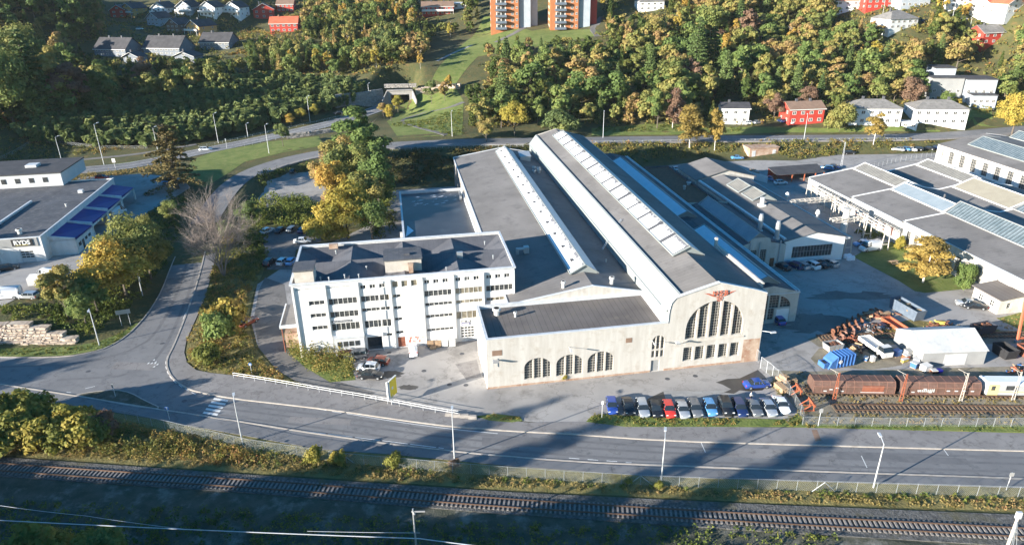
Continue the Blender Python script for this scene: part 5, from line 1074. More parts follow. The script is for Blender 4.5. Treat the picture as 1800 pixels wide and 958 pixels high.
# ================================================================== HOUSES
WM = {}
def winmesh(m1='frame'):
    if m1 in WM: return WM[m1]
    mb = MB(); mb.box(-.5, .5, -.06, .0, -.5, -.42, 0); mb.box(-.5, .5, -.06, 0, .42, .5, 0); mb.box(-.5, -.4, -.06, 0, -.42, .42, 0); mb.box(.4, .5, -.06, 0, -.42, .42, 0); mb.box(-.04, .04, -.055, 0, -.42, .42, 0); mb.quad((-.4, -.02, -.42), (.4, -.02, -.42), (.4, -.02, .42), (-.4, -.02, .42), 1)
    o = mb.build('window', [m1, 'glass']); me = o.data; bpy.data.objects.remove(o); WM[m1] = me; return me
def put_win(parent, x, y, z, w_, h_, rz=0.):
    o = bpy.data.objects.new('window', winmesh()); COL.objects.link(o); o.parent = parent; o.location = (x, y, z); o.scale = (w_, 1, h_); o.rotation_euler = (0, 0, rz)
def house(px, py, label, wx, dy, h, rh, wm, rm, ax='x', rz=0., rows=2, nw=4, hip=False, name='house', group=None, balcony=False, chim=1, trim='frame', mono=False, z=None, cat='house'):
    g_ = G(px, py); t = thing(name, label, cat, tuple(g_), rz, group)
    X = wx / 2; base = -4
    mb = MB(); mb.box(-X, X, 0, dy, base, h)
    if not hip and not mono:
        if ax == 'x': mb.add([(-X, 0, h), (-X, dy, h), (-X, dy / 2, h + rh)], [(0, 2, 1)]); mb.add([(X, 0, h), (X, dy, h), (X, dy / 2, h + rh)], [(0, 1, 2)])
        else: mb.add([(-X, 0, h), (X, 0, h), (0, 0, h + rh)], [(0, 1, 2)]); mb.add([(-X, dy, h), (X, dy, h), (0, dy, h + rh)], [(2, 1, 0)])
    mb.build('wall', wm, t)
    mb = MB(); e = .5; k = rh / (dy / 2 if ax == 'x' else X); 
    if mono: mb.box(-X - .2, X + .2, -.2, dy + .2, h, h + .3)
    elif hip:
        r = min(dy / 2, X) * .95; z1 = h + rh
        c = [(-X - e, -e, h - .1), (X + e, -e, h - .1), (X + e, dy + e, h - .1), (-X - e, dy + e, h - .1), (-X + r, dy / 2, z1), (X - r, dy / 2, z1)]
        mb.add(c, [(0, 1, 5, 4), (1, 2, 5), (2, 3, 4, 5), (3, 0, 4), (3, 2, 1, 0)])
    elif ax == 'x':
        mb.poly([(-X - e, -e, h - e * k + .15), (X + e, -e, h - e * k + .15), (X + e, dy / 2, h + rh + .15), (-X - e, dy / 2, h + rh + .15)], .2); mb.poly([(-X - e, dy / 2, h + rh + .151), (X + e, dy / 2, h + rh + .151), (X + e, dy + e, h - e * k + .15), (-X - e, dy + e, h - e * k + .15)], .2)
    else:
        mb.poly([(-X - e, -e - .3, h - e * k + .15), (0, -e - .3, h + rh + .15), (0, dy + e, h + rh + .15), (-X - e, dy + e, h - e * k + .15)], .2); mb.poly([(0, -e - .3, h + rh + .151), (X + e, -e - .3, h - e * k + .15), (X + e, dy + e, h - e * k + .15), (0, dy + e, h + rh + .151)], .2)
    ro = mb.build('roof', rm, t)
    mb = MB()
    if ax == 'x' and not hip and not mono: mb.box(-X - e, X + e, -e - .05, -e, h - e * k - .1, h - e * k + .18)
    if ax == 'y' and not hip:
        for s in (-1, 1): mb.tube((s * (X + e), -e - .34, h - e * k + .08), (0, -e - .34, h + rh + .08), .11, n=4)
    if mb.v: mb.build('bargeboard', trim, t)
    for c in range(chim):
        mb = MB(); cx = -X * .4 + X * .8 * c; mb.box(cx - .4, cx + .4, dy / 2 - .4, dy / 2 + .4, h + rh * .6, h + rh + 1.0); mb.build('chimney', 'feltdark' if rm != 'roofred' else 'roofbrown', ro)
    fh = (h - .4) / rows
    for r in range(rows):
        for i in range(nw):
            x = -X + (i + .5) * wx / nw; put_win(t, x, 0, fh * (r + .55) + .2, min(1.5, wx / nw * .55), min(1.3, fh * .48))
        for i in range(2): put_win(t, -X, dy * (i + .5) / 2, fh * (r + .55) + .2, 1.1, min(1.2, fh * .45), -pi / 2); put_win(t, X, dy * (i + .5) / 2, fh * (r + .55) + .2, 1.1, min(1.2, fh * .45), pi / 2)
    if ax == 'y' and rh > 2: put_win(t, 0, 0, h + rh * .35, 1.5, 1.0)
    if balcony:
        mb = MB(); mb.box(-X, X, -2.2, -.02, fh + .1, fh + .3)
        mb.box(-X, X, -2.2, -2.1, fh + .3, fh + 1.25); 
        for s in (-X + .1, 0, X - .25): mb.box(s, s + .15, -2.2, -2.05, base, fh)
        mb.build('balcony', trim if trim != 'redhouse' else 'frame', t)
    return t
H_ = [
 (209, 33, 'dark red house shadowed by trees, leftmost on the upper row', 9, 10, 5.2, 3, 'redhouse', 'rooftile', 'y', .2, 2, 2, {}),
 (226, 30, 'ochre gabled house left of the white gabled row', 10, 12, 5.2, 3.2, 'ochre', 'rooftile', 'y', -.35, 2, 3, dict(balcony=True)),
 (281, 30, 'white gabled house with balcony, leftmost of the upper white row', 10.5, 12, 5.4, 3.4, 'whitewood', 'rooftile', 'y', -.2, 2, 3, dict(balcony=True)),
 (325, 28, 'grey gabled house with balcony, second of the upper gabled row', 10.5, 12, 5.4, 3.4, 'greyclad', 'rooftile', 'y', -.2, 2, 3, dict(balcony=True)),
 (366, 30, 'white gabled house with balcony, third of the upper gabled row', 10.8, 12, 5.6, 3.4, 'whitewood', 'rooftile', 'y', -.2, 2, 4, dict(balcony=True)),
 (409, 30, 'white gabled house with balcony, rightmost of the upper gabled row', 10.8, 12, 5.6, 3.4, 'whitewood', 'rooftile', 'y', -.2, 2, 4, dict(balcony=True)),
 (270, 46, 'grey gabled house half hidden below the white row', 9.5, 11, 4.6, 3.2, 'greyclad', 'rooftile', 'y', -.4, 2, 3, {}),
 (305, 58, 'reddish brown gabled house between a grey and an ochre house', 9.5, 11, 4.8, 3.2, 'roofbrown', 'rooftile', 'y', -.35, 2, 3, {}),
 (341, 62, 'ochre and white gabled house with wide balcony', 11, 13, 5, 3.4, 'ochre', 'rooftile', 'y', -.5, 2, 3, dict(balcony=True)),
 (195, 100, 'long dark-roofed terrace house among the trees, left of two', 20, 13, 4, 5.2, 'shadeclad', 'rooftile', 'x', -.25, 2, 6, dict(chim=2)),
 (285, 98, 'long dark-roofed terrace house in shade, middle of the terraces', 22, 14, 4, 5.6, 'shadeclad', 'rooftile', 'x', -.2, 2, 7, dict(chim=2)),
 (378, 88, 'dark-roofed grey house with pale gable, right of the shaded terraces', 17, 13, 4, 4.6, 'shadeclad', 'rooftile', 'x', -.1, 2, 5, {}),
 (232, 112, 'small shaded blue-grey outbuilding below the terraces', 9, 7, 3.4, 2, 'shadeclad', 'rooftile', 'y', -.2, 1, 2, {}),
 (325, 112, 'low shaded grey house end below the terraces', 12, 8, 3.6, 2.2, 'shadeclad', 'rooftile', 'y', -.2, 1, 3, {}),
 (465, 34, 'red gabled house with white windows', 13, 12, 6, 3.6, 'redhouse', 'rooftile', 'y', .25, 2, 3, {}),
 (502, 22, 'red house with brown tiled roof behind the salmon roof', 11, 9, 5, 2.6, 'redhouse', 'roofbrown', 'x', .05, 2, 4, {}),
 (500, 58, 'red house with bright red tiled roof', 16, 11, 5.2, 3.4, 'redhouse', 'roofred', 'x', .1, 2, 5, {}),
 (770, 28, 'long red house with brown roof above the ravine', 19, 10, 5.2, 2.6, 'redhouse', 'roofbrown', 'x', .08, 2, 7, dict(balcony=True, chim=2)),
 (808, 16, 'white garage beside the long red house', 8, 6, 3, .6, 'whitewood', 'trim', 'x', 0, 1, 2, dict(chim=0)),
 (1145, 20, 'cream house with hipped grey roof above the wood', 14, 10, 5, 2.4, 'whitewood', 'roofgrey', 'x', .1, 2, 4, dict(hip=True)),
 (1246, 26, 'dark timber cabin in the wood', 13, 9, 4.2, 2.6, 'ochre', 'rooftile', 'x', -.2, 1, 4, {}),
 (1495, 20, 'white house with red roof at the top of the wood', 15, 10, 5, 3, 'whitewood', 'roofred', 'x', -.1, 2, 4, {}),
 (1545, 17, 'red house with pale trim among the trees at the top right', 14, 9, 5, 3, 'redhouse', 'roofgrey', 'x', .1, 2, 4, {}),
 (1608, 14, 'pale blue-grey house at the top edge', 15, 10, 5.4, 3, 'greyclad', 'roofgrey', 'x', .1, 2, 5, {}),
 (1587, 52, 'cream house with pyramid grey roof by the hill road', 16, 12, 4.6, 3.4, 'whitewood', 'roofgrey', 'x', .3, 2, 5, dict(hip=True)),
 (1745, 79, 'small red house with grey roof alone in the trees on the right', 12.5, 9, 5.4, 2.8, 'redhouse', 'roofgrey', 'x', .25, 2, 3, {}),
 (1752, 22, 'white house with red tiled roof at the top right', 12, 9, 4.6, 2.8, 'whitewood', 'roofred', 'x', .3, 1, 4, {}),
 (1782, 26, 'white house with orange roof at the right corner', 11, 9, 4.8, 2.8, 'whitewood', 'roofred', 'y', .4, 2, 3, {}),
 (1688, 15, 'pale house between two top right trees', 11, 9, 4.6, 2.8, 'whitewood', 'roofgrey', 'x', 0, 2, 3, {}),
 (1416, 219, 'red two-storey house with white windows behind the back road', 14, 9, 6.0, 2.2, 'redhouse', 'roofbrown', 'x', .1, 2, 4, dict(chim=2)),
 (1536, 221, 'white apartment house with hipped grey roof, left of the pair', 19, 11, 6.6, 2.6, 'white', 'roofgrey', 'x', -.1, 2, 6, dict(hip=True, chim=2)),
 (1650, 222, 'white apartment house with hipped grey roof, right of the pair', 19.5, 11, 6.6, 2.6, 'white', 'roofgrey', 'x', -.12, 2, 6, dict(hip=True, chim=2)),
 (1291, 219, 'white house with dark roof behind the yellow birches', 10.5, 9, 6.2, 1.6, 'white', 'rooftile', 'x', -.1, 2, 3, dict(chim=1)),
 (1597, 226, 'small white shed with flat roof between the white houses', 5.5, 3.5, 2.2, .3, 'white', 'trim', 'x', -.4, 1, 2, dict(chim=0, mono=True)),
]
for (px, py, lab, wx, dy, h, rh, wm, rm, ax, rz, rows, nw, kw) in H_: house(px, py, lab, wx, dy, h, rh, wm, rm, ax, rz, rows, nw, **kw)
# modern grey block, three stepped cubes
g_ = G(1690, 182); t = thing('modern_block', 'modern pale grey stepped flat-roofed block above the lawn', 'building', tuple(g_), -.15)
for (x0, x1, y0, y1, h, nm) in ((-12, 0, 2, 12, 9.5, 0), (.6, 12, 1, 11, 9.2, 1), (-9, -1, 9, 18, 12.5, 2), (2, 11, -4, 1, 3.8, 3)):
    mb = MB(); mb.box(x0, x1, y0, y1, -5, h); wl = mb.build('wall', 'clads' if nm == 0 else 'greyclad', t); mb = MB(); mb.box(x0 - .2, x1 + .2, y0 - .2, y1 + .2, h, h + .35); mb.build('roof', 'rooftile', t)
    for r in range(int(h // 3.2)):
        for i in range(4): put_win(t, x0 + (x1 - x0) * (i + .5) / 4, y0 - .01, 1.6 + 3 * r, 1.2, 1.2)
# orange apartment blocks
for j, (px, py, lab, wd, hh_, fl) in enumerate([(899, 53, 'orange clad apartment block with glazed balconies, left of the pair', 20, 22, 7), (1003, 53, 'orange clad apartment block with blue-grey stair wing, right of the pair', 20, 22, 7)]):
    g_ = G(px, py); t = thing('apartment_block', lab, 'apartment block', tuple(g_), .04, 'orange apartment blocks')
    mb = MB(); mb.box(-11, 4, 0, 14, -4, hh_); mb.build('wall', 'orangeclad', t); mb = MB(); mb.box(4, 10.5, 1.5, 15, -4, hh_ + 1.5); mb.build('stair_wing', 'greyclad', t); mb = MB(); mb.box(10.5, 14.5, 4, 16, -4, hh_ - 2); mb.build('rear_wing', 'redhouse' if j else 'greyclad', t)
    mb = MB(); mb.box(-11.4, 4.4, -.4, 14.4, hh_, hh_ + .5); mb.build('roof', 'rooftile', t)
    for k in range(fl):
        z = .3 + 3.1 * k; mb = MB(); mb.box(-8.5, -2.5, -2.2, -.02, z, z + .2); mb.box(-8.5, -2.5, -2.2, -2.12, z + .2, z + 1.2); mb.box(-8.5, -8.4, -2.2, 0, z + .2, z + 1.2); mb.box(-2.6, -2.5, -2.2, 0, z + .2, z + 1.2); b_o = mb.build('balcony', 'slate', t)
        put_win(t, -5.5, 0, z + 1.5, 5.2, 2.2); put_win(t, .6, 0, z + 1.6, 1.3, 1.4); put_win(t, 3.0, 0, z + 1.6, 1.0, 1.2); put_win(t, -11, 5, z + 1.6, 1.6, 1.4, -pi / 2); put_win(t, -11, 10, z + 1.6, 1.6, 1.4, -pi / 2)

# ================================================================== TUNNEL PORTAL and stone walls
def stone_wall(name, lab, pts, h, th=.8, m='stone', cat='wall', lean=0.3, seed=1, sz=1.0):
    """pts: world (x, y, z) base line; rough courses of single blocks"""
    r = random.Random(seed); t = MB()
    hs_ = h if isinstance(h, list) else [h] * len(pts)
    for (x0, y0, z0), (x1, y1, z1), h in zip(pts[:-1], pts[1:], hs_):
        L = hypot(x1 - x0, y1 - y0); ang = atan2(y1 - y0, x1 - x0); z = 0.; row = 0
        while z < h - .1:
            ch = sz * r.uniform(.3, .75); s = -r.random() * sz
            while s < L:
                bl_ = sz * r.uniform(.4, 1.9); a = max(0, s); b = min(L, s + bl_ - .05)
                if b - a > .15:
                    cx, cy = x0 + (x1 - x0) * a / L, y0 + (y1 - y0) * a / L; j = r.uniform(-.08, .08); zb = z0 + (z1 - z0) * a / L
                    o_ = (cx - sin(ang) * (z * lean + j), cy + cos(ang) * (z * lean + j), zb)
                    dd = [r.uniform(-.13, .13) for _ in range(8)]
                    v = [(0 + dd[0], 0 + dd[1], z), (b - a + dd[2], dd[3], z), (b - a, th, z), (0, th, z), (dd[4], .04 + dd[5], z + ch - .05), (b - a + dd[6], .04 + dd[7], z + ch - .05), (b - a, th, z + ch - .05), (0, th, z + ch - .05)]
                    c, q = cos(ang), sin(ang); v = [(o_[0] + c * x - q * y, o_[1] + q * x + c * y, o_[2] + zz) for x, y, zz in v]
                    t.add(v, [(0, 1, 5, 4), (4, 5, 6, 7), (1, 2, 6, 5), (3, 0, 4, 7)])
                s += bl_
            z += ch
    o = t.build(name, m); tag(o, lab, cat); return o
stone_wall('stone_retaining_wall', 'dry stone retaining wall of pinkish boulders beside the left road', [(*W(-60, 612, 0)[:2], 0), (*W(0, 609, 0)[:2], 0), (*W(40, 608, 0)[:2], 0), (*W(75, 607, 0)[:2], 0), (*W(105, 606.5, 0)[:2], 0), (*W(132, 606, 0)[:2], 0)], [3., 2.9, 2.3, 1.6, .8], 1.6, 'stone', lean=1.3, seed=3, sz=.66)
pw = [W(520, 262, 4.3), W(555, 254, 4.6), W(598, 243, 5.0)]
stone_wall('stone_retaining_wall', 'grey stone wall carrying the tunnel road above the lower road', [tuple(W(505, 247, 4.4)), tuple(W(545, 243, 4.5)), tuple(W(590, 236, 4.9)), tuple(W(612, 232, 5.0))], 2.2, 1.2, 'stoneg', lean=.1, seed=5)
g_ = W(704, 184, 7.0); ang = -.25
t = thing('tunnel_portal', 'concrete tunnel portal set in a curved stone wall', 'tunnel', tuple(g_), .05); t.scale = (.85, .85, .85)
def ploc(x, y): c, s = cos(.05), sin(.05); return g_[0] + c * x - s * y, g_[1] + s * x + c * y
mb = MB(); Tx, Lx = Tm((-6.5, 1), (6.5, 1)); wall(mb, Tx, Lx, 7.0, [dict(x0=1.6, x1=11.4, z0=-.5, z1=5.0)], z0=-.5, depth=1.2); mb.box(-6.8, 6.8, .4, 2.4, 7.0, 7.5); mb.build('portal_frame', 'asphalt', t)
mb = MB(); mb.quad((-4.9, 2.2, -.4), (-4.9, 22, -.4), (-4.9, 22, 5), (-4.9, 2.2, 5)); mb.quad((4.9, 22, -.4), (4.9, 2.2, -.4), (4.9, 2.2, 5), (4.9, 22, 5)); mb.quad((-4.9, 22, -.4), (4.9, 22, -.4), (4.9, 22, 5), (-4.9, 22, 5)); mb.quad((-4.9, 2.2, 5), (4.9, 2.2, 5), (4.9, 22, 5), (-4.9, 22, 5)); mb.quad((-4.9, 2.2, .06), (4.9, 2.2, .06), (4.9, 22, .06), (-4.9, 22, .06)); mb.build('tunnel_lining', 'roofbrown', t)
mb = MB()
for s, x in ((-1, -6.5), (1, 6.5)): mb.add([(x, 1, -.5), (x + s * 2.2, -4.5, -.5), (x + s * 2.2, -4.5, 3.), (x, 1, 7.2), (x + s * .5, 1, -.5), (x + s * 2.7, -4.5, -.5), (x + s * 2.7, -4.5, 3.), (x + s * .5, 1, 7.2)], [(0, 1, 2, 3), (7, 6, 5, 4), (3, 2, 6, 7), (1, 5, 6, 2)])
mb.build('wing_wall', 'asphalt', t)
pts = [(*ploc(7.2, 1.2), 7.), (*ploc(14, 2), 8.2), (*ploc(21, 1), 9.2), (*ploc(27, -2), 9.8)]
stone_wall('stone_wall', 'curved pale stone wall right of the tunnel mouth', pts, 6.2, 1.2, 'stone', lean=.15, seed=8, sz=1.2)
pts = [(*ploc(-26, -14), 7.), (*ploc(-19, -8), 7.), (*ploc(-12, -2.5), 7.), (*ploc(-7, 1.2), 7.)]
stone_wall('stone_wall', 'shaded grey stone wall left of the tunnel mouth', pts, 6.5, 1.2, 'stoneg', lean=.2, seed=9, sz=1.2)
pts = [(*ploc(-7, 2.6), 14.), (*ploc(7.5, 2.6), 14.)]
stone_wall('stone_wall', 'low stone coping above the tunnel mouth', pts, 1.4, 1., 'stoneg', lean=.1, seed=10, sz=1.)
# ================================================================== VEHICLES
def car_mesh(kind):
    """side profile stations: x, z belt, z roof, half width ; returns body/glass/wheel builders"""
    if kind == 'hatch': L, Wd = 4.2, .88; st_ = [(-2.1, .45, .45, .74), (-2.05, .78, .8, .82), (-1.95, .95, .98, .86), (-1.55, .98, 1.42, .88), (-.6, .95, 1.5, .88), (.35, .93, 1.46, .88), (1.05, .93, .95, .88), (1.9, .8, .82, .82), (2.1, .6, .6, .72)]
    elif kind == 'estate': L, Wd = 4.7, .9; st_ = [(-2.35, .45, .45, .76), (-2.3, .85, .88, .84), (-2.2, .98, 1.02, .88), (-1.85, 1.0, 1.42, .9), (-.8, .97, 1.5, .9), (.45, .94, 1.45, .9), (1.15, .93, .95, .9), (2.1, .8, .82, .84), (2.35, .6, .6, .74)]
    elif kind == 'sedan': L, Wd = 4.6, .89; st_ = [(-2.3, .5, .5, .76), (-2.25, .9, .93, .84), (-1.5, 1.0, 1.04, .88), (-.9, .97, 1.42, .89), (0., .95, 1.46, .89), (.5, .93, 1.42, .89), (1.15, .92, .94, .89), (2.05, .8, .82, .82), (2.3, .6, .6, .72)]
    elif kind == 'suv': L, Wd = 4.6, .93; st_ = [(-2.3, .5, .5, .8), (-2.25, 1.0, 1.04, .88), (-2.1, 1.1, 1.15, .92), (-1.85, 1.12, 1.62, .93), (-.8, 1.1, 1.72, .93), (.4, 1.08, 1.68, .93), (1.05, 1.08, 1.12, .93), (2.1, .98, 1.0, .88), (2.3, .7, .7, .8)]
    elif kind == 'pickup': L, Wd = 4.3, .86; st_ = [(-2.15, .5, .5, .8), (-2.1, 1.3, 1.45, .82), (-2.0, 1.3, 1.55, .84), (-.3, 1.3, 1.6, .86), (0, 1.0, 1.5, .86), (.4, .95, 1.42, .86), (1.1, .93, .95, .86), (1.95, .8, .82, .8), (2.15, .6, .6, .72)]
    else: L, Wd = 5.6, 1.0; st_ = [(-2.8, .5, .5, .95), (-2.78, 1.5, 2.35, .98), (-2.6, 1.5, 2.5, 1.0), (.6, 1.5, 2.5, 1.0), (1.2, 1.35, 2.45, 1.0), (1.5, 1.3, 2.3, 1.0), (2.15, 1.15, 1.2, .98), (2.65, .95, .98, .92), (2.8, .6, .6, .85)]
    body = MB(); glass = MB(); n = len(st_)
    zs = .28
    rows = []
    for x, zb, zr, w_ in st_:
        wr = w_ * (.8 if zr - zb > .2 else .93)
        rows.append([(x, -w_ * .95, zs), (x, -w_, zb), (x, -wr, zr), (x, 0, zr + .03), (x, wr, zr), (x, w_, zb), (x, w_ * .95, zs)])
    for i in range(n - 1):
        a, b = rows[i], rows[i + 1]; tall = (st_[i][2] - st_[i][1] > .2, st_[i + 1][2] - st_[i + 1][1] > .2)
        van = kind in ('van', 'pickup') and st_[i + 1][0] < (.7 if kind == 'van' else .1)
        for j in range(6):
            q = (a[j], a[j + 1], b[j + 1], b[j])
            isglass = False
            if j in (1, 4) and (tall[0] or tall[1]) and not van: isglass = True
            if j in (2, 3) and (tall[0] != tall[1]) and not van: isglass = True
            (glass if isglass else body).add(q, [(3, 2, 1, 0)])
    for r, s in ((rows[0], 1), (rows[-1], -1)): body.add(r, [tuple(range(7)) if s > 0 else tuple(range(6, -1, -1))])
    body.add([(st_[0][0], -.8, zs), (st_[-1][0], -.8, zs), (st_[-1][0], .8, zs), (st_[0][0], .8, zs)], [(0, 1, 2, 3)])
    # pillars
    for i in range(n):
        if st_[i][2] - st_[i][1] > .2:
            r = rows[i]
            for a, b in ((r[1], r[2]), (r[5], r[4])): body.tube(a, b, .045, n=4)
    for s in (-1, 1): body.box(.62, .8, s * Wd * 1.0 - (.0 if s > 0 else .16), s * Wd * 1.0 + (.16 if s > 0 else .0), .98, 1.12)   # mirrors
    return body, glass, L, Wd, st_
CM = {}
PAINT = {}
def paint(name, c, rough=.28, metal=.3):
    if name not in PAINT: PAINT[name] = plain(name + '_car_paint', c, rough, metal, coat=.5)
    return PAINT[name]
paint('white', (.75, .76, .77), metal=0); paint('silver', (.5, .52, .54), metal=.5); paint('grey', (.2, .21, .22), metal=.4); paint('black', (.02, .022, .026)); paint('blue', (.03, .08, .35)); paint('light blue', (.12, .35, .65)); paint('red', (.6, .04, .03), metal=0); paint('dark brown', (.09, .06, .05)); paint('brownish red', (.28, .07, .04)); paint('dark blue', (.02, .04, .13)); paint('beige', (.42, .38, .3)); paint('green', (.08, .16, .1))
M['lampglass'] = plain('headlight_glass', (.75, .75, .72), .15); M['tail'] = plain('tail_light_red', (.5, .02, .02), .25); M['carglass'] = plain('dark_car_glass', (.02, .028, .035), .08, spec=.8)
def car(px, py, kind, col, label, deg, full=True, z=None, group=None, cat='car', name=None):
    """deg: heading of the nose, 0 = world +X"""
    g_ = G(px, py) if z is None else W(px, py, z); zz = g_[2] + (.03 if z is None else 0)
    if py > 255 and g_[2] < .2 and z is None: zz = .035
    ws = .92 if kind != 'van' else 1.
    nm = name or {'van': 'delivery_van', 'pickup': 'pickup_truck'}.get(kind, 'parked_car')
    t = thing(nm, label, {'van': 'van', 'pickup': 'pickup'}.get(kind, cat), (g_[0], g_[1], zz), radians(deg), group)
    t.scale = (.97, ws, .97)
    if kind not in CM:
        b, gl, L, Wd, st_ = car_mesh(kind); parts = {}
        parts['body'] = b; parts['windows'] = gl
        w1 = MB(); w1.tube((0, -.1, 0), (0, .1, 0), .32 if kind != 'van' else .36, n=14, mi=0); w1.tube((0, -.112, 0), (0, .112, 0), .19, n=10, mi=1); parts['wheel'] = w1
        hl_ = MB(); x1 = st_[-2][0]; zb = st_[-2][1]; hl_.box(x1 - .12, x1 + .13, -.17, .17, zb - .2, zb - .02); parts['headlight'] = hl_
        tl = MB(); x0 = st_[1][0]; tl.box(x0 - .04, x0 + .1, -.1, .1, st_[1][1] - .25, st_[1][1]); parts['tail_light'] = tl
        me = {}
        for k, v in parts.items():
            o = v.build(k, {'body': PAINT['white'], 'windows': 'carglass', 'wheel': ['black', 'steel'], 'headlight': 'lampglass', 'tail_light': 'tail'}[k])
            if k == 'body':
                bm = bmesh.new(); bm.from_mesh(o.data); bmesh.ops.remove_doubles(bm, verts=bm.verts, dist=.004); ed = [e for e in bm.edges if len(e.link_faces) == 2 and e.calc_face_angle(0) > .35 and e.calc_length() > .3]
                bmesh.ops.bevel(bm, geom=ed, offset=.055, segments=2, affect='EDGES', clamp_overlap=True); bm.to_mesh(o.data); bm.free(); o.data.polygons.foreach_set('use_smooth', [True] * len(o.data.polygons))
            me[k] = o.data; bpy.data.objects.remove(o)
        CM[kind] = (me, L, Wd)
    me, L, Wd = CM[kind]
    def put(nm, loc=(0, 0, 0)):
        o = bpy.data.objects.new(nm, me[nm]); COL.objects.link(o); o.parent = t; o.location = loc; return o
    b = put('body'); b.material_slots[0].link = 'OBJECT'; b.material_slots[0].material = PAINT[col]; put('windows')
    for x in (-L * .31, L * .31):
        for s in (-1, 1): put('wheel', (x, s * (Wd - .1), .32 if kind != 'van' else .36))
    if full:
        for s in (-1, 1): put('headlight', (0, s * Wd * .72, 0)); put('tail_light', (0, s * Wd * .82, 0))
    return t
row = [(1075, 718, 'hatch', 'blue', 'blue hatchback, first car from the left end of the front row', -95), (1104, 719, 'sedan', 'black', 'black saloon second from the left in the front row', -93), (1129, 722, 'estate', 'silver', 'silver car between two black ones near the left of the front row', -93), (1152, 724, 'hatch', 'black', 'black hatchback directly left of the red car', -94), (1175, 724, 'hatch', 'red', 'red hatchback in the front row', -94), (1199, 724, 'sedan', 'silver', 'silver saloon directly right of the red car', -94), (1221, 722, 'estate', 'grey', 'dark grey estate, second to the right of the red car', -94), (1247, 721, 'hatch', 'light blue', 'light blue small car in the front row', -94), (1275, 720, 'suv', 'black', 'black boxy car directly right of the light blue one', -94), (1299, 721, 'estate', 'dark blue', 'dark blue-grey estate fourth from the right end of the row', -94), (1325, 721, 'sedan', 'grey', 'grey saloon third from the right end of the row', -94), (1350, 721, 'sedan', 'silver', 'silver car with a sunroof, second from the right end', -94), (1372, 716, 'sedan', 'white', 'pale silver car at the right end of the front row', -94)]
for px, py, k, c, lab, dg_ in row: car(px, py, k, c, lab, dg_ + 4, group='cars parked in a row by the road')
car(1330, 680, 'sedan', 'blue', 'deep blue saloon parked crosswise behind the row', 6)
car(627, 629, 'suv', 'grey', 'silver-grey estate by the green bins', 188); car(665, 639, 'hatch', 'brownish red', 'brownish red hatchback among the four cars below the office', 168); car(648, 650, 'hatch', 'white', 'white hatchback between the red and black cars', 172); car(652, 664, 'sedan', 'black', 'black saloon nearest the drive below the office', -4)
car(727, 620, 'pickup', 'white', 'small white van with red lamp in front of the red door', 98)
car(1394, 470, 'estate', 'dark blue', 'dark estate at the left end of the row under the strip window', 125, False)
for px, py, k, c, lab in [(1407, 470, 'estate', 'silver', 'silver estate left of the white gable centre'), (1425, 470, 'suv', 'white', 'white SUV third from left under the strip window'), (1374, 472, 'sedan', 'black', 'black car beside the brown door of the middle shed'), (1440, 468, 'sedan', 'black', 'black saloon fourth under the strip window'), (1457, 466, 'estate', 'silver', 'silver estate at the right end under the strip window')]: car(px, py, k, c, lab, 115, False, group='cars under the strip window')
car(1366, 566, 'hatch', 'blue', 'blue car parked against the shaded wall of the big workshop', 100)
car(1529, 440, 'van', 'white', 'white high-roofed delivery van on the edge of the lawn', 195)
car(1514, 432, 'hatch', 'light blue', 'pale blue car half hidden behind the white van', 190, False)
car(1700, 537, 'sedan', 'silver', 'silver saloon by the gatehouse', 165); car(1712, 542, 'sedan', 'black', 'black saloon next to the silver one by the gatehouse', 165)
car(1372, 324, 'hatch', 'white', 'white hatchback alone in the shaded back yard', 5, False); car(1352, 317, 'hatch', 'light blue', 'blue car parked under the left end of the carport', 130, False); car(1395, 307, 'sedan', 'white', 'white car under the middle of the carport', 5, False)
car(1453, 298, 'estate', 'light blue', 'blue car right of the carport', 150, False); car(1463, 296, 'sedan', 'dark blue', 'dark blue car farthest right of the carport', 150, False)
car(1296, 280, 'sedan', 'light blue', 'pale blue car parked left of the brick hut', 0, False); car(1492, 271, 'suv', 'black', 'black car driving past the white mast in the back yard', 5, False)
for i, (px, py, c, lab) in enumerate([(1160, 302, 'white', 'white car, left of three behind the workshop'), (1175, 301, 'light blue', 'pale blue car, middle of three behind the workshop'), (1190, 300, 'white', 'white car, right of three behind the workshop')]): car(px, py, 'hatch', c, lab, 15, False, group='three cars behind the workshop')
for i, (px, py, c, k, lab) in enumerate([(1578, 265, 'silver', 'estate', 'silver estate, first from left in the far yard row'), (1589, 264, 'light blue', 'hatch', 'pale blue car, second in the far yard row'), (1600, 265, 'white', 'sedan', 'white saloon, third in the far yard row'), (1611, 264, 'black', 'estate', 'black estate, fourth in the far yard row'), (1631, 263, 'black', 'sedan', 'black saloon, fifth in the far yard row'), (1642, 262, 'dark blue', 'hatch', 'dark blue hatchback at the right end of the far yard row')]): car(px, py, k, c, lab, 150, False, group='cars in the far yard row')
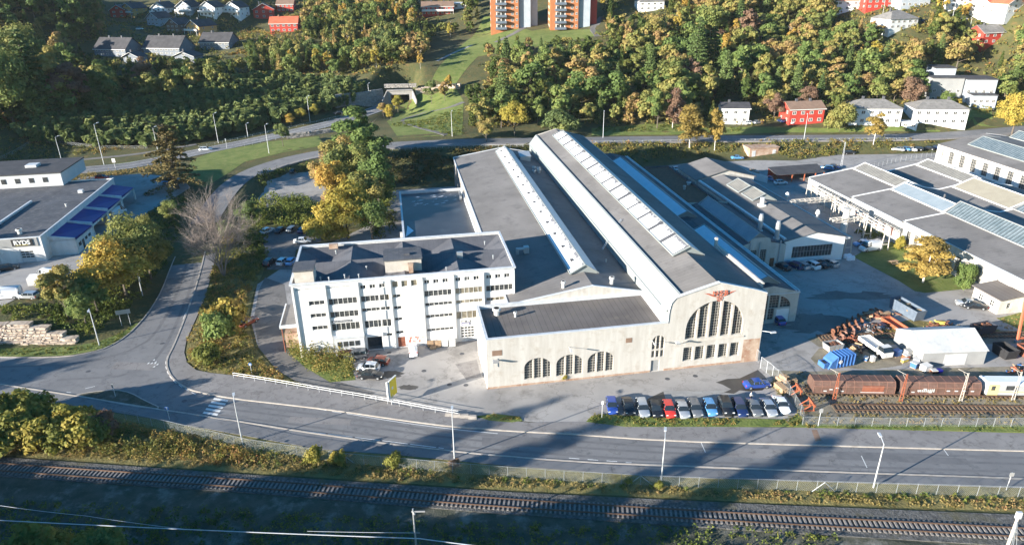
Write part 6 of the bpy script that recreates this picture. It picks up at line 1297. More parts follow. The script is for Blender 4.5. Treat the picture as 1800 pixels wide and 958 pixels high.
for (px, py, k, c, lab, dg_) in [(498, 463, 'hatch', 'white', 'white hatchback between dark cars left of the office block', 75), (475, 465, 'suv', 'black', 'black pickup-like car at the left of the office lot', 80), (513, 463, 'hatch', 'light blue', 'light blue car against the office corner', 80), (532, 427, 'sedan', 'white', 'white saloon behind the office corner', 10), (471, 409, 'hatch', 'white', 'white car at the left under the bushes of the upper lot', 60), (494, 408, 'sedan', 'black', 'black saloon second in the shaded upper lot', 75), (515, 406, 'estate', 'grey', 'grey estate in the middle of the shaded upper lot', 75), (534, 408, 'hatch', 'dark blue', 'dark blue hatchback in the shaded upper lot', 75), (552, 407, 'hatch', 'black', 'black hatchback at the right end of the shaded upper lot', 75), (514, 304, 'hatch', 'black', 'black small car by the hedge of the gravel lot', 100), (437, 570, 'sedan', 'brownish red', 'brown car half under bushes on the office drive', 60),
                              (362, 265, 'estate', 'white', 'white car driving on the highway behind the ragged spruce', 15), (595, 201, 'sedan', 'black', 'dark car leaving the tunnel road', 200),
                              (298, 322, 'hatch', 'light blue', 'pale blue car parked under the ragged spruce', 5), (180, 315, 'hatch', 'red', 'red car parked behind the garage', 0), (14, 475, 'estate', 'black', 'black estate outside the garage doors', 30), (207, 378, 'van', 'white', 'white van under a blue canopy', 75), (14, 524, 'van', 'white', 'white van at the left end of the garage lot', 190), (50, 524, 'estate', 'silver', 'silver estate next to the white van at the garage lot', 175), (86, 490, 'van', 'white', 'white and green van half behind the birch', 180),
                              (1432, 216, 'sedan', 'white', 'white car beside the red two-storey house', 250) if 0 else (1388, 217, 'sedan', 'white', 'white car beside the red two-storey house', 280), (1372, 215, 'hatch', 'dark blue', 'blue car left of the red two-storey house', 100), (1318, 219, 'hatch', 'white', 'white car right of the white house with dark roof', 10), (1332, 218, 'hatch', 'silver', 'silver car farther right of the white house with dark roof', 20),
                              (1077, 34, 'hatch', 'red', 'red car above the wood near the orange blocks', 5), (1692, 36, 'hatch', 'silver', 'silver car on the hill road at the top right', 5), (1626, 40, 'hatch', 'black', 'black car behind the cream pyramid-roofed house', 20), (246, 53, 'hatch', 'white', 'white car parked below the ochre house', 10)]:
    car(px, py, k, c, lab, dg_, py > 420)
# caravan / trailer at the garage lot
g_ = W(78, 503, 3.); t = thing('white_trailer', 'white box trailer partly behind the birch at the garage lot', 'trailer', (g_[0], g_[1], 3.1), .1)
mb = MB(); mb.box(-2.6, 2.6, -1.1, 1.1, .6, 2.2); mb.add([(-2.6, -1.1, 2.2), (2.6, -1.1, 2.2), (2.6, 1.1, 2.2), (-2.6, 1.1, 2.2), (-2.2, 0, 2.9), (2.2, 0, 2.9)], [(0, 1, 5, 4), (1, 2, 5), (2, 3, 4, 5), (3, 0, 4)]); mb.build('body', 'tentw', t)
for s in (-1, 1): mb = MB(); mb.tube((0, s * 1.05, .35), (0, s * 1.2, .35), .35, n=12); mb.build('wheel', 'black', t)

# ================================================================== STREET FURNITURE
def lamp(px, py, h, label, arm=(-.2, 1.2), z=None, kind='lamp', r=.09):
    g_ = G(px, py) if z is None else W(px, py, z)
    t = thing('street_lamp', label, 'street lamp', tuple(g_), 0, 'street lamps')
    mb = MB(); mb.tube((0, 0, -.3), (0, 0, h), r * 1.3, r * .7, 8); mb.tube((0, 0, h), (arm[0], arm[1], h + .25), r * .6, r * .5, 6); mb.build('pole', 'pole', t)
    L = hypot(*arm); ux, uy = arm[0] / L, arm[1] / L
    mb = MB(); a = atan2(uy, ux); mb.box(-.1, .75, -.17, .17, .12, .3, 0, a, (arm[0], arm[1], h)); mb.build('lamp_head', 'pole', t)
    return t
for px, py, h, lab, arm in [(175, 607, 7.8, 'tall grey street lamp on the grass in front of the boulder wall', (.6, -1.2)), (251, 520, 8, 'street lamp with small sign boxes beside the yellow maples', (.8, -1.0)), (427, 781, 7.6, 'street lamp at the fence near the zebra crossing', (-.5, 1.3)), (799, 806, 7.4, 'street lamp at the fence below the yellow sign', (-.1, 1.4)), (1162, 848, 7.4, 'street lamp at the fence opposite the red car', (.3, 1.4)), (1535, 857, 7.2, 'street lamp at the fence near the right of the road', (.2, 1.4)),
                            (108, 281, 8, 'small far street lamp on the path at the left', (.3, 1.2)), (183, 290, 14, 'tall street lamp beside the highway left', (.3, 1.5)), (277, 263, 8, 'street lamp half behind the ragged spruce', (.3, 1.2)), (384, 252, 11, 'street lamp above the moving white car', (.3, 1.4)), (436, 241, 5, 'short street lamp on the highway verge', (.3, 1)), (473, 270, 10, 'street lamp on the grass slope between the roads', (.3, 1.3)), (545, 214, 10, 'street lamp near three yellow saplings', (.3, 1.3)), (650, 184, 9, 'street lamp left of the tunnel portal', (.3, 1.3)), (795, 240, 9, 'street lamp at the footpath junction', (.2, 1.2)), (1060, 243, 9.5, 'street lamp behind the workshop gable', (.2, 1.2)), (1413, 246, 9, 'street lamp by the red two-storey house', (.4, 1.2)), (1700, 70, 9, 'thin lamp on the hill left of the lone red house', (.3, 1)), (1672, 42, 9, 'thin lamp on the hill road', (.3, 1)), (1548, 45, 10, 'lamp left of the cream pyramid-roofed house', (.3, 1))]: lamp(px, py, h, lab, arm)
# sign boxes on the lamp pole
def signpost(px, py, h, lab, face, w_=.6, hh_=.6, rz=0., z=None, nm='road_sign', roundf=False, posts=1):
    g_ = G(px, py) if z is None else W(px, py, z); t = thing(nm, lab, 'sign', tuple(g_), rz)
    for k in range(posts): mb = MB(); x = 0 if posts == 1 else (-w_ * .3 + w_ * .6 * k); mb.tube((x, .06, -.2), (x, .06, h + (0 if roundf else hh_)), .05, n=6); mb.build('post', 'pole', t)
    mb = MB()
    if roundf: mb.tube((0, -.03, h), (0, .0, h), w_ / 2, n=20)
    else: mb.box(-w_ / 2, w_ / 2, -.03, 0, h, h + hh_)
    f = mb.build('sign_face', face, t); return t, f
t, f = signpost(298, 738, 2.2, 'round blue pedestrian sign on the lower footway', 'bluec', .7, roundf=True); mb = MB(); mb.box(-.05, .05, -.045, -.03, 1.98, 2.25); mb.box(-.12, -.05, -.045, -.03, 1.98, 2.12); mb.box(.05, .14, -.045, -.03, 2.0, 2.3); mb.tube((0, -.045, 2.36), (0, -.03, 2.36), .06, n=10); mb.build('white_pictogram', 'paint', f)
t, f = signpost(443, 659, 2.2, 'small round blue sign behind the white railing', 'bluec', .6, roundf=True); mb = MB(); mb.box(-.1, .1, -.045, -.03, 2.0, 2.3); mb.build('white_pictogram', 'paint', f)
signpost(222, 572, 2.6, 'grey back of a direction sign on two posts on the grass', 'steel', 2.6, .9, .35, posts=2)
signpost(203, 698, 1.9, 'narrow bollard sign on the traffic island', 'steel', .25, .7)
signpost(1438, 750, 2.6, 'pale signal box on a post by the grass verge', 'clads', .55, .7, 0); signpost(1769, 862, 2.4, 'white signal box on a post at the right fence', 'clads', .6, .6, 0)
signpost(1058, 735, 2.6, 'small white sign at the left end of the car row', 'paint', .35, .6, 0); signpost(203, 297, 2.2, 'white sign beside the highway with rusty post', 'paint', 1.1, 1.3, 0); signpost(399, 262, 3, 'small post sign on the highway verge', 'steel', .3, .8, 0)
signpost(248, 500, 3.4, 'two small sign boxes halfway up a lamp', 'trim', .9, .5, .2); signpost(424, 748, 2.6, 'small grey box sign low on a lamp at the crossing', 'steel', .45, .7, 0) if 0 else None
# yellow advertising sign
g_ = W(689, 712, 0); t = thing('advertising_sign', 'tall yellow three-sided advertising sign at the railing', 'sign', tuple(g_), 0); t.scale = (.75, .75, .8)
mb = MB(); mb.tube((0, 0, -.1), (0, 0, 2.2), .09, n=6); mb.tube((.35, .3, -.1), (.35, .3, 2.4), .09, n=6)
for z in (.5, 1.0, 1.5): mb.tube((0, 0, z), (.35, .3, z + .3), .04, n=4)
mb.build('post', 'pole', t)
mb = MB(); a = radians(66); mb.box(-.1, 2.6, -.06, .06, 0, 4.0, 0, a, (-.15, -.15, 1.7)); sf = mb.build('sign_face', 'signyel', t)
mb = MB(); mb.box(-.25, -.1, -.16, .16, -.1, 4.1, 0, a, (-.15, -.15, 1.7)); mb.box(-.6, -.45, .1, .4, -.2, 4.0, 0, a, (-.15, -.15, 1.8)); mb.box(-.1, 2.65, -.16, .16, 4.0, 4.15, 0, a, (-.15, -.15, 1.7)); mb.build('white_edge', 'paint', t)
mb = MB(); mb.box(.7, 1.3, -.075, -.06, 1.7, 2.3, 0, a, (-.15, -.15, 1.7))
mb.build('sign_mark', 'paint', sf)
# white railing on the footway edge
rl = smooth_line([tuple(W(a, b, 0)) for a, b in [(411, 665), (470, 674), (560, 690), (640, 703), (720, 718), (780, 729), (806, 733)]], 2)
t = thing('white_railing', 'white metal railing with crash barrier along the footway', 'railing', (rl[0][0], rl[0][1], .1))
o_ = (rl[0][0], rl[0][1], .1); mb = MB(); m3 = MB(); acc = 0; posts = []
for a, b in zip(rl[:-1], rl[1:]):
    for z in (1.15, .75): mb.tube((a[0], a[1], z), (b[0], b[1], z), .035, n=5)
    L = hypot(b[0] - a[0], b[1] - a[1]); 
    while acc < L: f = acc / L; posts.append((a[0] + (b[0] - a[0]) * f, a[1] + (b[1] - a[1]) * f)); acc += 2.1
    acc -= L
mb.build('rails', 'trim', t, o_)
for x, y in posts: mb = MB(); mb.tube((x, y, .1), (x, y, 1.2), .035, n=6); mb.build('post', 'trim', t, o_)
for i, (px, py) in enumerate([(790, 730), (803, 732), (817, 733), (831, 735)]):
    g_ = W(px, py, .1); mb = MB(); v = [(-.7, -.3, 0), (.7, -.3, 0), (.7, .3, 0), (-.7, .3, 0), (-.6, -.2, .55), (.62, -.22, .5), (.55, .2, .58), (-.6, .22, .52)]; mb.add(v, [(4, 5, 6, 7), (0, 1, 5, 4), (1, 2, 6, 5), (2, 3, 7, 6), (3, 0, 4, 7)]); o = mb.build('stone_block', 'stoneg'); o.location = tuple(g_); o.rotation_euler = (0, 0, -.2 + .2 * random.random()); tag(o, 'rough grey stone block at the end of the white railing', 'stone block', 'stone blocks ending the railing')
# chain link fences
def meshmat():
    m = bpy.data.materials.new('chain_link_mesh'); m.use_nodes = True; n = m.node_tree; L = n.links; b = n.nodes['Principled BSDF']; b.inputs['Base Color'].default_value = (.42, .44, .44, 1); b.inputs['Roughness'].default_value = .6
    tr = n.nodes.new('ShaderNodeBsdfTransparent'); ms = n.nodes.new('ShaderNodeMixShader'); tc = n.nodes.new('ShaderNodeTexCoord'); ck = n.nodes.new('ShaderNodeTexWave'); ck.inputs['Scale'].default_value = 2.6; ck.bands_direction = 'DIAGONAL'
    L.new(tc.outputs['Object'], ck.inputs['Vector']); gt = n.nodes.new('ShaderNodeMath'); gt.operation = 'GREATER_THAN'; gt.inputs[1].default_value = .965; L.new(ck.outputs['Fac'], gt.inputs[0])
    L.new(gt.outputs[0], ms.inputs[0]); L.new(tr.outputs[0], ms.inputs[1]); L.new(b.outputs[0], ms.inputs[2]); L.new(ms.outputs[0], n.nodes['Material Output'].inputs[0]); return m
M['mesh'] = meshmat()
def fence(lab, l, h=1.8, step=2.6, name='chain_link_fence', z=None, post='chain', braces=()):
    pl = [tuple(W(a, b, z)) if z is not None else tuple(G(a, b)) for a, b in l]; o_ = pl[0]; t = thing(name, lab, 'fence', o_); mb = MB(); pm = MB(); pm.tube((0, 0, -.2), (0, 0, h), .038, n=5); po = pm.build('post', post); pme = po.data; bpy.data.objects.remove(po); acc = 0; cnt = 0
    for a, b in zip(pl[:-1], pl[1:]):
        L = hypot(b[0] - a[0], b[1] - a[1]); mb.quad((a[0], a[1], a[2] + .05), (b[0], b[1], b[2] + .05), (b[0], b[1], b[2] + h - .05), (a[0], a[1], a[2] + h - .05), 0); mb.tube((a[0], a[1], a[2] + h - .03), (b[0], b[1], b[2] + h - .03), .025, n=4, mi=1)
        while acc < L and cnt < 99:
            f = acc / L; o = bpy.data.objects.new('post', pme); COL.objects.link(o); o.parent = t; o.location = (a[0] + (b[0] - a[0]) * f - o_[0], a[1] + (b[1] - a[1]) * f - o_[1], a[2] + (b[2] - a[2]) * f - o_[2]); acc += step; cnt += 1
        acc -= L
    mb.build('wire_mesh', ['mesh', post], t, o_)
    for px, py in braces:
        g2 = W(px, py, 0); mb = MB(); mb.tube((g2[0] - 1.6, g2[1], 0), (g2[0], g2[1], h - .2), .05, n=5); mb.tube((g2[0] + 1.6, g2[1], 0), (g2[0], g2[1], h - .2), .05, n=5); mb.build('brace', post, t, o_)
fence('long chain link fence between the lower footway and the railway', [(200, 733), (330, 764), (440, 789), (600, 813), (800, 831), (1000, 846), (1180, 855), (1400, 862), (1800, 874), (1900, 878)], z=0, braces=((602, 813), (1125, 852), (1447, 864)))
fence('chain link fence between the grass verge and the rail yard', [(1410, 748), (1500, 750), (1800, 751), (1900, 752)], 1.7, z=0)
fence('chain link fence dividing the car row from the rail yard', [(1366, 668), (1384, 694), (1408, 735), (1410, 748)], 2.2, z=0)
fence('white mesh gate across the yard entrance beside the big gable', [(1336, 648), (1352, 660), (1366, 673)], 2.4, 1.6, z=0, post='trim', name='mesh_gate')
fence('small white gate leaf against the workshop corner', [(1328, 634), (1334, 640)], 2.4, 1.2, z=0, post='trim', name='mesh_gate')
fence('grey mesh fence behind the far workshop sheds', [(1520, 300), (1575, 286), (1640, 276)], 2.0, 2.5, z=0)
fence('low rail along the edge of the back road', [(690, 266), (760, 262), (840, 259), (920, 258)], .8, 2.2, z=5.4, post='trim', name='crash_barrier')
fence('white guard rail along the far road on the right', [(1030, 252), (1200, 249), (1400, 247), (1600, 246)], .7, 3.5, name='crash_barrier', post='trim')
fence('crash barrier on the outer side of the highway', [(350, 260), (430, 243), (500, 228), (570, 213), (615, 203)], .8, 3., name='crash_barrier', post='trim')
fence('crash barrier on the near side of the highway', [(430, 258), (500, 243), (570, 226), (612, 216)], .8, 3., name='crash_barrier', post='trim')
fence('thin wire fence above the left path', [(-20, 292), (30, 268), (60, 250), (100, 253), (180, 262), (260, 262)], 1.2, 4)
# bins, crates at office
def box_thing(name, lab, cat, px, py, dims, m, rz=0., group=None, z=None, lid=None):
    g_ = W(px, py, z or 0); t = thing(name, lab, cat, (g_[0], g_[1], (z or 0) + .03), rz, group); a, b, c = dims
    mb = MB(); mb.box(-a / 2, a / 2, -b / 2, b / 2, .08, c)
    for k in range(3): mb.box(-a / 2 - .03, -a / 2 + .05 + 0, -b / 2 - .03, b / 2 + .03, .08 + c * .3 * k, .16 + c * .3 * k); mb.box(a / 2 - .05, a / 2 + .03, -b / 2 - .03, b / 2 + .03, .08 + c * .3 * k, .16 + c * .3 * k)
    mb.build('body', m, t); mb = MB(); mb.box(-a / 2 - .05, a / 2 + .05, -b / 2 - .05, b / 2 + .05, c, c + .08); mb.build('lid', lid or m, t)
    mb = MB()
    for x in (-a / 2 + .12, a / 2 - .12): mb.box(x - .07, x + .07, -b / 2, b / 2, 0, .08)
    mb.build('feet', 'black', t); return t
for i, (px, lab) in enumerate([(621, 'dark green wheeled bin, left of the pair behind the grey estate'), (633, 'dark green wheeled bin, right of the pair behind the grey estate')]): box_thing('wheeled_bin', lab, 'bin', px, 620, (1.35, 1.0, 1.25), 'greenp', YAW, 'green bins')
for i, (px, lab) in enumerate([(782, 'white plastic tank crate, left of two by the office wall'), (795, 'white plastic tank crate, right of two by the office wall')]): box_thing('tank_crate', lab, 'crate', px, 608, (1.15, 1.0, 1.25), 'tentw', YAW, 'white crates at the office wall')
for px, py, lab, d in [(757, 609, 'brown wooden crate with stacked boards left of the white crates', (1.1, 1, .9)), (770, 609, 'low wooden pallet box next to the white crates', (1.1, 1, .9)), (761, 613, 'small pallet lying in front of the wooden crates', (1.0, .8, .4))]: box_thing('wooden_crate', lab, 'crate', px, py, d, 'timber', YAW)
box_thing('rust_skip', 'brown metal skip half under the bushes beside the bins', 'skip', 608, 628, (2.4, 1.3, 1.1), 'rust', .3)
# brick round thing at office: balcony tub
# person by the cars
def person(px, py, h, lab, rz=0., top='cloth_white', bot='cloth_dark'):
    g_ = W(px, py, .03); t = thing('person', lab, 'person', tuple(g_), rz)
    me = bpy.data.meshes.new('body'); s = h / 1.78
    V = [(0, 0, .95), (0, .0, 1.15), (0, .01, 1.38), (0, 0, 1.5), (0, .0, 1.56), (0, -.02, 1.68), (.1, 0, .88), (.12, -.03, .5), (.13, 0, .08), (.13, -.14, .04), (-.1, 0, .88), (-.12, .03, .5), (-.12, .06, .08), (-.12, -.08, .04), (.19, 0, 1.42), (.25, .02, 1.14), (.2, -.16, .98), (.16, -.26, 1.0), (-.19, 0, 1.42), (-.26, .03, 1.14), (-.25, -.05, .9), (-.24, -.08, .8)]
    E_ = [(0, 1), (1, 2), (2, 3), (3, 4), (4, 5), (0, 6), (6, 7), (7, 8), (8, 9), (0, 10), (10, 11), (11, 12), (12, 13), (2, 14), (14, 15), (15, 16), (16, 17), (2, 18), (18, 19), (19, 20), (20, 21)]
    Rr = [.15, .14, .16, .07, .06, .11, .1, .075, .05, .045, .1, .075, .05, .045, .07, .05, .038, .035, .07, .05, .038, .035]
    me.from_pydata([(x * s, y * s, z * s) for x, y, z in V], E_, []); o = bpy.data.objects.new('body', me); COL.objects.link(o); o.parent = t
    o.modifiers.new('skin', 'SKIN'); sv = me.skin_vertices[0].data
    for i, r in enumerate(Rr): sv[i].radius = (r * s, r * s * .9)
    sv[0].use_root = True; o.modifiers.new('sub', 'SUBSURF').levels = 1; o.modifiers['sub'].render_levels = 2
    dg = bpy.context.evaluated_depsgraph_get(); dg.update(); nm_ = bpy.data.meshes.new_from_object(o.evaluated_get(dg)); o.modifiers.clear(); o.data = nm_
    nm_.materials.clear()
    for m in (top, bot, 'skin'): nm_.materials.append(M[m])
    for p in nm_.polygons:
        c = p.center; p.use_smooth = True; p.material_index = 2 if c.z > 1.52 * s or (c.z < 1.02 * s and abs(c.x) > .19 * s and c.z > .7) else (0 if c.z > .95 * s else 1)
    mb = MB(); n = 8
    vv = [(.115 * s * cos(a) * cos(b), .02 * s + .12 * s * sin(a) * cos(b), 1.7 * s + .125 * s * sin(b)) for b in (.1, .7, 1.3) for a in [2 * pi * k / n for k in range(n)]]
    mb.add(vv, [(j * n + k, j * n + (k + 1) % n, (j + 1) * n + (k + 1) % n, (j + 1) * n + k) for j in range(2) for k in range(n)] + [tuple(range(2 * n, 3 * n))]); mb.build('hair', 'black', t, smooth=True); return t
person(1319, 704, 1.78, 'person in a white top and dark trousers standing behind the parked row', .6)
# picnic table
g_ = W(1570, 464, .06); t = thing('picnic_table', 'pale picnic table on the lawn', 'table', tuple(g_), .2)
mb = MB(); mb.box(-1.0, 1.0, -.4, .4, .72, .78); mb.build('table_top', 'timber', t)
for s in (-1, 1): mb = MB(); mb.box(-1.0, 1.0, s * .8 - .14, s * .8 + .14, .42, .47); mb.build('bench', 'timber', t)
mb = MB()
for x in (-.7, .7): mb.tube((x, -.8, 0), (x, 0, .75), .05, n=4); mb.tube((x, .8, 0), (x, 0, .75), .05, n=4); mb.tube((x, -.9, .4), (x, .9, .4), .04, n=4)
mb.build('frame', 'timber', t)
# ================================================================== YARD OBJECTS
def abthing(nm, lab, cat, a, b, rz=0., z=.035, group=None): x, y, _ = AB(a, b); return thing(nm, lab, cat, (x, y, z), YAW + rz, group)
def skip(nm, lab, a, b, L, Wd, h, m, rz=0., load=None, group=None, cat='skip'):
    t = abthing(nm, lab, cat, a, b, rz, group=group); mb = MB(); i = .12; lo = [(-L / 2 + .35, -Wd / 2 + .05, .12), (L / 2 - .35, -Wd / 2 + .05, .12), (L / 2 - .35, Wd / 2 - .05, .12), (-L / 2 + .35, Wd / 2 - .05, .12)]; hi = [(-L / 2, -Wd / 2, h), (L / 2, -Wd / 2, h), (L / 2, Wd / 2, h), (-L / 2, Wd / 2, h)]; hi2 = [(-L / 2 + i, -Wd / 2 + i, h), (L / 2 - i, -Wd / 2 + i, h), (L / 2 - i, Wd / 2 - i, h), (-L / 2 + i, Wd / 2 - i, h)]; lo2 = [(-L / 2 + .45, -Wd / 2 + .15, .3), (L / 2 - .45, -Wd / 2 + .15, .3), (L / 2 - .45, Wd / 2 - .15, .3), (-L / 2 + .45, Wd / 2 - .15, .3)]
    mb.add(lo + hi + hi2 + lo2, [(0, 1, 5, 4), (1, 2, 6, 5), (2, 3, 7, 6), (3, 0, 4, 7), (4, 5, 9, 8), (5, 6, 10, 9), (6, 7, 11, 10), (7, 4, 8, 11), (8, 9, 13, 12), (9, 10, 14, 13), (10, 11, 15, 14), (11, 8, 12, 15), (12, 13, 14, 15)]); bo = mb.build('body', m, t)
    mb = MB(); n = int(L / .9)
    for k in range(1, n):
        x = -L / 2 + L * k / n
        for s in (-1, 1): mb.add([(x - .05, s * (Wd / 2 - .04), .15), (x + .05, s * (Wd / 2 - .04), .15), (x + .05, s * (Wd / 2 + .06), h), (x - .05, s * (Wd / 2 + .06), h)], [(0, 1, 2, 3) if s < 0 else (3, 2, 1, 0)])
    mb.build('ribs', m, bo)
    if load:
        r = random.Random(int(a * 10)); mb = MB()
        for k in range(26): x, y = r.uniform(-L / 2 + .5, L / 2 - .5), r.uniform(-Wd / 2 + .3, Wd / 2 - .3); s = r.uniform(.2, .6); mb.box(-s, s, -s * .4, s * .4, 0, s * .5, 0, r.uniform(0, 3), (x, y, h * .55 + r.uniform(0, .4) * h * .6))
        o = mb.build('scrap_load', load); o.location = t.matrix_basis @ Vector((0, 0, 0)) if 0 else t.location; o.rotation_euler = t.rotation_euler; tag(o, 'heap of scrap lying in the ' + lab.split(' ', 1)[1] if 0 else 'scrap heaped inside the ' + lab, 'scrap')
    return t
skip('scrap_container', 'long blue-grey open container with rusty ends beside the shaded yard', 86.2, 11.0, 7.2, 2.3, 2.3, 'slate', 1.57 + .1, 'timber')
skip('drop_side_trailer', 'orange-red empty flat trailer box in front of the blue-grey container', 80.6, 6.6, 5.8, 2.1, .8, 'orange', 1.57 + .05, cat='trailer')
skip('scrap_skip', 'blue-grey small skip with white rim behind the white tent', 95.2, 1.6, 4.4, 2.2, 1.6, 'cloth_dark', .1, 'rust')
skip('scrap_skip', 'open grey skip with rusty rim behind the blue compactor', 63.6, .8, 3.2, 2.0, 1.5, 'clads', .1, 'rust')
skip('scrap_skip', 'dark skip with orange end right of the white tent', 92.3, -10.3 + 3.5, 3.6, 2.4, 1.9, 'black', 1.57, None); skip('scrap_skip', 'rusty orange-rimmed skip full of scrap at the right edge', 96.3, -8.2, 4.2, 2.6, 1.8, 'redrust', 1.5, 'timber')
# blue waste compactor
t = abthing('waste_compactor', 'bright blue ribbed waste compactor container with a hopper', 'container', 61.5, -4.0, .12); t.scale = (.88, .9, .9)
mb = MB(); mb.add([(-3.0, -1.2, .15), (3.2, -1.2, .15), (3.2, 1.2, .15), (-3.0, 1.2, .15), (-2.4, -1.2, 1.6), (-1.2, -1.2, 2.5), (3.0, -1.2, 2.6), (3.2, -1.2, 2.3), (-2.4, 1.2, 1.6), (-1.2, 1.2, 2.5), (3.0, 1.2, 2.6), (3.2, 1.2, 2.3)], [(0, 1, 7, 6, 5, 4), (3, 8, 9, 10, 11, 2), (4, 5, 9, 8), (5, 6, 10, 9), (6, 7, 11, 10), (7, 1, 2, 11), (0, 4, 8, 3)]); bo = mb.build('body', 'bluec', t)
mb = MB()
for k in range(6):
    x = -1.2 + .8 * k; mb.box(x, x + .12, -1.3, 1.3, .15, 2.63)
mb.build('ribs', 'bluec', bo); mb = MB(); mb.box(-3.9, -2.9, -.9, .9, .3, 1.3); mb.box(-3.7, -3.1, -.6, .6, 1.3, 1.34, 1); mb.build('hopper', ['bluec', 'black'], t); mb = MB(); mb.box(-.9, -.1, -1.34, -1.3, 1.2, 1.7); mb.box(-.62, -.38, -1.35, -1.3, 1.0, 1.9); mb.build('white_emblem', 'paint', bo)
# flatbed truck
t = abthing('flatbed_truck', 'white drop-side truck facing the road beside the tent', 'truck', 70.9, -1.0, -1.57 + .05)
mb = MB(); mb.box(1.6, 3.3, -1.0, 1.0, .5, 1.5); mb.add([(1.6, -1, 1.5), (3.3, -1, 1.5), (3.3, 1, 1.5), (1.6, 1, 1.5), (1.7, -.9, 2.3), (2.8, -.9, 2.3), (2.8, .9, 2.3), (1.7, .9, 2.3)], [(4, 5, 6, 7), (3, 0, 4, 7)]); mb.build('cab', 'frame', t)
mb = MB(); mb.add([(1.7, -.99, 1.52), (3.28, -.99, 1.52), (2.78, -.92, 2.25), (1.8, -.92, 2.25)], [(0, 1, 2, 3)]); mb.add([(1.7, .99, 1.52), (3.28, .99, 1.52), (2.78, .92, 2.25), (1.8, .92, 2.25)], [(3, 2, 1, 0)]); mb.add([(3.29, -.95, 1.52), (3.29, .95, 1.52), (2.82, .87, 2.26), (2.82, -.87, 2.26)], [(0, 1, 2, 3)]); mb.build('windscreen', 'carglass', t)
mb = MB(); mb.box(-3.3, 1.4, -1.15, 1.15, .75, .9); mb.box(-3.3, 1.4, -1.18, -1.1, .9, 1.5); mb.box(-3.3, 1.4, 1.1, 1.18, .9, 1.5); mb.box(-3.32, -3.24, -1.1, 1.1, .9, 1.5); mb.box(1.35, 1.43, -1.1, 1.1, .9, 1.7); mb.build('load_bed', 'frame', t)
for x in (-2., 2.4):
    for s in (-1, 1): mb = MB(); mb.tube((x, s * .8, .42), (x, s * 1.05, .42), .42, n=12); mb.build('wheel', 'black', t)
for s in (-.7, .7): mb = MB(); mb.box(3.3, 3.36, s - .16, s + .16, .8, 1.0); mb.build('headlight', 'lampglass', t)
# white storage tent
x0a, b0a = 75.6, -7.6
t, off = bld('storage_tent', 'white storage tent with grey walls and a pale sliding door', 75.4, -8, 0, 'tent')
mb = MB(); mb.quad((75.4, -7.2, 0), (86.6, -8.6, 0), (86.6, -8.6, 2.8), (75.4, -7.2, 2.8)); mb.quad((87.6, .2, 0), (76.4, 1.4, 0), (76.4, 1.4, 2.8), (87.6, .2, 2.8)); mb.add([(76.4, 1.4, 0), (75.4, -7.2, 0), (75.4, -7.2, 2.8), (75.9, -2.9, 4.8), (76.4, 1.4, 2.8)], [(0, 1, 2, 3, 4)]); mb.add([(86.6, -8.6, 0), (87.6, .2, 0), (87.6, .2, 2.8), (87.1, -4.2, 4.8), (86.6, -8.6, 2.8)], [(0, 1, 2, 3, 4)]); mb.build('walls', 'clads', t, off)
mb = MB(); mb.poly([(75.2, -7.4, 2.78), (86.8, -8.8, 2.78), (87.3, -4.2, 4.85), (75.7, -2.9, 4.85)], .06); mb.poly([(75.7, -2.9, 4.851), (87.3, -4.2, 4.851), (87.8, .4, 2.78), (76.2, 1.6, 2.78)], .06); mb.build('roof_cover', 'tentw', t, off)
mb = MB(); f = lambda x: -7.2 - 1.4 * (x - 75.4) / 11.2; mb.add([(79.2, f(79.2) - .05, .05), (83.2, f(83.2) - .05, .05), (83.2, f(83.2) - .05, 2.3), (79.2, f(79.2) - .05, 2.3)], [(0, 1, 2, 3)]); mb.build('sliding_door', 'tentw', t, off)
# loose goods by the tent
for i, (a, b, m, d, lab) in enumerate([(73.6, -3.2, 'bluec', (1.3, 1, 1.1), 'blue plastic tub with goods beside the tent, upper'), (74.4, -4.6, 'orange', (.9, .9, .9), 'red box beside the tent wall'), (75.0, -6.4, 'tentw', (1.2, 1, 1.1), 'white sack pile at the tent corner'), (74.1, -7.3, 'bluec', (1.2, 1, 1.), 'blue crate at the lower tent corner'), (75.2, -8.6, 'frame', (1.5, 1.2, 1.1), 'white trailer load in front of the tent corner'), (73.6, -5.4, 'yellow', (1.3, .5, .6), 'yellow pallet frame between truck and tent'), (75.2, -4.0, 'clads', (1.1, 1., 1.4), 'grey wrapped pallet against the tent wall'), (76.0, -9.6, 'rust', (.9, .8, .6), 'brown box on the path by the tent'), (77.0, -9.7, 'canopy', (.7, .7, .6), 'dark blue box on the path by the tent'), (67.3, -3.6, 'bluec', (.9, .6, .6), 'blue barrel rack right of the compactor'), (68.2, -4.2, 'frame', (.6, .6, 1.), 'white cylinder drum right of the compactor')]):
    x, y, _ = AB(a, b); t = thing('goods_box' if i < 9 else 'storage_drum', lab, 'box', (x, y, .04), random.random(), None); mb = MB(); A, B, C_ = d; mb.box(-A / 2, A / 2, -B / 2, B / 2, .12, C_); mb.build('body', m, t); mb = MB(); mb.box(-A / 2 - .05, A / 2 + .05, -B / 2 - .05, B / 2 + .05, C_, C_ + .1); mb.build('cover', 'tentw' if i % 2 else m, t); mb = MB(); mb.box(-A / 2, A / 2, -B / 2, B / 2, 0, .12); mb.build('pallet', 'timber', t)
